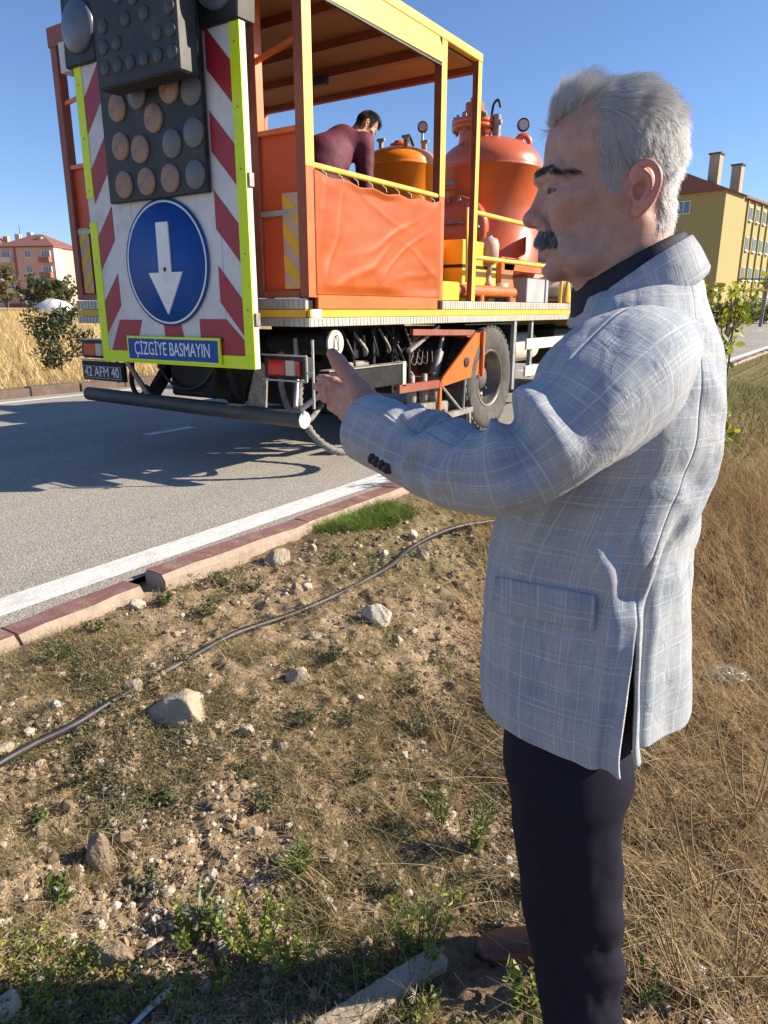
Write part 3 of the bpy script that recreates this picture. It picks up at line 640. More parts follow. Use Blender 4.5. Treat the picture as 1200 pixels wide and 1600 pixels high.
P('rating_plate', MB().obox((bc[0]-.18, bc[1]-.61, 2.62), (.1, .03, 0), (0, .012, 0), (0, 0, .06)), m_rust, bt)
lg = np.array([bc[0]+.36, bc[1]+.12, 3.08])
P('lifting_lug', MB().lathe(lg+(0, 0, .06), [(.045, -.012), (.11, -.012), (.11, .012), (.045, .012), (.045, -.012)], 20, (.55, -.83, 0)).box(lg[0]-.09, lg[0]+.09, lg[1]-.015, lg[1]+.015, 2.95, 3.12), m_ored, bt)
gauge(lg+(-.05, .1, .0), .22, .075, bt)
# yellow box, pipes, grey box, rails, roll
yb = P('yellow_box', MB().box(-3.95, -3.42, 6.52, 7.3, 1.28, 1.86), m_yl2, bevel=.01)
P('lid_band', MB().box(-3.955, -3.415, 6.515, 7.305, 1.60, 1.63), m_blk2, yb)
P('yellow_box', MB().box(-3.6, -3.26, 5.78, 6.18, 1.28, 1.45), m_yl2, bevel=.01)
P('pipe', MB().tube([(-3.34, 6.15, 1.38), (-3.34, 7.55, 1.38)], .06, 14), m_or)
P('pipe', MB().cyl((-3.34, 6.75, 1.28), (-3.34, 6.75, 1.40), .05).cyl((-3.34, 7.45, 1.28), (-3.34, 7.45, 1.40), .05), m_or)
P('support_leg', MB().prism([(-3.42, 7.45, 1.28), (-3.42, 7.85, 1.28), (-3.42, 7.72, 1.55), (-3.42, 7.8, 1.75), (-3.42, 7.42, 1.75)], (-.06, 0, 0)), m_or)
P('cross_beam', MB().box(-3.5, -3.42, 7.5, 9.6, 1.62, 1.74), m_or)
fl = P('filter_bottle', MB().lathe((-3.42, 7.1, 1.42), [(.001, 0), (.06, 0), (.06, .05), (.035, .08), (.035, .22), (.1, .25), (.105, .42), (.085, .48), (.03, .5), (.03, .55), (.001, .55)], 20), m_pinkst)
P('filter_leg', MB().cyl((-3.42, 7.1, 1.28), (-3.42, 7.1, 1.44), .03), m_or, fl)
P('grey_box', MB().box(-3.75, -3.38, 8.05, 8.72, 1.28, 1.56), m_grey, bevel=.008)
P('bucket', MB().lathe((-3.45, 7.45, 1.28), [(.001, 0), (.09, 0), (.10, .2), (.095, .2), (.001, .19)], 18), m_grey)
P('rolled_sheet', MB().cyl((-3.9, 9.2, 1.5), (-3.4, 9.7, 1.52), .16, n=24), m_cream)
cr = P('slatted_crate', MB().box(-4.2, -3.45, 9.75, 10.4, 1.28, 1.32), m_steel)
for z in (1.38, 1.49, 1.60, 1.71): P('slat', MB().box(-4.2, -3.43, 9.73, 9.76, z-.035, z+.03).box(-3.44, -3.41, 9.77, 10.4, z-.035, z+.03), m_cream, cr)
P('cone', MB().lathe((-3.35, 9.3, 1.28), [(.09, 0), (.09, .02), (.06, .02), (.02, .28), (.001, .28)], 16), m_yl)
for (z, ya) in ((2.07, 6.37), (1.68, 6.37)): P('handrail', MB().tube([(XR-.03, ya, z), (XR-.03, 8.75, z)], .022, 12), m_yl)
P('handrail_post', MB().tube([(XR-.03, 8.73, 1.28), (XR-.03, 8.73, 2.09)], .022, 12), m_yl)
P('handrail_post', MB().tube([(XR-.05, 6.29, 1.45), (XR-.05, 6.27, 2.1), (XR-.05, 6.38, 2.1)], .012, 10), m_yl)
P('compressor', MB().box(-5.5, -4.7, 6.6, 7.9, 1.28, 2.1), m_or, bevel=.03)
for (y, z, h) in ((7.55, 2.1, .35), (7.2, 2.1, .25)): P('compressor_fitting', MB().cyl((-4.8, y, z), (-4.8, y, z+h), .07, n=12).cyl((-4.9, y, z+h*.8), (-4.7, y, z+h*.8), .05, n=10), m_rust)

# --- running gear
def wheel(xo, y, sx, r=.52, w=.28):
    e = None
    prof = [(.29, -.11), (.33, -.135), (.42, -.145), (r-.05, -.14), (r-.012, -.12), (r, -.1), (r, .1), (r-.012, .12), (r-.05, .14), (.42, .145), (.33, .135), (.29, .11)]
    t = P('wheel', MB().lathe((xo, y, r), prof, 56, (sx, 0, 0)), m_rub)
    tr = MB()
    for k in range(40):
        a = k*2*math.pi/40
        for q in (-.085, .085):
            c = np.array([xo+q*sx, y+math.cos(a)*(r+.003), r+math.sin(a)*(r+.003)])
            tr.obox(c, (.035, 0, 0), (0, -math.sin(a)*.028, math.cos(a)*.028), (0, math.cos(a)*.009, math.sin(a)*.009))
    P('tread', tr, m_rub, t)['kind'] = 'stuff'
    P('rim', MB().lathe((xo, y, r), [(.295, .12), (.275, .125), (.265, .09), (.255, -.02), (.17, -.05), (.15, -.02), (.12, -.01), (.11, .03), (.06, .045), (.001, .045)], 40, (sx, 0, 0)), m_rim, t)
    for k in range(10):
        a = k*math.pi/5; c = np.array([xo-.03*sx, y+math.cos(a)*.205, r+math.sin(a)*.205]); P('wheel_nut', MB().cyl(c, c+(.035*sx, 0, 0), .016, n=6), m_rim, t)
for (x, s) in ((-3.36, 1), (-3.70, 1), (-5.64, -1), (-5.30, -1)): wheel(x, 6.86, s)
for (x, s) in ((-3.40, 1), (-5.60, -1)): wheel(x, 11.4, s)
P('axle', MB().cyl((-5.6, 6.86, .52), (-3.4, 6.86, .52), .08).lathe((-4.5, 6.86, .52), [(.001, -.2), (.15, -.15), (.2, 0), (.15, .15), (.001, .2)], 20, (1, 0, 0)), m_blk2)
P('drive_shaft', MB().cyl((-4.5, 6.9, .58), (-4.5, 10.5, .7), .05), m_blk2)
for x in (-4.05, -4.95): P('leaf_spring', MB().tube(catmull([(x, 6.0, .78), (x, 6.45, .64), (x, 6.86, .6), (x, 7.3, .64), (x, 7.7, .78)], 5), .045, 6), m_blk2)
for s, x in ((1, -3.53), (-1, -5.47)): P('mudguard', MB().lathe((x, 6.86, .52), [(.6, -.33), (.615, -.33), (.615, .33), (.6, .33), (.6, -.33)], 8, (1, 0, 0)).box(x-.3, x+.3, 6.2, 6.22, .7, 1.05) if False else MB().box(x-.3, x+.3, 6.25, 7.5, 1.062, 1.075), m_blk2)
P('mud_flap', MB().box(-5.5, -5.0, 5.95, 5.97, .2, 1.0), m_blk); P('mud_flap', MB().box(-3.85, -3.3, 7.62, 7.64, .35, 1.0), m_blk)
# side guard, brackets, tanks under the deck
for z in (.83, .53): P('side_guard', MB().box(XR-.035, XR-.008, 7.72, 9.6, z-.06, z+.06), m_cream, bevel=.006)
for y in (7.9, 9.3): P('guard_bracket', MB().box(XR-.08, XR-.036, y, y+.05, .45, 1.09), m_steel)
P('guard_bracket', MB().box(XR-.05, XR-.01, 7.36, 7.42, .36, 1.09), m_steel)
P('air_tank', MB().lathe((-3.75, 8.6, .75), [(.001, -.5), (.1, -.48), (.18, -.4), (.18, .4), (.1, .48), (.001, .5)], 24, (0, 1, 0)), m_cream)
P('fuel_tank', MB().box(-5.7, -5.1, 7.9, 9.4, .45, .98), m_blk2, bevel=.06)
P('battery_box', MB().box(-4.2, -3.5, 9.3, 10.3, .5, .98), m_blk2, bevel=.03)
# cab (hidden from the front by the man, still there)
m_cab = M('cab_paint', (.68, .33, .04), None, 4, .35, coat=.4)
cb = P('cab', MB().prism([(XL+.1, 10.7, .75), (XL+.1, 12.7, .75), (XL+.1, 12.75, 1.5), (XL+.1, 12.35, 2.75), (XL+.1, 10.7, 2.8)], (2.4, 0, 0)), m_cab, bevel=.05)
P('windscreen', MB().obox(((XR+XL)/2, 12.60, 2.1), (1.05, 0, 0), (0, -.16, .48), (0, .01, .004)), m_glass, cb)
P('rear_window', MB().box(-5.2, -3.8, 10.69, 10.70, 1.9, 2.4), m_glass, cb)
P('side_window', MB().box(XR-.095, XR-.09, 11.2, 12.2, 1.85, 2.5), m_glass, cb); P('door_handle', MB().box(XR-.09, XR-.07, 11.2, 11.35, 1.65, 1.69), m_blk, cb)
P('bumper', MB().box(XL+.08, XR-.08, 12.6, 12.85, .45, .8), m_blk2, cb, bevel=.03)

# --- rear bumper tube, lights, plate
P('bumper_tube', MB().cyl((-5.70, 3.86, .49), (-3.24, 3.86, .455), .058, n=24), m_bump, bevel=0)
P('bumper_cap', MB().cyl((-3.24, 3.86, .455), (-3.232, 3.86, .455), .059, n=24), m_swhite)
for x in (-4.95, -4.05): P('bumper_bracket', MB().bar((x, 3.95, .52), (x, 4.25, .85), .06, .1), m_blk2)
P('bumper_strut', MB().tube([(-3.35, 3.9, .52), (-3.45, 4.05, .72), (-3.5, 4.1, 1.0)], .018, 8), m_steel)
P('bumper_strut', MB().tube([(-3.3, 3.9, .52), (-3.2, 4.0, .62), (-3.05, 4.1, .66)], .02, 8), m_steel)
def tail_light(x0, x1, y, z0, z1, full):
    t = P('tail_light', MB().box(x0, x1, y, y+.09, z0, z1), m_blk, bevel=.012)
    w = x1-x0; zc0, zc1 = z0+.022, z1-.022
    P('lens', MB().box(x0+w*.14, x0+w*.56, y-.018, y, zc0, zc1), m_redl, t, bevel=.006)
    P('lens', MB().box(x0+w*.565, x0+w*.80, y-.018, y, zc0, zc1), m_clr, t, bevel=.006)
    P('lens', MB().box(x0+w*.805, x0+w*.92, y-.018, y, zc0, zc1), m_redl, t, bevel=.006)
    fr = MB()
    for z in (z0-.012, z1+.012): fr.bar((x0, y-.015, z), (x1+.03, y-.015, z), .012)
    fr.bar((x1+.03, y-.015, z0-.012), (x1+.03, y-.015, z1+.012), .012); fr.bar((x1+.05, y+.03, z0-.2), (x1+.05, y+.03, z1+.12), .014)
    fr.bar((x1+.03, y-.015, z0+.05), (x1+.09, y-.015, z0+.05), .01)
    P('guard', fr, m_steel, t)
tail_light(-3.60, -3.22, 3.86, .735, .885, True)
tail_light(-5.74, -5.36, 3.86, .80, .95, True)
pl = P('number_plate', MB().box(-5.66, -5.14, 3.80, 3.808, .635, .745), m_blk, bevel=.004)
def text(body, x, y, z, size, mat, parent, name='lettering', width=None, ext=.0015, bold=0.):
    cu = bpy.data.curves.new(name, 'FONT'); cu.body = body; cu.size = size; cu.align_x = 'CENTER'; cu.align_y = 'CENTER'; cu.extrude = ext; cu.offset = bold
    cu.materials.append(mat); o = bpy.data.objects.new(name, cu); COL.objects.link(o)
    o.parent = parent; o.location = tuple(np.array([x, y, z])-wloc(parent)); o.rotation_euler = (math.pi/2, 0, 0)
    bpy.context.view_layer.update(); me = bpy.data.meshes.new_from_object(o.evaluated_get(bpy.context.evaluated_depsgraph_get()))
    if width:
        k = width/max(o.dimensions.x, 1e-4)
        for v in me.vertices: v.co.x *= k
    q = link(name, me, parent, o.location); q.rotation_euler = o.rotation_euler; bpy.data.objects.remove(o); return q
text('42 AFM 40', -5.40, 3.798, .69, .115, m_swhite, pl, width=.46, bold=0.)
P('plate_border', MB().box(-5.655, -5.145, 3.798, 3.80, .638, .643).box(-5.655, -5.145, 3.798, 3.80, .737, .742).box(-5.655, -5.65, 3.798, 3.80, .643, .737).box(-5.15, -5.145, 3.798, 3.80, .643, .737), m_grey, pl)
P('plate_carrier', MB().box(-5.68, -5.12, 3.81, 3.84, .62, .78), m_blk2)
# reservoir with round end plate, hoses
rs = P('reservoir', MB().cyl((-3.8, 4.2, .97), (-3.22, 4.2, .97), .085, n=24), m_blk2)
P('end_plate', MB().cyl((-3.22, 4.2, .97), (-3.205, 4.2, .97), .092, n=28), m_cream, rs)
P('handle', MB().tube(catmull([(-3.2, 4.17, .93), (-3.195, 4.18, 1.01), (-3.195, 4.21, 1.02), (-3.2, 4.225, .925), (-3.2, 4.17, .93)], 6), .0035, 6), m_blk, rs)
hs = catmull([(-3.45, 4.1, .75), (-3.38, 3.98, .55), (-3.3, 4.0, .35), (-3.22, 4.15, .2), (-3.2, 4.35, .17), (-3.25, 4.6, .25), (-3.35, 4.8, .5), (-3.4, 4.9, .75)], 14)
rad = .028+.004*np.sign(np.sin(np.arange(len(hs))*2.2))
P('hose', MB().tube(hs, rad, 10), m_hosem); 
hs = catmull([(-3.6, 4.05, .9), (-3.55, 3.98, .7), (-3.5, 4.0, .5), (-3.42, 4.1, .4), (-3.5, 4.4, .5)], 10); P('hose', MB().tube(hs, .022, 8), m_hosem)
hs = catmull([(-5.0, 4.0, .9), (-4.7, 3.95, .62), (-4.4, 3.97, .62), (-4.2, 4.02, .85)], 8); P('hose', MB().tube(hs, .012, 8), m_blk)
P('rear_box', MB().box(-4.78, -4.25, 4.0, 4.35, .52, 1.0), m_blk2, bevel=.02)
P('hook', MB().tube(catmull([(-5.12, 3.9, .78), (-5.08, 3.85, .6), (-5.0, 3.86, .5), (-4.95, 3.9, .6)], 6), .02, 8), m_blk2)
P('strut', MB().bar((-5.06, 3.8, .80), (-4.9, 3.88, .5), .04, .03), m_rust)
P('strut', MB().bar((-4.0, 3.9, .85), (-3.98, 4.0, .5), .05, .06), m_blk2)
P('dirty_plate', MB().prism([(-3.95, 4.02, .48), (-3.75, 4.02, .48), (-3.72, 4.02, .80), (-3.82, 4.02, .84)], (0, .02, 0)), m_rust)
P('spare_frame', MB().bar((-4.9, 4.5, .35), (-3.9, 4.6, .33), .05, .04).bar((-4.7, 4.3, .36), (-4.5, 5.4, .30), .04, .04), m_blk2)

# --- marking carriage under the right side
cg = P('carriage_plate', MB().prism([(XR-.02, 5.80, .52), (XR-.02, 6.58, .58), (XR-.02, 6.60, .985), (XR-.02, 6.44, .985), (XR-.02, 5.80, .60)], (-.012, 0, 0)), m_or, bevel=.002, label='orange side plate of the marking carriage')
P('carriage_edge', MB().bar((XR-.01, 5.80, .60), (XR-.01, 6.45, .985), .02, .02), m_or, cg)
P('carriage_edge', MB().box(XR-.02, XR+.012, 6.58, 6.61, .56, .995), m_or, cg)
P('carriage_back', MB().prism([(XR-.62, 5.80, .52), (XR-.62, 6.58, .58), (XR-.62, 6.60, .985), (XR-.62, 6.44, .985), (XR-.62, 5.80, .60)], (-.012, 0, 0)), m_fr, cg)
P('carriage_top', MB().box(XR-.62, XR-.03, 6.30, 6.56, .95, .98), m_fr, cg)
P('carriage_rail', MB().bar((XR-.04, 5.3, 1.02), (XR-.04, 6.45, .99), .03, .05), m_fr, cg)
P('carriage_rail', MB().bar((XR-.58, 5.3, 1.02), (XR-.58, 6.45, .99), .03, .05), m_fr, cg)
P('carriage_sill', MB().bar((XR-.05, 5.1, .56), (XR-.05, 5.8, .55), .04, .07), m_fr, cg)
P('carriage_wall', MB().box(XR-.61, XR-.60, 5.25, 6.4, .56, 1.0), m_fr, cg)
P('carriage_floor', MB().box(XR-.62, XR-.03, 5.82, 5.9, .53, .60), m_fr, cg)
P('beam', MB().box(XR-.10, XR-.04, 4.15, 5.145, .60, .765), m_blk2, bevel=.006)
P('beam_end', MB().box(XR-.12, XR-.03, 5.15, 5.20, .58, .785), m_alu)
P('beam_top', MB().box(XR-.12, XR-.03, 4.15, 5.147, .768, .778), m_rust)
P('diagonal_strut', MB().bar((XR-.1, 5.35, .86), (XR-.1, 5.85, 1.06), .04, .03), m_rust)
P('cylinder', MB().cyl((XR-.22, 6.0, .62), (XR-.22, 6.1, .82), .045, n=14).cyl((XR-.22, 6.1, .82), (XR-.22, 6.17, .99), .02, n=10), m_steel)
P('cylinder', MB().cyl((XR-.4, 5.75, .66), (XR-.36, 5.8, .86), .04, n=14).cyl((XR-.36, 5.8, .86), (XR-.35, 5.85, 1.0), .02, n=10), m_or)
for (a, b2) in (((XR-.3, 5.3, .75), (XR-.2, 5.7, .98)), ((XR-.35, 5.2, 1.0), (XR-.3, 5.75, .62)), ((XR-.5, 5.0, .95), (XR-.3, 5.6, .9))): P('control_rod', MB().tube([a, b2], .014, 8), m_rust)
for k in range(6):
    q = catmull([(XR-.2-.05*k, 5.2+.14*k, 1.02), (XR-.18-.03*k, 5.3+.13*k, .8), (XR-.22, 5.45+.1*k, .72), (XR-.25, 5.6+.08*k, .86)], 6); P('cable', MB().tube(q, .009, 6), m_blk)
for y in (5.5, 5.72, 5.9): P('spray_unit', MB().lathe((XR-.16, y, .36), [(.001, 0), (.03, 0), (.045, .06), (.045, .16), (.03, .2), (.03, .28), (.001, .28)], 14), m_rust)
P('lower_frame', MB().bar((XR-.08, 5.12, .36), (XR-.08, 6.0, .33), .05, .09).bar((XR-.3, 5.9, .30), (XR-.02, 5.9, .28), .05, .05), m_rust)
P('lower_frame', MB().bar((XR-.03, 5.75, .24), (XR-.03, 6.42, .25), .06, .05).bar((XR-.03, 6.38, .25), (XR-.03, 6.40, .06), .035, .035).bar((XR-.03, 5.78, .24), (XR-.03, 5.80, .08), .04, .04), m_rust)
P('stay', MB().bar((XR-.04, 5.80, .20), (XR-.04, 5.80, .56), .035, .03), m_or); P('stay', MB().tube([(XR-.03, 5.83, .52), (XR-.03, 6.22, .26)], .012, 8), m_steel)
P('stay', MB().tube([(XR-.05, 6.3, .25), (XR-.05, 6.32, .55)], .012, 8), m_steel)
P('guide_wheel', MB().lathe((XR-.05, 6.45, .33), [(.03, -.03), (.07, -.035), (.07, .035), (.03, .03)], 18, (1, 0, 0)), m_rub)
P('spatter', MB().lathe((XR-.007, 6.28, .72), [(.001, 0), (.035, .001), (.05, -.002)], 9, (1, 0, 0)), m_blk, cg)
P('under_deck_dark_block', MB().box(-4.0, -3.5, 4.4, 5.6, .82, 1.08), m_blk2)  # added dark box, keeps the sunlit road beyond from showing under the deck
P('rear_apron', MB().box(-5.2, -3.9, 4.45, 4.5, .45, 1.05), m_blk2)
P('valve_block', MB().box(-3.62, -3.4, 4.55, 4.9, .62, .8), m_rust, bevel=.01)
for k in range(7):
    y = 4.35+.17*k; q = catmull([(XR-.15-.04*(k % 3), y, 1.05), (XR-.12, y+.05, .9-.04*(k % 2)), (XR-.2, y+.14, .86), (XR-.25, y+.2, 1.0)], 6); P('cable', MB().tube(q, .008+.003*(k % 3), 6), m_blk if k % 2 else m_rust)
for k in range(5): P('bracket', MB().box(XR-.5, XR-.2, 4.4+.28*k, 4.43+.28*k, .5, 1.06), m_blk2)

# --- warning board
BY = 3.58; x0, x1, z0, z1 = -5.04, -3.41, .815, 2.96
bd = P('warning_board', MB().box(x0, x1, BY, BY+.05, z0, z1), m_bwhite, label='white warning board with red chevrons and lamps', bevel=.004)
f = BY-.006; bw = .085
def bpoly(name, pts, mat, d=.006, y=None):
    y = f if y is None else y; return P(name, MB().prism([(px, y, pz) for px, pz in pts], (0, d, 0)), mat, bd)
bpoly('border_tape', [(x0, z0), (x1, z0), (x1, z0+bw), (x0, z0+bw)], m_fluo)
bpoly('border_tape', [(x1-bw, z0+bw+.001), (x1, z0+bw+.001), (x1, 2.89), (x1-bw, 2.89)], m_fluo)
bpoly('border_tape', [(x0, z0+bw+.001), (x0+bw, z0+bw+.001), (x0+bw, 1.83), (x0, 1.83)], m_fluo)
bpoly('border_tape', [(x0, 2.0), (x0+bw, 2.0), (x0+bw, 2.89), (x0, 2.89)], m_fluo)
def clipz(pts, lo, hi):
    out = []
    for (a, b2) in zip(pts, pts[1:]+pts[:1]):
        for lim, sg in ((lo, 1), (hi, -1)): pass
        out.append(a)
    def half(P_, lim, sg):
        r = []
        for a, b2 in zip(P_, P_[1:]+P_[:1]):
            ia, ib = sg*(a[1]-lim) >= 0, sg*(b2[1]-lim) >= 0
            if ia: r.append(a)
            if ia != ib: t = (lim-a[1])/(b2[1]-a[1]); r.append((a[0]+t*(b2[0]-a[0]), lim))
        return r
    return half(half(out, lo, 1), hi, -1)
per, wcol = .465, .21
for k in range(-1, 6):
    zb = 1.03+k*per
    a, c = x1-bw-wcol, x1-bw-.002; q = clipz([(a, zb+.22), (c, zb), (c, zb+.235), (a, zb+.455)], 1.0, 2.95)
    if len(q) > 2: bpoly('red_stripe', q, m_bred, .003, BY-.003)
    a, c = x0+bw+.002, x0+bw+wcol-.02; q = clipz([(a, zb), (c, zb+.20), (c, zb+.435), (a, zb+.235)], 1.0, 2.95)
    if len(q) > 2: bpoly('red_stripe', q, m_bred, .003, BY-.003)
zc, zd = z0+bw+.001, 1.10
bpoly('red_stripe', [(x0+bw+.03, zc), (x0+bw+.32, zc), (x0+bw+.42, 1.13), (x0+bw+.16, 1.13)], m_bred, .003, BY-.003)
bpoly('red_stripe', [(-4.28, zc), (-4.06, zc), (-4.12, 1.13), (-4.3, 1.13)], m_bred, .003, BY-.003)
bpoly('red_stripe', [(-3.92, zc), (x1-bw-.002, zc), (x1-bw-.002, 1.0), (-3.66, 1.14), (-3.92, 1.14)], m_bred, .003, BY-.003)
# joint lines, screws
for (xx_, za, zb) in ((-3.66, 1.0, 1.9), (-4.55, 1.75, 1.95)): P('seam', MB().box(xx_-.002, xx_+.002, BY-.0015, BY, za, zb), m_grey, bd)
for zq in (1.2, 1.55, 2.05, 2.4, 2.75):
    for xq in (x0+bw/2, x1-bw/2): P('screw', MB().lathe((xq, f, zq), [(.009, 0), (.007, .003), (.001, .004)], 8, (0, -1, 0)), m_steel, bd)
P('hinge', MB().box(x1, x1+.015, BY+.01, BY+.05, 1.95, 2.03), m_rust, bd); P('hinge', MB().box(x1, x1+.015, BY+.01, BY+.05, 1.1, 1.18), m_rust, bd)
# round blue sign
cc = np.array([-4.205, BY-.02, 1.515]); nrm = (0, -1, 0)
sg = P('round_sign', MB().lathe(cc, [(.425, -.012), (.425, 0), (.001, 0)], 64, nrm), m_blue, bd)
P('sign_ring', MB().lathe(cc, [(.398, .001), (.412, .0012), (.412, .0005), (.398, .0005)], 64, nrm), m_swhite, sg)
aw = .062; y = cc[1]-.012
P('arrow', MB().prism([(cc[0]+px, y, cc[2]+pz) for px, pz in ((-aw, .27), (aw, .27), (aw+.002, -.06), (.175, -.06), (.0, -.345), (-.175, -.06), (-aw-.002, -.06))], (0, .01, 0)), m_swhite, sg)
P('screw', MB().lathe((cc[0], y, cc[2]-.04), [(.016, 0), (.012, .004), (.001, .005)], 10, nrm), m_blk, sg)
sp = P('name_plate', MB().box(-4.70, -3.71, BY-.03, BY-.012, .83, 1.015), m_fluo, bd, bevel=.003)
P('plate_face', MB().box(-4.682, -3.728, BY-.032, BY-.03, .848, .997), m_blue, sp)
text('ÇİZGİYE BASMAYIN', -4.205, BY-.034, .922, .135, m_swhite, sp, width=.80, bold=0.)
# lamp panel
lp_ = P('lamp_panel', MB().box(-4.715, -3.715, BY-.05, BY-.008, 1.935, 2.95), m_blk, bd, bevel=.006)
def lamp(x, z, r, y, mat, par, ring=True):
    l = P('lamp', MB().lathe((x, y, z), [(r*1.08, 0), (r*1.08, .012), (r, .014), (r*.8, .022), (r*.4, .028), (.001, .03)], 28, (0, -1, 0)), mat, par)
    return l
def lamp_rings(x, z, r, y, par):
    mb = MB()
    for q in (.25, .45, .65, .85):
        h = .012+.02*(1-q*q); mb.lathe((x, y, z), [(r*q, h-.003), (r*(q+.04), h+.005), (r*(q+.08), h-.003)], 28, (0, -1, 0))
    P('lens_rings', mb, m_ring, par)
LAMPS = [(-4.53, 2.53, 1), (-4.32, 2.58, 0), (-4.0, 2.57, 1), (-3.80, 2.53, 0), (-4.17, 2.42, 1), (-4.53, 2.29, 1), (-4.33, 2.25, 1), (-4.01, 2.25, 0), (-3.80, 2.29, 0), (-4.53, 2.045, 1), (-4.29, 2.045, 1), (-4.05, 2.045, 1), (-3.81, 2.045, 0), (-3.80, 2.76, 1), (-4.17, 2.76, 0)]
for (x, z, warm) in LAMPS:
    l = lamp(x, z, .082, BY-.05, m_lens if warm else m_lens2, bd)
    if warm: lamp_rings(x, z, .082, BY-.05, bd)
# folded upper lamp box and the two large lamps
fb = P('folded_lamp_box', MB().box(-4.41, -3.64, 3.30, 3.46, 2.565, 3.25), m_blk, label='black lamp box folded over the board', bevel=.012)
for (px_, py_) in [(316, 118), (417, 85), (500, 58), (612, 28), (322, 212), (378, 192), (558, 148), (618, 130), (328, 305), (384, 290), (440, 278), (500, 262), (562, 245), (627, 232), (380, -20), (520, -40), (450, -10)]:
    q = at_Y(50+px_/2.857, py_/2.857, 3.30)
    P('lamp', MB().lathe((q[0], 3.30, q[2]), [(.042, 0), (.042, .006), (.036, .010), (.001, .013)], 18, (0, -1, 0)), m_lens4, fb)
for x, z in ((-4.3, 2.62), (-3.9, 2.95)): P('box_bracket', MB().bar((x, 3.46, z), (x, 3.55, z), .05), m_blk2, fb)
for (x, z) in ((-4.90, 3.06), (-3.55, 3.06)):
    h = P('lamp_housing', MB().prism([(x-.20, BY-.03, z-.2), (x+.15, BY-.03, z-.20), (x+.18, BY-.03, z+.24), (x-.18, BY-.03, z+.24)], (0, .16, 0)), m_blk, bevel=.01)
    P('lamp', MB().lathe((x, BY-.03, z+.03), [(.165, 0), (.165, .02), (.15, .03), (.08, .05), (.001, .058)], 36, (0, -1, 0)), m_lens3, h)
P('mast_bracket', MB().box(-5.34, -5.2, BY+.1, YB+.02, 2.9, 3.1), m_bwhite); P('mast_bracket', MB().tube(catmull([(-5.3, 3.75, 2.95), (-5.22, 3.72, 2.87), (-5.14, 3.73, 2.9), (-5.15, 3.74, 2.98)], 5), .012, 8), m_blk)
for x in (-4.7, -3.75): P('board_arm', MB().bar((x, BY+.05, 1.5), (x, YB+.03, 1.5), .06).bar((x, BY+.05, 2.6), (x, YB+.03, 2.6), .06), m_blk2)
P('board_frame', MB().box(-4.75, -3.70, YB+.02, YB+.05, 1.28, 3.2), m_blk2)
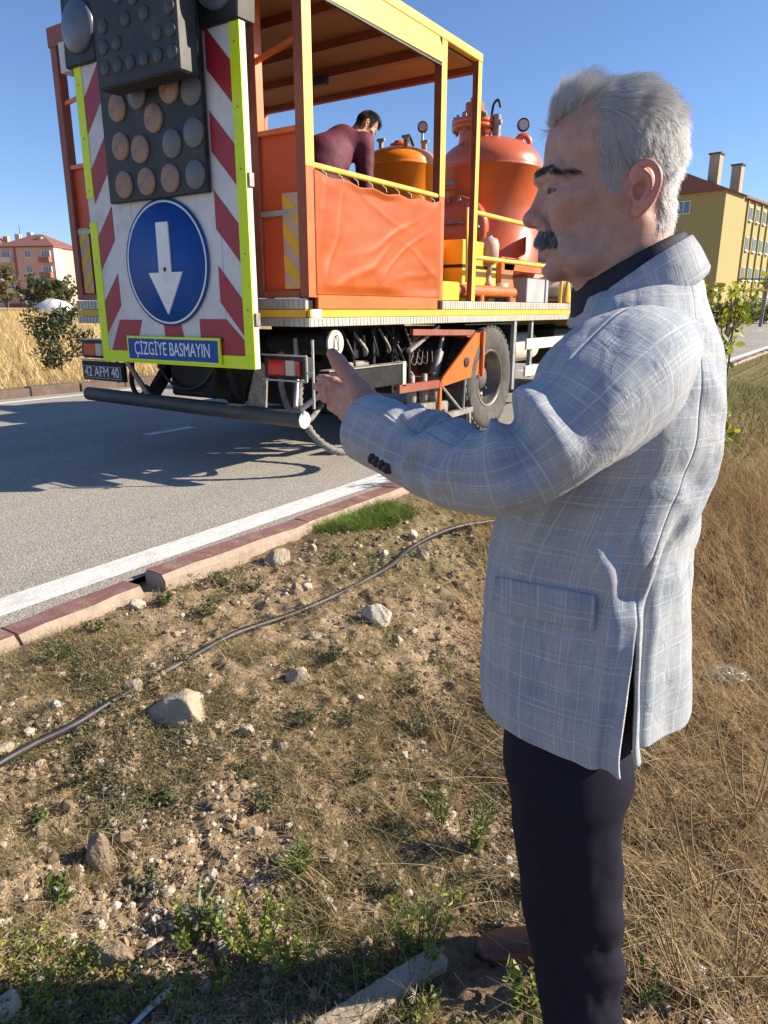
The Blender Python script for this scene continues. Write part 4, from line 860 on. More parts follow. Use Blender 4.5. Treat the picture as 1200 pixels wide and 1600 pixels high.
# ================================================================== PEOPLE
# ---- signed distance sculpting: smooth unions on a grid, surface nets to a mesh
class Vol:
    def __init__(s, lo, hi, h):
        s.lo = np.asarray(lo, float); s.h = h; n = np.ceil((np.asarray(hi)-s.lo)/h).astype(int)+1; s.n = n
        s.F = np.full(n, .05, np.float32)
        s.ax = [(s.lo[i]+h*np.arange(n[i])).astype(np.float32) for i in range(3)]
    def box(s, lo, hi):
        a = np.maximum(0, np.floor((np.asarray(lo)-s.lo)/s.h).astype(int)); b = np.minimum(s.n, np.ceil((np.asarray(hi)-s.lo)/s.h).astype(int)+1)
        if (a >= b).any(): return None, None
        sl = tuple(slice(a[i], b[i]) for i in range(3))
        g = [s.ax[0][sl[0]][:, None, None], s.ax[1][sl[1]][None, :, None], s.ax[2][sl[2]][None, None, :]]
        return sl, g
    def op(s, fn, lo, hi, k, cut=False):
        m = k+3*s.h; sl, g = s.box(np.asarray(lo)-m, np.asarray(hi)+m)
        if sl is None: return
        d = fn(*g); f = s.F[sl]
        if cut:
            h = np.clip(.5-.5*(f+d)/k, 0, 1); s.F[sl] = f*(1-h)+(-d)*h+k*h*(1-h)
        else:
            h = np.clip(.5+.5*(f-d)/k, 0, 1); s.F[sl] = f*(1-h)+d*h-k*h*(1-h)
    def ell(s, c, r, k=.01, cut=False, rot=None, sym=False):
        for sg in ((1, -1) if sym else (1,)):
            cc = np.array([c[0], c[1]*sg, c[2]], float); rr = np.array(r, float)
            Rm = np.eye(3) if rot is None else np.array(Matrix.Rotation(rot[0]*sg if rot[1] in 'XZ' else rot[0], 3, rot[1]))
            def fn(X, Y, Z):
                x, y, z = X-cc[0], Y-cc[1], Z-cc[2]
                a = (Rm[0, 0]*x+Rm[1, 0]*y+Rm[2, 0]*z)/rr[0]; b = (Rm[0, 1]*x+Rm[1, 1]*y+Rm[2, 1]*z)/rr[1]; d = (Rm[0, 2]*x+Rm[1, 2]*y+Rm[2, 2]*z)/rr[2]
                k0 = np.sqrt(a*a+b*b+d*d); k1 = np.sqrt((a/rr[0])**2+(b/rr[1])**2+(d/rr[2])**2)+1e-9
                return k0*(k0-1)/k1
            m = rr.max(); s.op(fn, cc-m, cc+m, k, cut)
    def cone(s, p, q, r1, r2=None, k=.01, cut=False, sym=False):
        r2 = r1 if r2 is None else r2
        for sg in ((1, -1) if sym else (1,)):
            a = np.array([p[0], p[1]*sg, p[2]], float); b = np.array([q[0], q[1]*sg, q[2]], float); ba = b-a; L2 = ba@ba
            def fn(X, Y, Z):
                x, y, z = X-a[0], Y-a[1], Z-a[2]
                t = np.clip((x*ba[0]+y*ba[1]+z*ba[2])/L2, 0, 1)
                return np.sqrt((x-t*ba[0])**2+(y-t*ba[1])**2+(z-t*ba[2])**2)-(r1+(r2-r1)*t)
            m = max(r1, r2); s.op(fn, np.minimum(a, b)-m, np.maximum(a, b)+m, k, cut)
    def chain(s, pts, rr, k=.01, cut=False, sym=False):
        for i in range(len(pts)-1): s.cone(pts[i], pts[i+1], rr[i], rr[i+1], k, cut, sym)
    def mesh(s):
        F = s.F; nx, ny, nz = F.shape; S = F < 0
        cs = np.zeros((nx-1, ny-1, nz-1), np.int8)
        for i in (0, 1):
            for j in (0, 1):
                for k in (0, 1): cs += S[i:nx-1+i, j:ny-1+j, k:nz-1+k]
        act = (cs > 0) & (cs < 8); I = np.argwhere(act); idx = np.full(act.shape, -1, np.int64); idx[act] = np.arange(len(I))
        acc = np.zeros((len(I), 3)); cnt = np.zeros(len(I))
        cor = [(i, j, k) for i in (0, 1) for j in (0, 1) for k in (0, 1)]
        val = {c: F[I[:, 0]+c[0], I[:, 1]+c[1], I[:, 2]+c[2]] for c in cor}
        for c in cor:
            for d in range(3):
                if c[d] == 0:
                    e = list(c); e[d] = 1; e = tuple(e); a, b = val[c], val[e]; m = (a < 0) != (b < 0)
                    t = np.where(m, a/(a-b+1e-20), 0); p = np.array(c, float)[None]+t[:, None]*(np.array(e)-np.array(c))[None]
                    acc[m] += p[m]; cnt[m] += 1
        V = s.lo+s.h*(I+acc/np.maximum(cnt, 1)[:, None]); Q = []
        for d in range(3):
            A = np.moveaxis(S, d, 0); u, v = [q for q in range(3) if q != d]
            m = A[:-1] != A[1:]; m[:, 0, :] = 0; m[:, -1, :] = 0; m[:, :, 0] = 0; m[:, :, -1] = 0
            E = np.argwhere(m); neg = A[:-1][m]
            def cell(du, dv):
                c = np.zeros((len(E), 3), int); c[:, d] = E[:, 0]; c[:, u] = E[:, 1]-du; c[:, v] = E[:, 2]-dv
                return idx[c[:, 0], c[:, 1], c[:, 2]]
            q = np.stack([cell(1, 1), cell(0, 1), cell(0, 0), cell(1, 0)], 1)
            fl = neg if d != 1 else ~neg
            q[~fl] = q[~fl][:, ::-1]; Q.append(q)
        Q = np.concatenate(Q); Q = Q[(Q >= 0).all(1)]
        return V, Q
def vnormals(V, Q):
    n = np.cross(V[Q[:, 2]]-V[Q[:, 0]], V[Q[:, 3]]-V[Q[:, 1]]); N = np.zeros_like(V)
    for k in range(4): np.add.at(N, Q[:, k], n)
    return N/(np.linalg.norm(N, axis=1)[:, None]+1e-12)
def smooth_mesh(V, Q, it=2, lam=.5):
    for _ in range(it):
        A = np.zeros_like(V); c = np.zeros(len(V))
        for k in range(4):
            np.add.at(A, Q[:, k], V[Q[:, (k+1) % 4]]); np.add.at(c, Q[:, k], 1); np.add.at(A, Q[:, k], V[Q[:, k-1]]); np.add.at(c, Q[:, k], 1)
        V = V*(1-lam)+lam*A/np.maximum(c, 1)[:, None]
    return V
def strands(name, pts, rad, mat, parent, tip=.35):
    """pts (n,k,3) world"""
    n, k, _ = pts.shape; hc = bpy.data.hair_curves.new(name); hc.add_curves([k]*n)
    hc.attributes['position'].data.foreach_set('vector', (pts-wloc(parent)).astype(np.float32).ravel())
    r = np.repeat((np.linspace(1, tip, k)*rad)[None], n, 0)
    ra = hc.attributes.get('radius') or hc.attributes.new('radius', 'FLOAT', 'POINT'); ra.data.foreach_set('value', r.astype(np.float32).ravel())
    hc.materials.append(mat); o = bpy.data.objects.new(name, hc); COL.objects.link(o); o.parent = parent; return o
def hair_mat(name, stops, rough=.45, diff=0.):
    m, N, K, b = nmat(name); hi = N.new('ShaderNodeHairInfo'); r = N.new('ShaderNodeValToRGB'); el = r.color_ramp.elements
    el[0].position, el[0].color = stops[0][0], L(stops[0][1]); el[1].position, el[1].color = stops[-1][0], L(stops[-1][1])
    for p, c in stops[1:-1]: e = el.new(p); e.color = L(c)
    b.inputs['Roughness'].default_value = .6; b.inputs['Specular IOR Level'].default_value = .25; ml = N.new('ShaderNodeMixRGB'); ml.blend_type = 'MIX'; ml.inputs[0].default_value = diff; ml.inputs[2].default_value = (.95, .95, .95, 1); K.new(r.outputs[0], ml.inputs[1]); K.new(ml.outputs[0], b.inputs['Base Color'])
    h_ = N.new('ShaderNodeBsdfHairPrincipled'); h_.parametrization = 'COLOR'; h_.inputs['Roughness'].default_value = rough; h_.inputs['Radial Roughness'].default_value = .6
    K.new(hi.outputs['Random'], r.inputs[0]); K.new(r.outputs[0], h_.inputs['Color']); mh = N.new('ShaderNodeMixShader'); mh.inputs[0].default_value = .35; K.new(b.outputs[0], mh.inputs[1]); K.new(h_.outputs[0], mh.inputs[2]); K.new(mh.outputs[0], N['Material Output'].inputs[0])
    return m
def skin_mat(name, rough=.48):
    m, N, K, b = nmat(name); a = N.new('ShaderNodeAttribute'); a.attribute_name = 'col'; tc = N.new('ShaderNodeTexCoord')
    n = N.new('ShaderNodeTexNoise'); n.inputs['Scale'].default_value = 55; n.inputs['Detail'].default_value = 8; n.inputs['Roughness'].default_value = .7; K.new(tc.outputs['Object'], n.inputs[0])
    r = N.new('ShaderNodeValToRGB'); e = r.color_ramp.elements; e[0].position = .3; e[0].color = (.80, .76, .74, 1); e[1].position = .7; e[1].color = (1.16, 1.12, 1.1, 1); K.new(n.outputs[0], r.inputs[0])
    mx = N.new('ShaderNodeMixRGB'); mx.blend_type = 'MULTIPLY'; mx.inputs[0].default_value = 1; K.new(a.outputs[0], mx.inputs[1]); K.new(r.outputs[0], mx.inputs[2]); K.new(mx.outputs[0], b.inputs['Base Color'])
    b.inputs['Roughness'].default_value = rough; b.inputs['Specular IOR Level'].default_value = .4
    b.inputs['Subsurface Weight'].default_value = .22; b.inputs['Subsurface Radius'].default_value = (1, .35, .2); b.inputs['Subsurface Scale'].default_value = .006
    v = N.new('ShaderNodeTexVoronoi'); v.inputs['Scale'].default_value = 620; K.new(tc.outputs['Object'], v.inputs[0])
    n2 = N.new('ShaderNodeTexNoise'); n2.inputs['Scale'].default_value = 160; n2.inputs['Detail'].default_value = 5; K.new(tc.outputs['Object'], n2.inputs[0])
    mpw = N.new('ShaderNodeMapping'); mpw.inputs['Scale'].default_value = (35, 35, 260); K.new(tc.outputs['Object'], mpw.inputs[0]); n4 = N.new('ShaderNodeTexNoise'); n4.inputs['Scale'].default_value = 1; n4.inputs['Detail'].default_value = 3; n4.inputs['Distortion'].default_value = .6; K.new(mpw.outputs[0], n4.inputs[0])
    ad0 = N.new('ShaderNodeMath'); ad0.operation = 'MULTIPLY_ADD'; ad0.inputs[1].default_value = 1.6; K.new(n4.outputs[0], ad0.inputs[0]); K.new(n2.outputs[0], ad0.inputs[2])
    ad = N.new('ShaderNodeMath'); ad.operation = 'ADD'; K.new(v.outputs['Distance'], ad.inputs[0]); K.new(ad0.outputs[0], ad.inputs[1])
    bp = N.new('ShaderNodeBump'); bp.inputs['Strength'].default_value = .3; bp.inputs['Distance'].default_value = .0006; K.new(ad.outputs[0], bp.inputs['Height']); K.new(bp.outputs[0], b.inputs['Normal'])
    return m
m_skin = skin_mat('skin')

# ---- the head in its own frame: x forward, y to his left, z up (metres)
def sculpt_head(h=.0016, detail=True):
    mm = .001
    v = Vol((-.125, -.105, -.235), (.13, .105, .135), h)
    E = lambda c, r, k=10, **kw: v.ell(np.array(c)*mm, np.array(r)*mm, k*mm, **kw)
    C = lambda p, q, r1, r2, k=10, **kw: v.cone(np.array(p)*mm, np.array(q)*mm, r1*mm, r2*mm, k*mm, **kw)
    S = dict(sym=True)
    E((-4, 0, 38), (89, 75, 79)); E((38, 0, -33), (50, 58, 75), 25); E((24, 0, -82), (58, 54, 50), 25)
    E((68, 0, -113), (19, 23, 17), 12); E((-6, 0, -20), (70, 68, 60), 20)
    E((46, 42, -36), (28, 22, 26), 18, **S); E((30, 42, -92), (34, 20, 30), 18, **S)
    C((86, 8, 6), (66, 43, 9), 13.5, 11, 9, **S); E((98, 0, -9), (11, 14, 8), 8, cut=True)
    E((98, 33, -15), (20, 18, 12), 12, cut=True, **S)
    E((68, 34, -15), (15, 17.5, 11.5), 4, **S)
    C((78, 19, -20), (60, 50, -17), 4.2, 3.6, 4, **S); C((81, 20, -8.5), (58, 52, -8), 5.2, 4.4, 4, **S)
    v.ell(np.array((79, 42, -14.8))*mm, np.array((9, 14, 3.0))*mm, 1.0*mm, cut=True, sym=True, rot=(math.radians(36), 'Z')); C((80, 20, -4), (60, 49, -5), 1.3, 1.2, 3, cut=True, **S)
    C((85, 0, -9), (97, 0, -39), 8.5, 10.5, 9); E((100, 0, -44), (14.5, 14, 12), 6); E((86, 15, -49), (13, 9, 9.5), 6, **S)
    E((94, 7, -60), (7, 4, 5), 3, cut=True, **S)
    C((80, 23, -50), (72, 27, -54), 2, 2, 4, cut=True, **S)
    E((72, 0, -71), (22, 28, 17), 12); E((78, 0, -92), (12.5, 22, 6.5), 5); E((72, 0, -99), (9, 18, 5), 5); E((90, 0, -102), (10, 20, 5), 7, cut=True)
    E((87, 0, -83.5), (22, 25, 3.0), 2.0, cut=True)
    C((84, 25, -44), (66, 38, -84), 3.6, 3.0, 6, cut=True, **S); C((0, 57, -88), (20, 45, -126), 1.5, 1.5, 6, cut=True, **S); C((62, 38, -92), (58, 36, -112), 1.5, 1.2, 5, cut=True, **S); E((46, 66, -66), (22, 12, 24), 24, cut=True, **S); E((71, 35, -27), (9, 13, 5), 6, **S)
    C((72, 22, -28), (58, 40, -34), 1.4, 1.4, 5, cut=True, **S)
    for z1 in (-6, -14, -21): C((56, 51, -14+(z1+14)*.3), (42, 58, z1*1.4), 1.5, 1.0, 3.5, cut=True, **S)
    # neck
    C((-24, 0, -55), (-44, 0, -230), 60, 66, 18); C((22, 0, -120), (4, 0, -200), 19, 22, 22)
    C((-32, 50, -62), (12, 26, -185), 13, 12, 16, **S)
    C((26, 38, -128), (28, 30, -160), 1.4, 1.4, 8, cut=True, **S)
    # ears
    _e = lambda p: (p[0]*.9+6, p[1]-1, p[2]*.80-13)
    hx = [(-34, 71, -14), (-31, 74, 4), (-38, 79, 17), (-50, 84, 20), (-61, 87, 10), (-65, 87, -8), (-60, 85, -28), (-50, 81, -44), (-40, 77, -54)]
    hx = [_e(p) for p in hx]
    v.ell(np.array(_e((-47, 77, -14)))*mm, np.array((15.5, 5, 27))*mm, 3*mm, sym=True, rot=(math.radians(16), 'Z'))
    E(_e((-40, 76, -47)), (9, 5, 9), 4, **S); E(_e((-40, 70, -15)), (13, 10, 18), 6, **S)
    E(_e((-42, 84, -20)), (10, 9, 11.5), 3, cut=True, **S); C(_e((-44, 86, 8)), _e((-54, 90, 4)), 3, 3, 3, cut=True, **S)
    hp = catmull(np.array(hx)*mm, 3); v.chain(hp, [4.3*mm]*len(hp), 2.2*mm, sym=True)
    ah = catmull(np.array([_e(p) for p in [(-44, 82, 8), (-52, 85, -4), (-52, 84, -20), (-45, 80, -36)]])*mm, 3); v.chain(ah, [3.2*mm]*len(ah), 2*mm, sym=True)
    E(_e((-30, 74, -20)), (5, 4.5, 6), 3, **S)
    V, Q = v.mesh(); V = smooth_mesh(V, Q, 1, .4)
    return V, Q
def scalp_mask(V):
    x, y, z = V[:, 0]*1000, np.abs(V[:, 1])*1000, V[:, 2]*1000
    x = x+3.5*np.sin(z*.31+1.3*np.sin(z*.13))*.6
    line = np.where(x > 26, 88-.20*(x-26), np.where(x > 20, 88-(26-x)*5, np.where(x > 17, 58-(20-x)*26, np.where(x > -6, -22+.35*(x+4), np.where(x > -26, 0, np.where(x > -60, 8, -70+.25*np.maximum(0, 60-y)))))))
    # rounded hairline: temples recede at the sides of the forehead
    fr = 66+.012*np.maximum(0, y-12)**1.9
    line = np.where(x > 40, np.minimum(line, np.maximum(fr, 66)), line)
    m = z > line+np.random.default_rng(5).normal(0, 1.8, len(z))
    ear = (x < -18) & (x > -62) & (z < 10) & (z > -66) & (y > 67)
    return m & ~ear
def head_colours(V, scalp, base=(.455, .27, .212), grey=(.30, .29, .30)):
    x, y, z = V[:, 0]*1000, V[:, 1]*1000, V[:, 2]*1000; ya = np.abs(y)
    c = np.tile(np.array(base), (len(V), 1))
    def mixin(w, col):
        nonlocal c; c = c*(1-w[:, None])+np.array(col)*w[:, None]
    g = lambda cx, cy, cz, s: np.exp(-((x-cx)**2+(ya-cy)**2+(z-cz)**2)/(2*s*s))
    mixin(.5*g(104, 0, -46, 14), (.52, .23, .17)); mixin(.15*g(58, 44, -40, 16), (.53, .26, .20))
    ear = ((x < -16) & (x > -64) & (z < 10) & (z > -66) & (ya > 70)).astype(float); mixin(.55*ear, (.62, .22, .16))
    st = sm(-z, 70, 95)*sm(x, -15, 25)*(1-sm(-z, 135, 160)); mixin(.22*st, (.32, .25, .23))
    mixin(.4*g(72, 32, -20, 9), (.40, .20, .16)); lip = np.exp(-((z+91)/4.5)**2)*(x > 72)*(ya < 21); mixin(.55*lip, (.46, .17, .15))
    mouth = np.exp(-((z+83.5)/2.4)**2)*(x > 66)*(ya < 22); mixin(.8*mouth, (.12, .05, .045))
    s = scalp.astype(float); mixin(.85*s, grey)
    return c
def rotz(v, a): return np.array([v[0]*math.cos(a)-v[1]*math.sin(a), v[0]*math.sin(a)+v[1]*math.cos(a), v[2]])

# ---- the man in the jacket
gz_man = float(terrain(*(RT[:2]*.36+FH[:2]*1.1)))
foot = RT*.36+FH*1.08; foot[2] = gz_man
HF = rotz(-RT, math.radians(-11)); HU = np.array([0, 0, 1.])+HF*(.05); HU /= np.linalg.norm(HU); HF = HF-HU*(HF@HU); HF /= np.linalg.norm(HF); HL = np.cross(HU, HF)
HO = at_b(950, 280, 1.06)
hV, hQ = sculpt_head()
hN = vnormals(hV, hQ); hs_ = scalp_mask(hV); hcol = head_colours(hV, hs_)
toW = lambda V: HO+V[:, :1]*HF+V[:, 1:2]*HL+V[:, 2:]*HU
dirW = lambda D: D[..., :1]*HF+D[..., 1:2]*HL+D[..., 2:]*HU
# ---- left hand and forearm (nearer arm), in frame RT, FH, Z about the wrist
W0 = at_b(590, 652, 1.03)
def hp_(x, y, b): p = at_b(x, y, b)-W0; return np.array([p@RT, p@FH, p[2]])
hv = Vol((-.13, -.16, -.10), (.13, .24, .14), .0015)
wr = hp_(592, 654, 1.03)
kn = [hp_(548, 612, 1.105), hp_(540, 623, 1.115), hp_(538, 635, 1.115), hp_(543, 647, 1.105)]
tip = [hp_(500, 591, 1.165), hp_(494, 604, 1.18), hp_(501, 619, 1.175), hp_(516, 636, 1.15)]
bas = [hp_(580, 636, 1.045), hp_(578, 645, 1.045), hp_(578, 654, 1.045), hp_(580, 662, 1.045)]
hv.cone(hp_(650, 698, .945), wr, .028, .026, .02)
hv.cone(wr+(0, 0, .008), hp_(582, 648, 1.04), .024, .023, .01); hv.cone(wr-(0, 0, .008), hp_(582, 656, 1.04), .024, .022, .01)
for i in range(4):
    hv.cone(bas[i], kn[i], .0165, .0125, .012)
    d = tip[i]-kn[i]; up_ = np.array([-.3, -.3, .4])*np.linalg.norm(d)*.12; L_ = [.0, .46, .76, 1.]
    pts = [kn[i], kn[i]+d*.46+up_, kn[i]+d*.76+up_*.7, tip[i]]
    r_ = [.0104, .0088, .0080, .0066] if i < 3 else [.0092, .0078, .0070, .0058]
    hv.chain(pts, r_, .0035)
    hv.ell(pts[1], (.0098,)*3, .003); hv.ell(kn[i]+up_*.2, (.0118,)*3, .008)
th_ = [hp_(580, 640, 1.045), hp_(563, 612, 1.05), hp_(543, 585, 1.06), hp_(529, 566, 1.068), hp_(519, 553, 1.075)]
hv.chain(th_[:2], [.019, .0165], .014); hv.chain(th_[1:], [.0155, .0118, .0112, .0085], .005)
hv.chain([kn[0], hp_(560, 606, 1.08), th_[1]], [.010, .010, .012], .014)
aV, aQ = hv.mesh(); aV = smooth_mesh(aV, aQ, 1, .4)
acol = np.tile(np.array((.45, .235, .17)), (len(aV), 1))
for t_ in tip+[th_[-1]]: acol += np.exp(-((aV-t_)**2).sum(1)/(2*.012**2))[:, None]*np.array([.07, -.01, -.005])
aW = W0+aV[:, :1]*RT+aV[:, 1:2]*FH+aV[:, 2:]*np.array([0, 0, 1.])
# ---- the hidden rest of the body under the clothes
bv = Vol((-.45, -.45, -.1), (.45, .55, 1.75), .012)
def bl(p): q = np.asarray(p)-foot; return np.array([q@RT, q@FH, q[2]])
hipc = bl(at_b(915, 1000, 1.07)); chest = bl(at_b(985, 620, 1.07)); neckp = bl(at_b(1000, 430, 1.07))
bv.ell(hipc, (.08, .11, .09), .05); bv.cone(hipc, chest, .085, .085, .06); bv.ell(chest, (.09, .12, .12), .05); bv.cone(chest, neckp, .08, .055, .05)
nk, na = bl(at_b(905, 1150, .98)), bl(at_b(905, 1690, .95)); fk, fa = bl(at_b(900, 1120, 1.2)), bl(at_b(895, 1440, 1.34))
bv.cone(hipc, nk, .075, .06, .03); bv.cone(nk, na, .055, .04, .03); bv.cone(hipc, fk, .075, .06, .03); bv.cone(fk, fa, .055, .04, .03)
bv.cone(bl(at_b(985, 570, .97)), bl(at_b(845, 703, .85)), .045, .03, .03); bv.cone(bl(at_b(845, 703, .85)), bl(at_b(745, 737, .865)), .03, .026, .02); bv.cone(bl(at_b(745, 737, .865)), bl(at_b(650, 700, .945)), .026, .024, .02)
bv.cone(bl(at_b(960, 560, 1.22)), bl(at_b(930, 760, 1.27)), .05, .04, .03)
bV, bQ = bv.mesh(); bW = foot+bV[:, :1]*RT+bV[:, 1:2]*FH+bV[:, 2:]*np.array([0, 0, 1.])
hW = toW(hV); n1_, n2_ = len(hW), len(hW)+len(aW)
man = wobj('person', np.concatenate([hW, aW, bW]), np.concatenate([hQ, aQ+n1_, bQ+n2_]), m_skin, smooth=True, col=np.concatenate([hcol, acol, np.tile(np.array((.5, .29, .2)), (len(bW), 1))]), org=foot)
tag(man, 'man with grey hair and moustache in light checked jacket, arm stretched to the truck', 'person')
# eyes
m_eye, N, K, b = nmat('eye'); a_ = N.new('ShaderNodeAttribute'); a_.attribute_name = 'col'; K.new(a_.outputs[0], b.inputs['Base Color']); b.inputs['Roughness'].default_value = .4; b.inputs['Specular IOR Level'].default_value = .3
for s in (1, -1):
    th = np.linspace(0, np.pi, 14); ph = np.linspace(0, 2*np.pi, 20, endpoint=False); T_, P_ = np.meshgrid(th, ph, indexing='ij')
    D = np.stack([np.cos(T_), np.sin(T_)*np.cos(P_), np.sin(T_)*np.sin(P_)], -1).reshape(-1, 3)
    lv = np.array([.0685, .0345*s, -.015])+D*.0133
    ec = np.where((np.arccos((D[:, :1]*.92+D[:, 1:2]*.39*s).clip(-1, 1)) < .52), np.array([[.03, .02, .014]]), np.array([[.17, .14, .13]])); ec = np.where(np.arccos((D[:, :1]*.92+D[:, 1:2]*.39*s).clip(-1, 1)) < .22, .01, ec)
    wobj('eye', toW(lv), grid_faces(14, 20, True), m_eye, man, True, col=ec)
# hair
hg = np.random.default_rng(21)
def grow(idx, length, dirs, bend, k=7, jit=.12):
    R = hV[idx]+hg.normal(0, .0007, (len(idx), 3)); d = dirs/np.linalg.norm(dirs, axis=1)[:, None]; d = d+hg.normal(0, jit, d.shape)
    t = np.linspace(0, 1, k)[None, :, None]; Ln = length[:, None, None]
    return R[:, None]-.0015*hN[idx][:, None]+d[:, None]*t*Ln+bend[:, None]*t*t*Ln
ids = np.nonzero(hs_)[0]; cand = ids[hV[ids, 1] > -.09]
sel = hg.choice(cand, 52000, replace=True)
x, z, ya = hV[sel, 0]*1000, hV[sel, 2]*1000, np.abs(hV[sel, 1])*1000; n_ = hN[sel]
top = sm(z, 52, 92); front = top*sm(x, 15, 62)
cl1 = fbm(x*.12+z*.05, z*.10+ya*.06, 1., 3, 81)[:, None]; cl2 = fbm(x*.10, z*.12+ya*.08, 1., 3, 87)[:, None]
side_dir = n_*.15+np.array([-.34, 0, -.9])+cl1*np.array([.55, 0, .1]); top_dir = n_*(.42-.22*sm(-x, 10, 60))[:, None]+np.array([-.85, 0, .10])-np.array([0, 0, .45])*sm(-x, 10, 70)[:, None]+cl1*np.array([0, .8, .25]); front_dir = n_*.62+np.array([.12, 0, .62])+cl1*np.array([.35, .7, 0])
dirs = side_dir*(1-top)[:, None]+top_dir*top[:, None]; dirs = dirs*(1-front)[:, None]+front_dir*front[:, None]
back = top*(1-sm(x, -60, 0)); ln = (.0165+.006*top+.018*front-.004*back)*hg.uniform(.7, 1.12, len(sel)); nape = sm(-z, 20, 60); ln *= 1-.35*nape
ln = np.where((x > -12) & (x < 26) & (z < 20), ln*.7, ln)
bend = (np.array([-.1, 0, -.25])*(1-top)[:, None]+np.array([-.45, 0, -.30])*top[:, None])*(1-front)[:, None]+np.array([-.42, 0, -.10])*front[:, None]
ln = ln*(1+.35*cl2[:, 0]); g1 = grow(sel, ln, dirs, bend, 8, .065)
m_hair = hair_mat('grey_hair', [(0, (.05, .05, .055)), (.25, (.16, .16, .17)), (.6, (.38, .38, .39)), (1, (.62, .62, .61))], diff=.35)
hp3 = HO+g1[..., :1]*HF+g1[..., 1:2]*HL+g1[..., 2:]*HU
hair = strands('hair', hp3, .00018, m_hair, man); hair['label'] = 'thick grey white swept back hair'
# darker hair low at the temple
def patch(cx, cy, cz, rx, ry, rz, n, name, mat, rad, fd, bendv, l0, l1, jit=.15, cond=None):
    out = []
    for s in (1, -1):
        V_ = hV; q = ((V_[:, 0]*1000-cx)/rx)**2+((V_[:, 1]*1000*s-cy)/ry)**2+((V_[:, 2]*1000-cz)/rz)**2 < 1
        if cond is not None: q &= cond(V_*1000*np.array([1, s, 1]))
        i_ = np.nonzero(q)[0]
        if not len(i_): continue
        i_ = hg.choice(i_, n); f = np.array(fd(V_[i_]*1000*np.array([1, s, 1]))); f[:, 1] *= s
        bv_ = np.array(bendv)*np.array([1, s, 1]); out.append(grow(i_, hg.uniform(l0, l1, n), f+hN[i_]*.45, np.repeat(bv_[None], n, 0), 6, jit))
    g = np.concatenate(out); w = HO+g[..., :1]*HF+g[..., 1:2]*HL+g[..., 2:]*HU
    return strands(name, w, rad, mat, man)
m_dkh = hair_mat('dark_brow_hair', [(0, (.012, .011, .012)), (.8, (.03, .028, .03)), (1, (.12, .12, .12))])
m_mou = hair_mat('moustache_hair', [(0, (.03, .028, .028)), (.3, (.09, .085, .085)), (.6, (.26, .25, .25)), (1, (.55, .54, .54))])
m_tmp = hair_mat('temple_hair', [(0, (.06, .062, .066)), (.4, (.16, .162, .17)), (1, (.5, .5, .51))])
patch(75, 28, 10, 60, 60, 30, 650, 'eyebrow', m_dkh, .00026, lambda V: np.stack([-.6+0*V[:, 0], .7+0*V[:, 0], .30+(V[:, 1] < 22)*.25-(V[:, 1] > 38)*.5], 1), (-.2, .1, -.3), .008, .014, .10, lambda V: (V[:, 2] > 3+.14*V[:, 1]-(V[:, 1] > 42)*.5*(V[:, 1]-42)) & (V[:, 2] < 11.5+.12*V[:, 1]-(V[:, 1] > 42)*.75*(V[:, 1]-42)) & (V[:, 1] > 4) & (V[:, 1] < 60) & (V[:, 0] > 36))
patch(86, 14, -73, 34, 34, 12, 2200, 'moustache', m_mou, .00032, lambda V: np.stack([.15+0*V[:, 0], .25+.012*V[:, 1], -1.+0*V[:, 0]], 1), (-.15, .1, -.1), .008, .0125, .10, lambda V: (V[:, 2] < -51-.18*np.maximum(0, V[:, 1]-12)) & (V[:, 2] > -70-.30*V[:, 1]) & (V[:, 1] > -1) & (V[:, 1] < 38) & (V[:, 0] > 58))

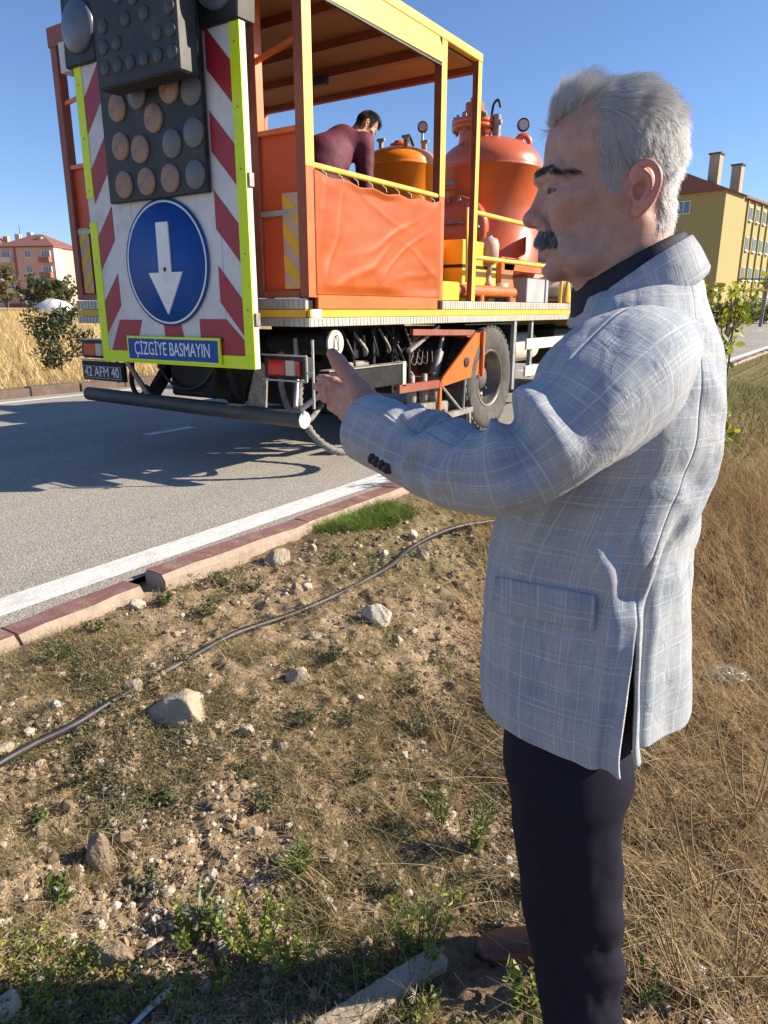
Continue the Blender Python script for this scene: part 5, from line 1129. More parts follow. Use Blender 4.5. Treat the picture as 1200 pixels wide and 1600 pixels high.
# ---- clothes
def plaid_mat(name, base, cool, line, warm, per=.062, scale=1.):
    m, N, K, b = nmat(name); uv = N.new('ShaderNodeTexCoord'); sx = N.new('ShaderNodeSeparateXYZ'); K.new(uv.outputs['UV'], sx.inputs[0])
    def math_(op, a, c=None):
        n = N.new('ShaderNodeMath'); n.operation = op
        for i, q in enumerate((a, c)):
            if q is None: continue
            if isinstance(q, (int, float)): n.inputs[i].default_value = q
            else: K.new(q, n.inputs[i])
        return n.outputs[0]
    def stripes(co, per, stops):
        f = math_('FRACT', math_('DIVIDE', co, per)); r = N.new('ShaderNodeValToRGB'); r.color_ramp.interpolation = 'LINEAR'; el = r.color_ramp.elements
        el[0].position = 0; el[0].color = (stops[0][1],)*3+(1,); el[1].position = 1; el[1].color = (stops[0][1],)*3+(1,)
        for p, v in stops[1:]: e = el.new(p); e.color = (v,)*3+(1,)
        K.new(f, r.inputs[0]); return r.outputs[0]
    def pulse(cs, w, amp):
        s = [(0, 0)]
        for c_, a_ in cs: s += [(c_-w, 0), (c_-w*.4, a_*amp), (c_+w*.4, a_*amp), (c_+w, 0)]
        return s
    su = stripes(sx.outputs[0], per, pulse([(.12, .8), (.20, .5), (.28, .8), (.62, 1.)], .022, 1)); sv = stripes(sx.outputs[1], per*1.18, pulse([(.15, .9), (.27, .6), (.66, .8)], .02, 1))
    wu = stripes(sx.outputs[0], per*2, [(0, 0), (.15, 0), (.2, 1), (.42, 1), (.47, 0)]); wv = stripes(sx.outputs[1], per*2.36, [(0, 0), (.5, 0), (.55, 1), (.75, 1), (.8, 0)])
    def slub(sc, d=3):
        mp = N.new('ShaderNodeMapping'); mp.inputs['Scale'].default_value = sc; K.new(uv.outputs['UV'], mp.inputs[0]); n = N.new('ShaderNodeTexNoise'); n.inputs['Scale'].default_value = 1; n.inputs['Detail'].default_value = d; K.new(mp.outputs[0], n.inputs[0]); return n.outputs[0]
    s1 = slub((900, 22, 1)); s2 = slub((22, 900, 1))
    weave = math_('ADD', s1, s2)
    mx1 = N.new('ShaderNodeMixRGB'); mx1.inputs[1].default_value = L(base); mx1.inputs[2].default_value = L(cool); K.new(math_('MULTIPLY', math_('ADD', wu, wv), .5), mx1.inputs[0])
    mx2 = N.new('ShaderNodeMixRGB'); mx2.inputs[2].default_value = L(line); K.new(mx1.outputs[0], mx2.inputs[1]); K.new(math_('MULTIPLY', math_('MAXIMUM', math_('MULTIPLY', su, math_('ADD', s2, .15)), math_('MULTIPLY', sv, math_('ADD', s1, .15))), .95), mx2.inputs[0])
    rp = N.new('ShaderNodeValToRGB'); e = rp.color_ramp.elements; e[0].position = .36; e[0].color = (.72, .73, .75, 1); e[1].position = .66; e[1].color = (1.22, 1.21, 1.2, 1); K.new(math_('MULTIPLY', weave, .5), rp.inputs[0])
    mu = N.new('ShaderNodeMixRGB'); mu.blend_type = 'MULTIPLY'; mu.inputs[0].default_value = 1; K.new(mx2.outputs[0], mu.inputs[1]); K.new(rp.outputs[0], mu.inputs[2]); K.new(mu.outputs[0], b.inputs['Base Color'])
    b.inputs['Roughness'].default_value = .85; b.inputs['Specular IOR Level'].default_value = .2; b.inputs['Sheen Weight'].default_value = .15
    tcn = N.new('ShaderNodeTexNoise'); tcn.inputs['Scale'].default_value = 26; tcn.inputs['Detail'].default_value = 4; tcn.inputs['Distortion'].default_value = .8; K.new(uv.outputs['Object'], tcn.inputs[0])
    hgt = math_('ADD', math_('MULTIPLY', weave, .25), math_('MULTIPLY', tcn.outputs[0], 2.2))
    bp = N.new('ShaderNodeBump'); bp.inputs['Strength'].default_value = .45; bp.inputs['Distance'].default_value = .004; K.new(hgt, bp.inputs['Height']); K.new(bp.outputs[0], b.inputs['Normal'])
    return m
m_jk = plaid_mat('checked_linen', (.36, .385, .42), (.27, .315, .375), (.53, .54, .545), (.5, .45, .4))
m_navy = M('navy_wool', (.012, .015, .03), (.008, .011, .022), 60, .8, bump=.15, bscale=400)
m_trs = M('navy_trousers', (.022, .021, .034), (.018, .017, .028), 40, .75, bump=.12, bscale=500, spec=.06)
m_shoe = M('brown_leather', (.19, .062, .03), (.13, .045, .022), 30, .4, bump=.2, spec=.6)
m_btn = M('dark_button', (.02, .02, .028), None, 30, .3)

def loft(rows, b_fun, nphi, ex=2.35):
    """rows: (y_px, x_front, x_back, half depth, b); returns interpolated rings (m,nphi,3) and frames"""
    pass
T_ROWS = [(1060, 747, 1093, .212), (1035, 744, 1094, .213), (1000, 744, 1097, .212), (950, 747, 1098, .208), (900, 752, 1101, .203), (850, 758, 1106, .2), (800, 766, 1111, .2), (740, 778, 1117, .205), (680, 797, 1125, .212), (620, 822, 1131, .216), (560, 856, 1132, .214), (525, 880, 1129, .205), (495, 897, 1121, .19), (472, 908, 1112, .165), (455, 918, 1104, .135), (443, 926, 1096, .105), (436, 934, 1088, .08)]
T_B = 1.07
def t_yaw(yp): return math.radians(34-14*float(sm(-yp, -860, -640)))
def t_ex(yp): return 3.1-1.0*float(sm(-yp, -860, -640))
R_ = []
for (yp, xf, xb, rb) in T_ROWS:
    pf, pb = at_b(xf, yp, T_B), at_b(xb, yp, T_B); w_ = np.linalg.norm(pb-pf)/2; yw, n_x = t_yaw(yp), t_ex(yp); q_ = n_x/(n_x-1)
    r_a = max(max(w_**q_-(rb*math.sin(yw))**q_, 0)**(1/q_)/math.cos(yw), .72*w_)
    R_.append(np.concatenate([(pf+pb)/2, [r_a, rb, yw, n_x]]))
R_ = np.array(R_); mT = 150; tq = np.linspace(0, len(R_)-1, mT)
Rc = catmull(R_, 12); sidx = np.linspace(0, len(Rc)-1, mT); RR = np.stack([np.interp(sidx, np.arange(len(Rc)), Rc[:, i]) for i in range(7)], 1)
nP = 221; PHV = -math.radians(48); ph = PHV+np.linspace(0, 2*np.pi, nP)       # starts and ends at the vent
PH, ZI = np.meshgrid(ph, np.arange(mT), indexing='xy')
cs, sn = np.cos(PH), np.sin(PH); ex = RR[:, 6][:, None]
BA = (RT[None]*np.cos(RR[:, 5])[:, None]-FH[None]*np.sin(RR[:, 5])[:, None])[:, None]; BS = (FH[None]*np.cos(RR[:, 5])[:, None]+RT[None]*np.sin(RR[:, 5])[:, None])[:, None]
ca = np.sign(cs)*np.abs(cs)**(2/ex); sb = np.sign(sn)*np.abs(sn)**(2/ex)
hz = RR[:, 2][:, None]; z_hem = RR[0, 2]; zr = hz-z_hem+0*PH                # height above hem
disp = .012*fbm(PH*1.3, zr*3.5, 1.2, 2, 31)+.005*fbm(PH*3.2+zr*3, zr*7, 1.5, 3, 33)*sm(zr, .02, .2)
low = 1-sm(zr, .05, .42)
def ang(a): return (PH-a+np.pi) % (2*np.pi)-np.pi
fold = lambda a, w, amp, z0, z1: amp*np.exp(-(ang(a)/w)**2)*(1-sm(zr, z0, z1))
disp += fold(-0.80, .11, .020, .22, .40)-fold(-0.62, .07, .012, .2, .36)+fold(0.00, .12, .010, .05, .35)-fold(0.22, .09, .010, .02, .4)+fold(-1.48, .2, .006, .1, .4)
# pulls running from the armpit down the back
pl_ = np.sin((PH*5.2+zr*9)+1.5*fbm(PH*1.5, zr*4, 1, 2, 37))
disp += .0055*pl_*np.exp(-((zr-.40)/.12)**2)*np.exp(-(ang(-.35)/.5)**2)+.004*np.sin(zr*75+PH*6)*np.exp(-((zr-.50)/.07)**2)*np.exp(-(ang(-.55)/.4)**2)
disp += .004*np.sin(zr*55-PH*4)*np.exp(-((zr-.29)/.09)**2)*np.exp(-(ang(-.05)/.5)**2)
B0 = RR[:, None, :3]+ca[..., None]*RR[:, 3][:, None, None]*BA+sb[..., None]*RR[:, 4][:, None, None]*BS-CAM
PX0 = 600+FPX*(B0@RT)/(B0@FW); near_ = (B0@FH) < (RR[:, :3]-CAM)@FH[:, None] if False else (B0@FH) < ((RR[:, :3]-CAM)@FH)[:, None]
def ridge(pts, w, amp):
    # fold following a line of photo points (x, height above hem): soft ridge with a hollow beside it
    xs = np.interp(zr, [p[1] for p in pts], [p[0] for p in pts]); d_ = (PX0-xs)/w; fa = sm(zr, pts[0][1]-.06, pts[0][1]+.02)*(1-sm(zr, pts[-1][1]-.05, pts[-1][1]+.03))
    return amp*(np.exp(-d_*d_)-.55*np.exp(-((d_-1.9)/1.0)**2))*fa*near_
disp += ridge([(932, 0), (950, .10), (962, .2), (945, .27), (925, .30)], 17, .020)+ridge([(1052, .0), (1046, .12), (1050, .25)], 14, .009)+ridge([(1075, .3), (1060, .36), (1030, .42)], 16, .004)
disp += ridge([(1000, .5), (1050, .56), (1075, .62)], 14, .005)
disp *= 1-sm(zr, .62, .75)
# vent: the two edges part below
wclose = (1-sm(PHV+2*np.pi-PH, 0, .6)); disp = disp*(1-wclose)+disp[:, :1]*wclose
e0 = (PH-PHV); e1 = (PHV+2*np.pi-PH); op_ = 1-sm(zr, .0, .235)
flare = op_*(.030*np.exp(-e1/.10)+.012*np.exp(-e0/.10))
disp += flare
dphi = -op_*.16*np.exp(-e1/.30)+op_*.04*np.exp(-e0/.2)
PH2 = PH+dphi; cs, sn = np.cos(PH2), np.sin(PH2); ca = np.sign(cs)*np.abs(cs)**(2/ex); sb = np.sign(sn)*np.abs(sn)**(2/ex)
ra = RR[:, 3][:, None]+disp; rb = RR[:, 4][:, None]+disp
# hem shape: front quarters rounded up, slight waves, back a little higher
fr = np.exp(-(ang(np.pi)/.55)**2); hemdz = (.075*fr+-.022*np.exp(-(ang(.1)/.6)**2)-.012*np.exp(-(ang(-1.2)/.4)**2))*(1-sm(zr, 0, .16))
TV = RR[:, None, :3]+ca[..., None]*ra[..., None]*BA+sb[..., None]*rb[..., None]*BS; TV[..., 2] += hemdz-.034*sm(zr, .56, .70)*(1-ca)/2
uvT = np.stack([PH*.195, hz+0*PH+hemdz*.6], -1)
jk = wobj('jacket', TV.reshape(-1, 3), grid_faces(mT, nP)[:, ::-1], m_jk, man, True, uv=uvT.reshape(-1, 2))
so = jk.modifiers.new('s', 'SOLIDIFY'); so.thickness = .004; so.offset = -1
jk['label'] = 'light blue grey checked linen jacket'
from mathutils.bvhtree import BVHTree
def bvh(V, F): return BVHTree.FromPolygons([tuple(p) for p in np.asarray(V)], [tuple(int(i) for i in f) for f in F])
bT = bvh(TV.reshape(-1, 3), grid_faces(mT, nP))
def hit(tree, x, y, lift=.0):
    d = ray(x, y); d = d/np.linalg.norm(d); h = tree.ray_cast(Vector(CAM), Vector(d))
    if h[0] is None: return None
    return np.array(h[0])-d*lift
# pocket flap
nf, mf = 40, 12; fl = []
for j in range(mf):
    v = j/(mf-1)
    for i in range(nf):
        u = i/(nf-1); xa = (1-u)*(777-9*v)+u*(932-2*v); yb = (1-u)*(901+54*v)+u*(930+54*v)
        rc = .0 if v < .9 else 0; fl.append(hit(bT, xa, yb, .004+.004*math.sin(math.pi*min(1, v*1.2))))
if all(p is not None for p in fl):
    fl = np.array(fl); uvF = np.stack([-np.array([p@RT for p in fl])*1.0+.31, fl[:, 2]+.004], -1)
    fo = wobj('pocket_flap', fl, grid_faces(mf, nf), m_jk, jk, True, uv=uvF); fo.modifiers.new('s', 'SOLIDIFY').thickness = .004
    wl_ = [hit(bT, 777+(932-777)*u, 899+29*u, .004) for u in np.linspace(0, 1, 30)]; MB().tube(np.array(wl_), .0022, 6).build('welt', m_jk, jk)
# sleeve of the near arm
SL = [(1062, 540, 1.06, .050, .050), (1028, 560, .985, .070, .068), (983, 588, .918, .090, .082), (941, 619, .880, .086, .080), (895, 661, .850, .072, .069), (845, 703, .838, .060, .060), (792, 733, .838, .0545, .055), (738, 735, .86, .0515, .052), (688, 722, .90, .0515, .052), (632, 696, .955, .051, .051), (574, 669, 1.015, .0505, .049)]
P_ = np.array([np.concatenate([at_b(x, y, b), [r1, r2]]) for x, y, b, r1, r2 in SL]); C_ = catmull(P_, 22); mS = len(C_)
t, u, v = frames(C_[:, :3]); nS = 96; aS = np.linspace(0, 2*np.pi, nS+1); Lr = np.concatenate([[0], np.cumsum(np.linalg.norm(np.diff(C_[:, :3], axis=0), axis=1))])
A2, L2 = np.meshgrid(aS, Lr, indexing='xy'); ls = L2/Lr[-1]
AA = np.where(A2 > 2*np.pi-1e-6, 0, A2)
nA = .5*np.cos(AA)+.5; 
fo_ = .0085*np.sin(L2*118+1.6*np.cos(AA)+2.2*np.sin(AA)+5*fbm(L2*14, np.cos(AA)*.8, 1, 2, 43))*(.35+1.2*sm(fbm(L2*20, np.sin(AA)*1.3, 1, 2, 45), -.2, .35))*np.exp(-((ls-.80)/.17)**2)*(.45+.55*np.cos(AA-.2))
fo_ += .015*np.sin(L2*95+1.2*np.sin(AA+.5))*np.exp(-((ls-.56)/.08)**2)*sm(np.cos(AA-.1), -.2, .9)
fo_ += .006*np.cos(3*AA+L2*14)*np.exp(-((ls-.3)/.2)**2)+.004*fbm(np.cos(AA)*1.5+L2*9, np.sin(AA)*1.5+L2*5, 1.5, 3, 41)
fo_ += .003*np.exp(-((ls-.20)/.012)**2)                                        # padded shoulder seam
fo_ += .006*np.sin(L2*60+AA*2)*np.exp(-((ls-.2)/.05)**2)*sm(np.sin(AA), .1, .9)
fo_[-14:] *= np.linspace(1, .2, 14)[:, None]
SV = C_[:, None, :3]+(C_[:, 3][:, None]+fo_)[..., None]*np.cos(AA)[..., None]*u[:, None]+(C_[:, 4][:, None]+fo_)[..., None]*np.sin(AA)[..., None]*v[:, None]
uvS = np.stack([A2*.075, L2], -1)
sl = wobj('sleeve', SV.reshape(-1, 3), grid_faces(mS, nS+1), m_jk, jk, True, uv=uvS.reshape(-1, 2)); sl['label'] = 'sleeve of the outstretched arm'
so = sl.modifiers.new('s', 'SOLIDIFY'); so.thickness = .004; so.offset = -1
bS = bvh(SV.reshape(-1, 3), grid_faces(mS, nS+1))
for (x, y) in ((583, 717), (590, 722), (598, 727), (606, 732)):
    p = hit(bS, x, y, .001)
    if p is not None:
        d = ray(x, y); d = -d/np.linalg.norm(d)+np.array([0, 0, -.5]); MB().lathe(p, [(.0075, -.002), (.0078, .002), (.006, .0035), (.003, .0028), (.001, .0028)], 16, d).build('button', m_btn, sl)
# far sleeve, hanging
FS = [(985, 540, 1.16, .09), (975, 600, 1.24, .085), (965, 690, 1.28, .075), (950, 780, 1.29, .068), (930, 870, 1.27, .06), (905, 950, 1.25, .055)]
P_ = np.array([np.concatenate([at_b(x, y, b), [r]]) for x, y, b, r in FS]); C_ = catmull(P_, 8)
V_, F_ = sweep(C_[:, :3], C_[:, 3], 32); a_ = np.tile(np.arange(32)*2*np.pi/32*.07, len(C_)); l_ = np.repeat(np.arange(len(C_))*.012, 32)
wobj('sleeve', V_, np.array(F_), m_jk, jk, True, uv=np.stack([a_, l_], 1))
# collars
def ring(pb, pf, bb, bf, lat, n=72, sag=0.):
    a, c = at_b(pb[0], pb[1], bb), at_b(pf[0], pf[1], bf); cen = (a+c)/2; th = np.linspace(0, 2*np.pi, n+1)
    return cen+np.cos(th)[:, None]*((a-c)/2)+np.sin(th)[:, None]*(-FH)*lat+np.abs(np.sin(th))[:, None]**2*np.array([0, 0, -sag])
def band(name, rings, mat, parent, uvs=None, n=72):
    V_ = np.concatenate(rings); m = len(rings); Lh = np.concatenate([[0], np.cumsum([np.linalg.norm(rings[i+1][n//4]-rings[i][n//4]) for i in range(m-1)])])
    uv_ = np.stack([np.tile(np.linspace(0, .5, n+1), m), np.repeat(Lh, n+1)], 1)
    o = wobj(name, V_, grid_faces(m, n+1), mat, parent, True, uv=uv_); s_ = o.modifiers.new('s', 'SOLIDIFY'); s_.thickness = .003; s_.offset = 0; return o
band('shirt_collar', [ring((1072, 425), (895, 520), 1.07, 1.07, .090), ring((1063, 373), (897, 460), 1.07, 1.07, .089, sag=-.010), ring((1060, 366), (900, 448), 1.07, 1.07, .088, sag=-.011), ring((1056, 366), (905, 449), 1.07, 1.07, .084, sag=-.011), ring((1054, 376), (915, 458), 1.07, 1.07, .078, sag=-.004)], m_navy, man)
band('collar', [ring((1062, 392), (904, 500), 1.07, 1.07, .088, sag=-.004), ring((1066, 373), (905, 480), 1.07, 1.07, .092, sag=-.015), ring((1071, 371), (902, 480), 1.07, 1.07, .097, sag=-.015), ring((1082, 388), (898, 490), 1.07, 1.07, .106, sag=-.008), ring((1094, 414), (892, 508), 1.07, 1.07, .120, sag=.002), ring((1093, 418), (894, 512), 1.07, 1.07, .119, sag=.003), ring((1086, 418), (898, 508), 1.07, 1.07, .112)], m_jk, jk)
MB().tube(np.array([p for p in (hit(bT, x, y, .001) for x, y in [(1013, 430), (1010, 445), (1006, 460), (1000, 472)]) if p is not None]), .0012, 6).build('shoulder_seam', m_jk, jk)
# trousers
def leg(rows, name, seed):
    R2 = []
    for (yp, xf, xb, rb, b_) in rows:
        pf, pb = at_b(xf, yp, b_), at_b(xb, yp, b_); R2.append(np.concatenate([(pf+pb)/2, [np.linalg.norm(pb-pf)/2, rb]]))
    Cc = catmull(np.array(R2), 14); m = len(Cc); n = 72; th = np.linspace(0, 2*np.pi, n+1); A, I = np.meshgrid(th, np.arange(m), indexing='xy'); A = np.where(A > 6.2831, 0, A)
    zz_ = Cc[:, 2][:, None]+0*A; w = np.exp(-((np.cos(A)-.8)/.7)**2)
    fs_ = np.sin(zz_*44+5.0*np.sin(A)+10*fbm(zz_*2.6, np.sin(A)*.6, 1, 2, seed)); d = .0052*(np.sign(fs_)*np.abs(fs_)**1.5)*w*(.2+.8*sm(fbm(zz_*5, np.sin(A), 1, 2, seed+9), -.25, .3))+.005*fbm(zz_*7, np.cos(A)*1.5, 1.4, 3, seed+3)+.004*np.sin(2*A+zz_*9)
    V_ = Cc[:, None, :3]+((Cc[:, 3][:, None]+d)*np.cos(A))[..., None]*RT+((Cc[:, 4][:, None]+d)*np.sin(A))[..., None]*FH
    o = wobj(name, V_.reshape(-1, 3), grid_faces(m, n+1), m_trs, tr_, True); s_ = o.modifiers.new('s', 'SOLIDIFY'); s_.thickness = .003; s_.offset = -1
    return o
tr_ = MB().add(*(lambda q: (q[0], q[1]))(sweep(np.array([at_b(918, 940, 1.07), at_b(917, 1000, 1.07), at_b(915, 1060, 1.07), at_b(915, 1110, 1.07)]), np.array([.13, .145, .145, .125]), 32)), True).build('trousers', m_trs, man)
leg([(1010, 805, 985, .09, 1.0), (1100, 792, 978, .095, .98), (1190, 787, 985, .10, .965), (1240, 796, 972, .095, .96), (1300, 804, 964, .088, .955), (1360, 815, 962, .084, .955), (1420, 825, 964, .08, .955), (1490, 837, 965, .077, .955), (1560, 846, 967, .074, .955), (1620, 853, 966, .072, .955), (1690, 862, 962, .07, .955), (1748, 868, 956, .07, .955)], 'trouser_leg', 51)
leg([(1010, 815, 985, .085, 1.15), (1100, 808, 975, .09, 1.19), (1180, 820, 965, .085, 1.24), (1260, 835, 950, .08, 1.28), (1330, 845, 945, .075, 1.31), (1400, 850, 940, .07, 1.34), (1442, 852, 938, .068, 1.355)], 'trouser_leg', 61)
# shoes
def shoe(toe_dir, heel, name='shoe', Ls=.295):
    td = np.asarray(toe_dir, float); td[2] = 0; td /= np.linalg.norm(td); sd_ = np.array([-td[1], td[0], 0]); gz = heel[2]
    st_ = [(0, .030, .055, .0), (.02, .036, .085, 0), (.07, .040, .10, 0), (.12, .040, .085, 0), (.17, .046, .066, .0), (.22, .050, .055, .002), (.255, .044, .048, .006), (.28, .030, .038, .012), (.295, .008, .026, .016)]
    n = 24; rows = []
    for (s_, w, hgt, z0_) in st_:
        th = np.linspace(0, 2*np.pi, n, endpoint=False); yy_ = np.sign(np.cos(th))*np.abs(np.cos(th))**.75*w; zz_ = np.where(np.sin(th) > 0, .02+(hgt-.02)*np.abs(np.sin(th))**.8, .02-.02*np.abs(np.sin(th))**.35+z0_*.6)
        rows.append(heel[None]+td*s_+yy_[:, None]*sd_+zz_[:, None]*np.array([0, 0, 1.]))
    Rr = np.array(rows); m = 40; ii = np.linspace(0, len(rows)-1, m); lo = np.floor(ii).astype(int).clip(0, len(rows)-2); f_ = (ii-lo)[:, None, None]; Vv = Rr[lo]*(1-f_)+Rr[lo+1]*f_
    o = wobj(name, Vv.reshape(-1, 3), [grid_faces(m, n, True), np.array([list(range(n))]), np.array([list(range((m-1)*n, m*n))])], m_shoe, man, True)
    MB().prism([heel+td*s_+sd_*w*q+np.array([0, 0, .0]) for s_, w, q in [(0, .028, 1), (.06, .042, 1), (.12, .040, 1), (.2, .052, 1), (.26, .044, 1), (.298, .012, 1), (.298, .012, -1), (.26, .044, -1), (.2, .052, -1), (.12, .040, -1), (.06, .042, -1), (0, .028, -1)]], (0, 0, .016)).build('sole', m_blk, o)
    for s_ in (.115, .135, .155): MB().tube(catmull([heel+td*s_+sd_*.03+np.array([0, 0, .082-s_*.15]), heel+td*s_+np.array([0, 0, .102-s_*.18]), heel+td*s_-sd_*.03+np.array([0, 0, .082-s_*.15])], 4), .0022, 6).build('lace', m_blk, o)
fh_ = at_b(893, 1440, 1.355); hl = fh_+RT*.075; hl[2] = float(terrain(hl[0], hl[1]))+.004; shoe(-RT*1+FH*.05, hl)
nh_ = at_b(912, 1748, .955); hl = nh_+RT*.06; hl[2] = float(terrain(hl[0], hl[1]))+.004; shoe(-RT*1-FH*.12, hl)
# ---- the worker on the deck
WX = -3.68
wc = at_X(572, 197, WX)
wF = np.array([.30, .72, -.58]); wF /= np.linalg.norm(wF); wU = np.array([.1, .35, 1.]); wU -= wF*(wU@wF); wU /= np.linalg.norm(wU); wL = np.cross(wU, wF)
wfoot = np.array([WX-.02, 4.56, 1.278])
m_mar = M('maroon_shirt', (.11, .010, .030), (.08, .008, .024), 30, .75, bump=.25, bscale=60)
m_mar.node_tree.nodes['Principled BSDF'].inputs['Sheen Weight'].default_value = .0
hv2, hq2 = hV[:], hQ
wcol = head_colours(hV, hs_, (.50, .27, .18), (.03, .027, .026))
wW = wc+hv2[:, :1]*wF+hv2[:, 1:2]*wL+hv2[:, 2:]*wU
fv = Vol((-.45, -.55, -.02), (.45, 1.0, 1.25), .014); fl_ = lambda p: np.asarray(p)-wfoot
hip = fl_((WX, 4.56, 2.02)); sho = fl_(at_X(536, 224, WX)); nkb = fl_(wc-wU*.14-wF*.03)
fv.cone(hip, sho, .11, .11, .05); fv.cone(sho, nkb, .07, .05, .04)
for s_ in (-.1, .1): fv.cone(hip+(s_, 0, 0), (s_, .03, .08), .085, .05, .04); fv.cone((s_, .0, .04), (s_, .16, .035), .04, .035, .02)
hands = []
for sx_, tgt in ((.17, fl_(at_X(584, 345, WX+.15))), (-.17, fl_((WX-.1, 5.35, 2.25)))):
    s0 = sho+(sx_, .06, 0); el = (fl_(at_X(570, 312, WX+.17)) if sx_ > 0 else s0+(-.03, .12, -.26)); fv.cone(s0, el, .05, .042, .03); fv.cone(el, tgt, .04, .028, .02)
    fv.ell(tgt+(tgt-el)/np.linalg.norm(tgt-el)*.06, (.03, .045, .035), .01)
    for q in range(4): fv.cone(tgt+(tgt-el)/np.linalg.norm(tgt-el)*.08+(0.02*(q-1.5), 0, 0), tgt+(tgt-el)/np.linalg.norm(tgt-el)*.15+(0.024*(q-1.5), 0, -.02), .012, .009, .004)
fV, fQ = fv.mesh()
wk = wobj('person', np.concatenate([wW, fV+wfoot]), np.concatenate([hQ, fQ+len(wW)]), m_skin, smooth=True, col=np.concatenate([wcol, np.tile(np.array((.45, .25, .17)), (len(fV), 1))]), org=wfoot)
tag(wk, 'dark haired worker in maroon shirt bending over the tank on the truck deck', 'person')
sv = Vol((-.5, -.55, .55), (.5, 1.0, 1.3), .011)
sv.ell(hip+(0, 0, .02), (.17, .16, .14), .05); sv.cone(hip, (hip+sho)/2+(0, -.05, .05), .165, .18, .06); sv.cone((hip+sho)/2+(0, -.05, .05), sho, .175, .135, .06)
sv.ell(sho+(0, .0, -.02), (.20, .11, .09), .06); sv.cone(sho, nkb, .085, .062, .04)
for sx_, el, tgt in ((.17, fl_(at_X(570, 312, WX+.17)), fl_(at_X(584, 345, WX+.15))), (-.17, sho+(-.2, .18, -.26), fl_((WX-.1, 5.35, 2.25)))):
    s0 = sho+(sx_, .05, 0); sv.cone(s0, el, .078, .062, .04); sv.cone(el, el+(tgt-el)*.75, .06, .045, .02)
sV, sQ = sv.mesh(); sV = smooth_mesh(sV, sQ, 2, .5); nrm_ = vnormals(sV, sQ)
sV = sV+nrm_*(.010*fbm(sV[:, 1]*9+sV[:, 2]*4, sV[:, 2]*9-sV[:, 1]*5+sV[:, 0]*3, 1., 3, 71))[:, None]
wobj('shirt', sV+wfoot, sQ, m_mar, wk, True)
pv = Vol((-.3, -.25, .06), (.3, .25, .85), .014)
for s_ in (-.1, .1): pv.cone(hip+(s_, 0, -.05), (s_, .03, .1), .105, .075, .04)
pv.ell(hip, (.175, .14, .13), .04); pV, pQ = pv.mesh(); wobj('trousers', pV+wfoot, pQ, m_trs, wk, True)
i_ = hg.choice(np.nonzero(hs_)[0], 9000); xx_, zz_ = hV[i_, 0]*1000, hV[i_, 2]*1000; tp = sm(zz_, 40, 90)
dd = hN[i_]*.45+np.array([.25, 0, -.6])*(1-tp)[:, None]+np.array([.7, 0, .1])*tp[:, None]
g2 = grow(i_, (.018+.022*tp)*hg.uniform(.7, 1.1, len(i_)), dd, np.repeat(np.array([[.1, 0, -.35]]), len(i_), 0), 6)
m_bh = hair_mat('black_hair', [(0, (.008, .007, .007)), (1, (.03, .026, .024))])
strands('hair', wc+g2[..., :1]*wF+g2[..., 1:2]*wL+g2[..., 2:]*wU, .00055, m_bh, wk)
# ================================================================== VERGE: hose, stones, litter, plants
m_bl = MC('grass_blade', .65, .35); m_peb = MC('pebble', .9, 0, .2, .5, 300); m_leaf = MC('leaf', .5, .4, .4)
m_hose = M('black_hose', (.022, .022, .024), (.015, .015, .016), 20, .5, spec=.4, dirt=(.16, .13, .10), dirt_amt=.3, stretch=(1, 1, 1))
hpx = [(-60, 1247), (0, 1214), (60, 1180), (120, 1143), (180, 1103), (235, 1066), (300, 1027), (360, 999), (420, 976), (475, 955), (525, 935), (575, 913), (610, 893), (640, 870), (675, 850), (715, 834), (760, 826), (830, 822), (900, 826)]
hp2 = np.array([on_ground(x, y) for x, y in hpx]); hp2[:, 2] = terrain(hp2[:, 0], hp2[:, 1], False)+.014
hc = catmull(hp2, 10); tz = terrain(hc[:, 0], hc[:, 1]); k_ = np.ones(31)/31; hz_ = np.convolve(np.pad(np.maximum(tz, hc[:, 2]), 15, 'edge'), k_, 'valid'); hc[:, 2] = hz_+.012
hose = empty('hose', hc[60], 'black plastic hose lying across the stony verge', 'hose')
MB().tube(hc, .0132, 14).build('tube', m_hose, hose)
j = 52; MB().tube(hc[j:j+5], .0165, 14).build('coupling', m_hose, hose); MB().tube(hc[j-2:j], .0145, 14).build('coupling_ring', m_hose, hose)

def ico(sub):
    bm = bmesh.new(); bmesh.ops.create_icosphere(bm, subdivisions=sub, radius=1); V = np.array([v.co[:] for v in bm.verts]); F = np.array([[v.index for v in f.verts] for f in bm.faces]); bm.free(); return V, F
I3 = ico(4); I1 = ico(1)
def n3(V, f, seed): return fbm(V[:, 0]*f+V[:, 2]*f*.7, V[:, 1]*f-V[:, 2]*f*.6, 1, 4, seed)
m_rock = M('limestone', (.44, .36, .265), (.31, .25, .175), 30, .9, bump=.8, bscale=90, dirt=(.24, .18, .11), dirt_amt=.35)
m_rock2 = M('pale_limestone', (.52, .46, .37), (.40, .345, .275), 30, .9, bump=.7, bscale=110, dirt=(.3, .24, .17), dirt_amt=.3)
m_rock3 = M('brown_stone', (.34, .255, .17), (.24, .175, .115), 26, .92, bump=.9, bscale=120, dirt=(.2, .15, .1), dirt_amt=.4)
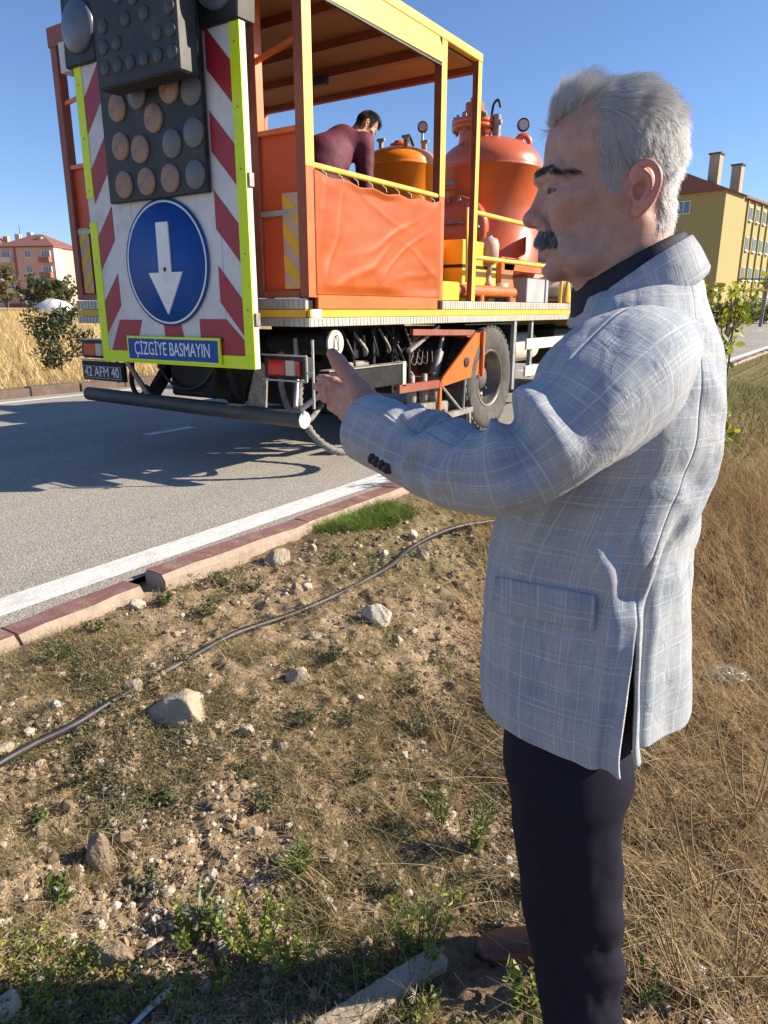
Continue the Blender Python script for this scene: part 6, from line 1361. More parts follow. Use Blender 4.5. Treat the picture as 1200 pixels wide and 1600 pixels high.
def rock(px, py, wpx, hpx_, label, mat=m_rock, seed=0, flat=.75, sink=.30):
    p = on_ground(px, py+hpx_*.25); dep = (p-CAM)@FW; w = wpx*dep/FPX/2; h = hpx_*dep/FPX*.8
    V = I3[0].copy(); g = np.random.default_rng(seed+100)
    for k in range(22):                                                   # chip flat facets off a ball
        n = g.normal(size=3); n /= np.linalg.norm(n); d = V@n; lim = g.uniform(.45, .85); V -= np.maximum(d-lim, 0)[:, None]*n*.92
    V *= (1.12+.22*n3(V, 1.6, seed)+.09*n3(V, 5, seed+2)+.05*n3(V, 14, seed+3))[:, None]
    a = g.uniform(0, 3.1); 
    W = V[:, :1]*RT*w+V[:, 1:2]*FH*w*g.uniform(.7, 1.)+V[:, 2:]*np.array([0, 0, h*flat]); W = W+p; W[:, 2] += h*flat*(1-2*sink)
    o = wobj('stone', W, I3[1], mat, smooth=False); me = o.data; me.polygons.foreach_set('use_smooth', np.ones(len(me.polygons), bool))
    tag(o, label, 'stone', 'stones on the verge'); return o
ROCKS = [(285, 1103, 108, 70, 'largest pale stone on the verge, just below the black hose', m_rock, .34), (592, 965, 60, 46, 'angular whitish stone left of the jacket above the bare soil', m_rock2, .3), (432, 873, 54, 28, 'low pale stone in grass right below the raised kerb', m_rock, .35), (460, 1050, 44, 40, 'rounded tan stone right of the largest stone', m_rock, .35), (216, 945, 28, 17, 'small white stone beside the end of the lower kerb', m_rock2, .3), (490, 993, 34, 20, 'flat tan stone just below the middle of the hose', m_rock, .4), (160, 1328, 56, 92, 'brown upright stone in the soil at lower left', m_rock3, .35), (172, 1487, 70, 48, 'dusty stone beside yellow green weeds at bottom left', m_rock3, .35), (345, 1480, 27, 32, 'small egg shaped stone among the yellow green weeds', m_rock, .3), (8, 1165, 38, 24, 'round stone cut by the left edge above the hose', m_rock, .3), (212, 1068, 34, 24, 'stone touching the hose above the largest stone', m_rock, .3), (441, 1166, 18, 26, 'small white shard right of the largest stone', m_rock2, .25), (645, 835, 22, 18, 'small stone on the green patch beside the kerb', m_rock2, .3), (600, 866, 18, 16, 'little stone above the hose near the green patch', m_rock2, .3), (488, 856, 18, 15, 'little round stone near the kerb behind the low pale stone', m_rock, .3), (462, 921, 22, 26, 'brownish stone between kerb and hose', m_rock3, .3), (10, 1572, 40, 56, 'grey stone in shadow at the bottom left corner', m_rock2, .35), (57, 1500, 24, 20, 'small stone left of the dusty bottom stone', m_rock, .3), (660, 868, 26, 24, 'stone leaning on the hose where it bends', m_rock, .3), (622, 1000, 20, 18, 'grey pebble right of the whitish angular stone', m_rock2, .3), (385, 1140, 24, 18, 'tan pebble lower right of the largest stone', m_rock, .3), (505, 1290, 26, 20, 'half buried stone in the middle of the verge', m_rock3, .4), (630, 1180, 22, 18, 'pale pebble in the soil left of the dark trousers', m_rock2, .35), (1010, 1500, 22, 16, 'grey pebble in the shade right of the trousers', m_rock2, .35), (325, 1190, 24, 16, 'tan pebble straight below the largest stone', m_rock, .35), (690, 1240, 26, 22, 'pinkish pebble beside the green weeds by the trousers', m_rock3, .35), (480, 915, 20, 14, 'pale pebble by the hose under the kerb grass', m_rock2, .3), (560, 1090, 18, 14, 'pale pebble halfway between hose and dark trousers', m_rock2, .3)]
for i, (x, y, w, h, lb, mt, sk) in enumerate(ROCKS): rock(x, y, w, h, lb, mt, i*7+1, sink=sk)

def side_of(P_): return P_[:, 0]*RT[0]+P_[:, 1]*RT[1]
def ahead_of(P_): return P_[:, 0]*FH[0]+P_[:, 1]*FH[1]
def clear_of_feet(x, y):
    a = FH[0]*x+FH[1]*y; s = RT[0]*x+RT[1]*y; return ~(((a > 1.16) & (a < 1.43) & (s > .12) & (s < .5)) | ((a > .86) & (a < 1.04) & (s > .1) & (s < .5)))
def scatter(n, a0, a1, s0, s1, g):
    """uniform in level distance ahead / to the side of the standpoint, kept on the verge"""
    a = g.uniform(a0, a1, n); s = g.uniform(s0, s1, n); x = FH[0]*a+RT[0]*s; y = FH[1]*a+RT[1]*s
    k = (x > -2.50)&(clear_of_feet(x, y)); return np.stack([x[k], y[k], terrain(x[k], y[k])], 1)
# ---- pebbles and crumbs of soil
g = np.random.default_rng(11)
def pebbles(Pn, size, cols, name, label):
    n = len(Pn); V0, F0 = I1; A = g.normal(0, 1, (n, 3, 3)); q, _ = np.linalg.qr(A)
    sc = size[:, None]*g.uniform(.55, 1.1, (n, 3)); sc[:, 2] *= .75
    V = np.einsum('nij,kj->nki', q, V0)*g.uniform(.75, 1.2, (n, len(V0), 1)); V = V*sc[:, None]+Pn[:, None]; V[..., 2] += (size*.25)[:, None]
    F = (F0[None]+np.arange(n)[:, None, None]*len(V0)).reshape(-1, 3); c = np.repeat(cols, len(V0), 0)
    o = wobj(name, V.reshape(-1, 3), F, m_peb, smooth=False, col=c, org=(0, 0, 0)); return tag(o, label, kind='stuff')
P1 = np.concatenate([scatter(26000, .75, 2.2, -1.3, .95, g), scatter(14000, 2.2, 4.2, -2.2, 1.2, g)])
wgt = fbm(P1[:, 0], P1[:, 1], 2.2, 3, 9); P1 = P1[g.random(len(P1)) < .35+.9*sm(wgt, -.3, .4)]
s1_ = np.exp(g.normal(np.log(.0040), .62, len(P1))).clip(.0014, .022)
pal = np.array([(.48, .40, .31), (.38, .30, .22), (.56, .49, .40), (.22, .16, .105), (.33, .26, .20), (.60, .54, .46), (.12, .085, .06), (.15, .11, .075)])
pebbles(P1, s1_, pal[g.integers(0, len(pal), len(P1))]*g.uniform(.75, 1.15, (len(P1), 1)), 'gravel', 'loose pebbles and soil crumbs strewn over the verge')

# crumbly clods of soil, darker and larger than the pebbles
P1b = np.concatenate([scatter(2600, .75, 2.4, -1.4, 1.0, g), scatter(1500, 2.4, 4.4, -2.3, 1.3, g)])
pebbles(P1b, np.exp(g.normal(np.log(.0095), .45, len(P1b))).clip(.004, .026), np.array([(.30, .225, .15), (.36, .275, .185), (.22, .165, .11), (.42, .33, .235)])[g.integers(0, 4, len(P1b))], 'soil_clods', 'crumbly brown clods of soil all over the verge')
# ---- blades
def blades(B, h, w, lean, col, name, label, seg=3, droop=.5, mat=None, tipcol=None, parent=None, kind='stuff', flat=False):
    n = len(B); az = g.uniform(0, 2*np.pi, n); D = np.stack([np.cos(az), np.sin(az), np.zeros(n)], 1); S = np.stack([-np.sin(az), np.cos(az), np.zeros(n)], 1)
    fa = g.uniform(0, np.pi, n); S = S*np.cos(fa)[:, None]+np.cross(D, S)*0*np.sin(fa)[:, None]; S /= np.linalg.norm(S, axis=1)[:, None]+1e-9
    t = np.linspace(0, 1, seg+1); rows = []
    for q in t:
        c = B+D*(lean*h*(q+droop*q*q))[:, None]; c[:, 2] += h*(q-droop*.35*q*q*np.minimum(1, lean*1.2)) if not flat else h*.02*np.sin(q*3.1)
        ww = (w*(1-q)**.7*.5+w*.04)[:, None]; rows.append(np.stack([c-S*ww, c+S*ww], 1))
    V = np.stack(rows, 1).reshape(n, -1, 3); k = (seg+1)*2
    f = np.array([[2*i, 2*i+1, 2*i+3, 2*i+2] for i in range(seg)]); F = (f[None]+np.arange(n)[:, None, None]*k).reshape(-1, 4)
    c = np.repeat(col[:, None], k, 1)
    if tipcol is not None: c = c*(1-np.repeat(t, 2)[None, :, None])+tipcol[:, None]*np.repeat(t, 2)[None, :, None]
    o = wobj(name, V.reshape(-1, 3), F, mat or m_bl, parent, smooth=True, col=c.reshape(-1, 3), org=(0, 0, 0) if parent is None else None)
    if kind and parent is None: tag(o, label, kind=kind)
    return o
def pick(n, cols, v=.2): cols = np.array(cols); return cols[g.integers(0, len(cols), n)]*g.uniform(1-v, 1+v, (n, 1))
STRAW = [(.50, .38, .19), (.42, .30, .14), (.56, .45, .26), (.36, .25, .12)]; OLIVE = [(.13, .14, .05), (.17, .17, .07), (.22, .20, .09), (.10, .12, .04)]; GRN = [(.12, .20, .03), (.16, .24, .04), (.09, .15, .03)]
# straw litter lying flat
P2 = np.concatenate([scatter(24000, .75, 2.4, -1.4, 1.2, g), scatter(18000, 2.4, 4.6, -2.4, 1.6, g)]); P2[:, 2] += .006+.012*g.random(len(P2))
blades(P2, g.uniform(.02, .08, len(P2)), g.uniform(.0008, .0022, len(P2)), np.full(len(P2), 1.), pick(len(P2), STRAW+[(.62, .52, .36), (.55, .46, .34), (.25, .18, .1)]), 'straw_litter', 'dry straw litter lying on the verge', 2, .0, flat=True)
# low tufts, in clumps
def clumps(nc, a0, a1, s0, s1, per, spread, thr, f, seed):
    c = scatter(nc, a0, a1, s0, s1, g); wv = fbm(c[:, 0], c[:, 1], f, 3, seed); c = c[wv > thr]
    q = np.repeat(c, per, 0); q[:, :2] += g.normal(0, spread, (len(q), 2))*g.uniform(.3, 1, (len(q), 1)); q = q[(q[:, 0] > -2.5) & clear_of_feet(q[:, 0], q[:, 1])]; q[:, 2] = terrain(q[:, 0], q[:, 1])-.004; return q
P3 = np.concatenate([clumps(2300, .75, 2.6, -1.5, .9, 34, .03, -.16, 1.9, 14), clumps(1900, 2.2, 4.6, -2.4, 1.2, 26, .035, -.16, 1.9, 14)])
mx_ = g.random(len(P3)) < .55; c3 = np.where(mx_[:, None], pick(len(P3), OLIVE)*.95, pick(len(P3), STRAW)*.95)
blades(P3, g.uniform(.018, .055, len(P3)), g.uniform(.0012, .0026, len(P3)), g.uniform(.3, 1.3, len(P3)), c3, 'low_grass', 'low olive and straw coloured grass tufts on the verge', 3, .6)
# fresh green patch by the kerb and green tufts
gp = on_ground(565, 812); q = np.repeat(gp[None], 5200, 0); aa = g.uniform(0, 6.28, len(q)); rr_ = np.sqrt(g.random(len(q)))
q[:, :2] += (np.cos(aa)*rr_*.40)[:, None]*np.array([.15, 1.])+(np.sin(aa)*rr_*.20)[:, None]*np.array([1., .1]); q = q[q[:, 0] > -2.52]; q[:, 2] = terrain(q[:, 0], q[:, 1])
blades(q, g.uniform(.03, .085, len(q)), g.uniform(.002, .0042, len(q)), g.uniform(.4, 1.2, len(q)), pick(len(q), [(.17, .25, .035), (.22, .29, .05), (.12, .19, .03)]), 'green_grass', 'patch of fresh green grass beside the kerb stones', 3, .6)
P4 = clumps(230, .8, 3.0, -.25, .62, 26, .022, .05, 1.5, 24)
blades(P4, g.uniform(.03, .10, len(P4)), g.uniform(.0016, .0034, len(P4)), g.uniform(.2, .8, len(P4)), pick(len(P4), GRN+OLIVE), 'green_tufts', 'upright green grass tufts between soil and trousers', 4, .5)
# dry tall grass right of and behind the man
def in_right(n, a0, a1, s0f, s1, g):
    P_ = scatter(n, a0, a1, s0f, s1, g); return P_[P_[:, 0] > -2.3]
P5 = np.concatenate([in_right(15000, 1.2, 3.2, .42, 2.6, g), in_right(18000, 3.2, 6.0, .55, 4.2, g)])
h5 = g.uniform(.05, .26, len(P5))*(.55+.9*sm(fbm(P5[:, 0], P5[:, 1], 1.1, 3, 40), -.3, .4))*(.6+.5*sm(ahead_of(P5), 1.3, 3))
blades(P5, h5*1.35, g.uniform(.0014, .0034, len(P5)), g.uniform(.15, 1.2, len(P5)), pick(len(P5), [(.52, .38, .19), (.44, .30, .14), (.60, .47, .27), (.34, .23, .11)]), 'dry_grass', 'tall golden dry grass right of and behind the man', 4, .7, tipcol=pick(len(P5), [(.50, .36, .17), (.42, .27, .11)]))
P6 = scatter(1300, .72, 2.6, .45, 1.5, g)
blades(P6, g.uniform(.10, .34, len(P6)), g.uniform(.0012, .0024, len(P6)), g.uniform(.2, 1.2, len(P6)), pick(len(P6), [(.50, .37, .19), (.60, .48, .28), (.34, .23, .12)]), 'dry_stalks', 'bent dry stalks in front of the golden grass', 6, .9)
P7 = scatter(520, 1.1, 2.6, -.2, .5, g)
blades(P7, g.uniform(.06, .2, len(P7)), g.uniform(.001, .002, len(P7)), g.uniform(.3, 1.4, len(P7)), pick(len(P7), STRAW), 'dry_stalks', 'thin pale stalks left of the trousers', 5, .8)
# greener verge farther along the kerb
P8 = np.concatenate([in_right(16000, 5., 12., -1.5, 12, g), in_right(9000, 12., 40., 3, 40, g)])
sc8 = 1+ahead_of(P8)*.05
blades(P8, g.uniform(.06, .2, len(P8))*sc8, g.uniform(.004, .009, len(P8))*sc8, g.uniform(.2, .9, len(P8)), pick(len(P8), [(.17, .18, .06), (.22, .21, .08), (.30, .25, .11), (.12, .14, .05)]), 'verge_grass', 'olive green grass on the verge far behind the man', 3, .6)
# dry field across the road
n = 30000; a_ = g.uniform(0, 1, n)**2.0; x9 = -10.3-a_*70; y9 = g.uniform(-.2, 1.0, n)*(-x9)*1.05+g.uniform(-1, 2, n); P9 = np.stack([x9, y9, terrain(x9, y9)], 1); sc9 = 1+(-x9-10)*.045
blades(P9, g.uniform(.12, .40, n)*sc9**.6, g.uniform(.008, .02, n)*sc9, g.uniform(.2, .8, n), pick(n, [(.72, .55, .26), (.64, .46, .20), (.74, .60, .33), (.52, .36, .15)]), 'dry_field', 'tall dry yellow grass in the field across the road', 3, .6)
n = 2500; x9 = g.uniform(-12.2, -10.2, n); y9 = g.uniform(2, 20, n); P9 = np.stack([x9, y9, terrain(x9, y9)], 1)
blades(P9, g.uniform(.1, .3, n), g.uniform(.008, .016, n), g.uniform(.3, 1., n), pick(n, [(.36, .22, .12), (.22, .14, .09), (.30, .24, .12)]), 'brown_weeds', 'brown weeds along the far kerb', 3, .6)
# ---- single plants: stems with many small leaves
def leaf_cloud(C, N_, size, col, wid=.45, fold=.25):
    """leaf-shaped quads pairs at C (n,3) pointing along N_ (n,3)"""
    n = len(C); N_ = N_/(np.linalg.norm(N_, axis=1)[:, None]+1e-9); r = g.normal(size=(n, 3)); S = np.cross(N_, r); S /= np.linalg.norm(S, axis=1)[:, None]+1e-9; U = np.cross(S, N_)
    s = size[:, None]; w = wid*s
    V = np.stack([C, C+N_*s*.35+S*w*.5-U*s*fold*.3, C+N_*s*.8+S*w*.35-U*s*fold*.2, C+N_*s-U*s*fold*.1, C+N_*s*.8-S*w*.35-U*s*fold*.2, C+N_*s*.35-S*w*.5-U*s*fold*.3, C+N_*s*.5], 1)
    f = np.array([[0, 1, 6], [1, 2, 6], [2, 3, 6], [3, 4, 6], [4, 5, 6], [5, 0, 6]]); F = (f[None]+np.arange(n)[:, None, None]*7).reshape(-1, 3)
    return V.reshape(-1, 3), F, np.repeat(col, 7, 0)
# low creeping herbs in patches
def herb_mass(n, a0, a1, s0, s1, thr, f, seed, cols, ls, hmax, name, label):
    P_ = scatter(n, a0, a1, s0, s1, g); P_ = P_[fbm(P_[:, 0], P_[:, 1], f, 4, seed) > thr]; hh = g.random(len(P_))**1.5*hmax; P_[:, 2] += hh
    D_ = g.normal(size=(len(P_), 3)); D_[:, 2] = np.abs(D_[:, 2])*.8+.2
    V, F, c = leaf_cloud(P_, D_, ls*g.uniform(.5, 1.3, len(P_)), pick(len(P_), cols, .3), .5); tag(wobj(name, V, F, m_leaf, smooth=True, col=c, org=(0, 0, 0)), label, kind='stuff')
herb_mass(90000, .75, 2.5, -1.45, .8, .20, 2.6, 91, [(.17, .175, .10), (.22, .22, .13), (.11, .12, .06), (.28, .26, .16)], .011, .028, 'creeping_herbs', 'low grey green creeping herbs in patches near the camera')
herb_mass(70000, 2.3, 4.6, -2.4, .9, .18, 2.2, 95, [(.17, .175, .09), (.22, .215, .12), (.12, .125, .06), (.28, .26, .14)], .013, .03, 'creeping_herbs', 'low grey green creeping herbs between hose and kerb')
herb_mass(34000, .72, 1.35, -1.2, .5, -.03, 3.0, 99, [(.22, .26, .05), (.15, .19, .04), (.28, .30, .07), (.09, .12, .03)], .012, .06, 'feathery_herbs', 'yellow green feathery herbs along the bottom shadow')
m_stem = M('green_stem', (.16, .17, .06), (.10, .10, .04), 30, .7); m_dstem = M('dry_stem', (.36, .25, .12), (.26, .18, .09), 30, .8); m_bark = M('bark', (.17, .12, .08), (.10, .075, .05), 20, .9, bump=.5)
def weed(px, py, height, spread, nst, leaves, lsize, cols, label, group='weeds on the verge', stem=None, cat='plant', name='weed', pos=None, up=.6, wid=.45):
    p = on_ground(px, py) if pos is None else np.asarray(pos, float); e = empty(name, p, label, cat, group)
    sb = MB(); C = []; D = []
    for k in range(nst):
        az = g.uniform(0, 6.28); ln = g.uniform(.55, 1.)*height; t_ = p+np.array([math.cos(az)*spread*g.uniform(.3, 1), math.sin(az)*spread*g.uniform(.3, 1), ln]); m_ = (p+t_)/2+np.array([math.cos(az), math.sin(az), 0])*spread*.12
        path = catmull([p+(g.normal(0, .004), g.normal(0, .004), -.01), m_, t_], 5); sb.tube(path, np.linspace(.0022, .0008, len(path))*(height/.12)**.5, 5, False)
        for q in range(leaves):
            u = g.uniform(.15, 1.); i_ = min(int(u*(len(path)-1)), len(path)-2); b_ = path[i_]+(path[i_+1]-path[i_])*g.random(); a2 = g.uniform(0, 6.28)
            C.append(b_); D.append((math.cos(a2), math.sin(a2), up*g.uniform(.3, 1.5)))
    sb.build('stem', stem or m_stem, e)
    C = np.array(C); D = np.array(D); V, F, c = leaf_cloud(C, D, lsize*g.uniform(.6, 1.25, len(C)), pick(len(C), cols, .25), wid)
    o = wobj('foliage', V, F, m_leaf, e, True, col=c); return e
YG = [(.30, .34, .05), (.24, .29, .045), (.36, .37, .08), (.17, .22, .04)]; GG = [(.10, .15, .035), (.14, .19, .05), (.08, .12, .03)]; GREY = [(.15, .16, .09), (.19, .19, .11), (.11, .12, .06)]
weed(395, 1505, .17, .10, 16, 26, .017, YG, 'largest feathery yellow green weed at the bottom centre')
weed(300, 1480, .13, .09, 12, 24, .016, YG, 'yellow green weed right of the dusty bottom stone')
weed(455, 1525, .14, .08, 11, 22, .016, YG, 'yellow green weed right of the largest feathery one')
weed(655, 1505, .15, .09, 12, 24, .017, YG, 'yellow green weed left of the wooden plank')
weed(560, 1535, .09, .07, 9, 18, .014, YG+GG, 'low yellow green weed between two taller feathery ones')
weed(335, 1545, .08, .07, 9, 18, .014, YG, 'small yellow green weed at the edge of the shadow')
weed(70, 1585, .13, .03, 4, 22, .014, YG, 'narrow yellow green weed at the bottom left corner')
weed(330, 1450, .11, .06, 5, 7, .05, [(.16, .20, .10), (.20, .23, .13)], 'broad leaved grey green plant above the feathery weeds', wid=.28)
weed(105, 1398, .035, .07, 8, 9, .026, GG, 'low round leaved plant at lower left')
weed(62, 1290, .035, .05, 6, 8, .022, GG, 'small clover like plant left of the brown upright stone')
weed(735, 1330, .20, .07, 12, 10, .035, [(.14, .20, .04), (.18, .24, .05)], 'bright green grassy weed left of the trousers', wid=.16)
weed(690, 1290, .16, .06, 9, 9, .034, [(.15, .20, .05), (.20, .24, .07)], 'green weed with a small yellow flower left of the trousers', wid=.2)
weed(470, 1365, .09, .04, 10, 5, .05, [(.12, .19, .03), (.17, .24, .05)], 'bright green grass tuft in the middle of the stony soil', wid=.10)
weed(710, 1420, .10, .05, 9, 8, .028, YG+GG, 'light green tuft above the wooden plank', wid=.25)
weed(820, 1575, .10, .06, 8, 10, .024, GG+YG, 'green weed in the shadow before the dark trouser leg')
weed(1010, 1560, .07, .06, 8, 12, .018, GG, 'small green weed right of the trouser leg')
weed(1000, 1480, .09, .06, 8, 14, .014, GREY, 'grey green weed in the shade right of the trousers')
k = 0
for (x, y) in [(300, 905), (350, 915), (395, 925), (255, 945), (520, 880), (150, 985), (330, 960), (90, 1035)]:
    weed(x, y, g.uniform(.05, .085), .07, 12, 16, .016, GREY+GG, ['grey green herb under the raised kerb stone', 'herb right of the grey green one under the raised kerb', 'herb left of the low pale kerb stone', 'herb at the end of the lower kerb stones', 'herb between low pale stone and green grass patch', 'herb along the lower kerb at left', 'herb between raised kerb and hose', 'herb near the left edge above the hose'][k]); k += 1
for (x, y, lb) in [(480, 1130, 'grey herb right of the rounded tan stone'), (545, 1130, 'dark herb in the middle of the verge'), (380, 1215, 'grey herb below the largest stone'), (560, 1220, 'grey herb above the half buried stone'), (640, 1080, 'herb left of the jacket hem'), (120, 1225, 'grey herb below the hose at left'), (250, 1260, 'herb right of the brown upright stone'), (420, 1260, 'herb left of the half buried stone'), (600, 1390, 'herb above the yellow green weed by the plank'), (660, 1150, 'herb among thin stalks left of the jacket hem'), (520, 1030, 'herb below the hose beside the whitish angular stone'), (230, 1400, 'herb above the dusty bottom stone')]:
    weed(x, y, g.uniform(.045, .08), .075, 14, 18, .015, GREY, lb)
# dry forked stalks
for (x, y, h_, lb) in [(1110, 1420, .34, 'tall dry forked stalk right of the trousers'), (1165, 1290, .36, 'dry stalk at the right edge below the plastic bag'), (1080, 1560, .22, 'low dry twiggy stalk at the bottom right'), (1150, 1540, .30, 'dry twiggy stalk in the bottom right corner'), (700, 1180, .22, 'bent pale stalk left of the jacket hem')]:
    weed(x, y, h_, .14, 7, 6, .02, [(.40, .28, .13), (.30, .20, .1)], lb, 'dry stalks on the verge', m_dstem, wid=.2)
# spiky seed heads by the plank
m_burr = M('dry_burr', (.50, .42, .28), None, 30, .8)
for (x, y, h_, lb) in [(605, 1560, .05, 'dry star shaped thistle head before the plank'), (648, 1562, .06, 'dry star shaped thistle head on the plank end')]:
    p = on_ground(x, y+25); e = empty('thistle', p, lb, 'plant', 'dry thistle heads'); MB().tube([p, p+np.array([0, 0, h_])], .0012, 5).build('stem', m_dstem, e)
    c = p+np.array([0, 0, h_]); mb = MB()
    for k in range(13):
        d = g.normal(size=3); d /= np.linalg.norm(d); mb.cyl(c, c+d*.022, .0012, .0003, 5, False)
    mb.build('seed_head', m_burr, e)
# ---- plank, white strip, plastic bag
m_wood = M('weathered_wood', (.46, .38, .29), (.33, .27, .20), 18, .85, bump=.5, bscale=60, stretch=(1, 1, 1), dirt=(.22, .17, .12), dirt_amt=.3)
a, b_ = on_ground(690, 1500), on_ground(500, 1625); d = b_-a; d[2] = 0; L_ = np.linalg.norm(d); d /= L_; n_ = np.array([-d[1], d[0], 0]); mb = []
V = []; m = 24
for i in range(m+1):
    s = i/m; c = a+d*L_*s; c[2] = (a[2]*(1-s)+b_[2]*s)+.012; w = .030*(1 if s > .04 else .75)+.0015*math.sin(i*1.7); hh = .011+.001*math.sin(i*2.3)
    V += [c-n_*w-np.array([0, 0, hh]), c-n_*w+np.array([0, 0, hh*.8]), c-n_*w*.8+np.array([0, 0, hh]), c+n_*w*.8+np.array([0, 0, hh*1.02]), c+n_*w+np.array([0, 0, hh*.7]), c+n_*w-np.array([0, 0, hh])]
F = [(i*6+k, i*6+(k+1) % 6, (i+1)*6+(k+1) % 6, (i+1)*6+k) for i in range(m) for k in range(6)]+[tuple(range(6))[::-1], tuple(m*6+k for k in range(6))]
tag(MB().add(V, F).build('plank', m_wood, None), 'weathered wooden plank lying at the bottom before the man', 'plank')
a, b_ = on_ground(272, 1548), on_ground(205, 1612); d = b_-a; n_ = np.cross(d, (0, 0, 1)); n_ /= np.linalg.norm(n_); V = []
for i in range(9):
    s = i/8; c = a+d*s+np.array([0, 0, .012+.004*math.sin(s*3)]); w = .011*(1-.5*s); V += [c-n_*w, c+np.array([0, 0, .006]), c+n_*w, c-np.array([0, 0, .006])]
F = [(i*4+k, i*4+(k+1) % 4, (i+1)*4+(k+1) % 4, (i+1)*4+k) for i in range(8) for k in range(4)]+[(3, 2, 1, 0), (32, 33, 34, 35)]
tag(MB().add(V, F).build('plastic_strip', M('dull_plastic', (.46, .47, .48), (.36, .37, .38), 20, .45), None), 'pale grey plastic strip lying in the bottom shadow', 'litter')
m_pb, N, K, b = nmat('clear_plastic'); b.inputs['Base Color'].default_value = (.72, .80, .76, 1); b.inputs['Roughness'].default_value = .2; b.inputs['Transmission Weight'].default_value = .55; b.inputs['IOR'].default_value = 1.2
p = on_ground(1135, 1062); th = np.linspace(0, 2*np.pi, 40, endpoint=False); rr_ = np.linspace(.05, 1, 14); T_, R2_ = np.meshgrid(th, rr_, indexing='ij')
V = np.stack([p[0]+R2_*(np.cos(T_)*RT[0]*.10-np.sin(T_)*RT[1]*.06), p[1]+R2_*(np.cos(T_)*RT[1]*.10+np.sin(T_)*RT[0]*.06), p[2]+.035*(1-R2_**2)+.04*np.abs(fbm(np.cos(T_)*R2_*3, np.sin(T_)*R2_*3, 1.6, 3, 77))+.01], -1).reshape(-1, 3)
F = np.array([(i*14+j, ((i+1) % 40)*14+j, ((i+1) % 40)*14+j+1, i*14+j+1) for i in range(40) for j in range(13)])
tag(wobj('plastic_bag', V, F, m_pb, smooth=False), 'crumpled clear plastic bag in the dry grass behind the man', 'litter')
# ---- shrub across the road, sapling by the near kerb, trees and hedge far off
def woody(name, p, h, cr, nbr, nleaf, ls, cols, label, cat, group=None, trunk_r=.02, up=.3, shape=1., wid=.55, branch_lo=.25):
    p = np.asarray(p, float); e = empty(name, p, label, cat, group); tb = MB(); C = []; D = []
    tb.tube(catmull([p-(0, 0, .05), p+(g.normal(0, .03)*h, g.normal(0, .03)*h, h*.45), p+(g.normal(0, .05)*h, g.normal(0, .05)*h, h*.92)], 5), np.linspace(trunk_r, trunk_r*.25, 11), 7, False)
    for k in range(nbr):
        z = g.uniform(branch_lo, .95); az = g.uniform(0, 6.28); rr = cr*(1-abs(z-.55)*shape)*g.uniform(.5, 1.05); b0 = p+(0, 0, z*h*.8); b1 = p+(math.cos(az)*rr, math.sin(az)*rr, z*h+g.uniform(0, .15)*h); mid = (b0+b1)/2+(0, 0, .05*h)
        pa = catmull([b0, mid, b1], 4); tb.tube(pa, np.linspace(trunk_r*.4, trunk_r*.1, len(pa)), 5, False)
        for q in range(nleaf):
            u = g.uniform(.3, 1.08); i_ = min(int(u*(len(pa)-1)), len(pa)-2); b_ = pa[i_]+(pa[i_+1]-pa[i_])*g.random()+g.normal(0, cr*.07, 3); d_ = g.normal(size=3); d_[2] += up; C.append(b_); D.append(d_)
    tb.build('trunk', m_bark, e); C = np.array(C); V, F, c = leaf_cloud(C, np.array(D), ls*g.uniform(.6, 1.3, len(C)), pick(len(C), cols, .3), wid); wobj('crown', V, F, m_leaf, e, True, col=c); return e
DG = [(.07, .09, .035), (.10, .12, .05), (.13, .14, .06), (.05, .07, .03)]
p = at_z(118, 588, .0); woody('shrub', (p[0]-.4, p[1], float(terrain(p[0]-.4, p[1]))), 1.2, .66, 40, 46, .09, [(.06, .09, .04), (.09, .12, .055), (.045, .065, .03)], 'bushy grey green shrub across the road left of the truck', 'shrub', trunk_r=.02, wid=.4, shape=.5, branch_lo=.1)
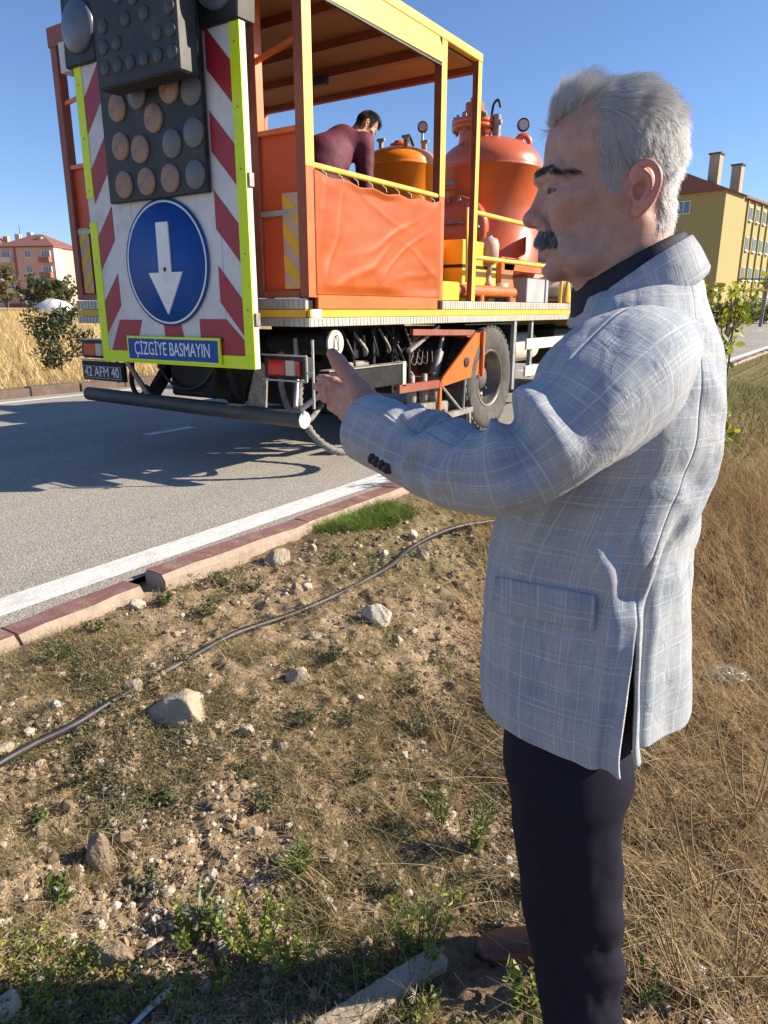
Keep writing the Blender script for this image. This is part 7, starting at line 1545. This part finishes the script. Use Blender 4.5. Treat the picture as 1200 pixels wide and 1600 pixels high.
p = at_b(1128, 560, 5.3); woody('sapling', (p[0], p[1], float(terrain(p[0], p[1]))), 1.55, .34, 18, 18, .058, [(.34, .36, .03), (.26, .32, .03), (.42, .40, .05), (.16, .22, .03)], 'young tree with yellow green leaves behind the shoulder of the man', 'tree', trunk_r=.015, wid=.6, shape=.3, up=-.2)
TREES = [(12, 476, 118., 6.0, 2.4, 'leafy tree at the left edge before the pink building', 'olive'), (60, 474, 125., 5.2, 3.2, 'round tree before the middle of the pink building', 'dark'), (82, 474, 122., 4.6, 2.8, 'bushy tree before the right corner of the pink building', 'dark'), (101, 474, 128., 4.8, 2.6, 'bushy tree between the shed and the truck', 'dark')]
for (x, y, dist, h, cr, lb, kd) in TREES:
    r_ = ray(x, y); r_ = r_/np.linalg.norm(r_[:2])*dist; z_ = float(terrain(r_[0], r_[1], False))
    woody('tree', (r_[0], r_[1], z_), h, cr, 34, 26, .45, DG if kd == 'dark' else [(.16, .14, .06), (.12, .12, .05), (.2, .16, .08)], lb, 'tree', 'trees before the pink building', trunk_r=.12, wid=.7, branch_lo=.15, shape=.8)
HB = [(1098, 52., 2.9, 1.2, 'yellowing slim tree before the yellow building corner', [(.30, .26, .05), (.22, .22, .05)]), (1120, 70., 1.9, 2.0, 'dark green bush at the foot of the yellow building', DG), (1148, 72., 1.8, 2.2, 'wide green bush right of the darkest one by the yellow building', [(.09, .13, .04), (.13, .17, .06)]), (1172, 74., 1.9, 2.2, 'green bush left of the street lamp', [(.10, .14, .04), (.14, .18, .06)]), (1196, 76., 1.7, 2.2, 'green bush at the right edge behind the street lamp', [(.12, .15, .04), (.20, .20, .06)]), (1230, 78., 1.8, 2.4, 'green bush beyond the street lamp', DG)]
for (x, dist, h, cr, lb, cl) in HB:
    r_ = ray(x, 485); r_ = r_/np.linalg.norm(r_[:2])*dist; woody('bush', (r_[0], r_[1], 0), h, cr, 30, 30, .22, cl, lb, 'bush', 'bushes by the yellow building', trunk_r=.06, wid=.7, branch_lo=.1, shape=.6)
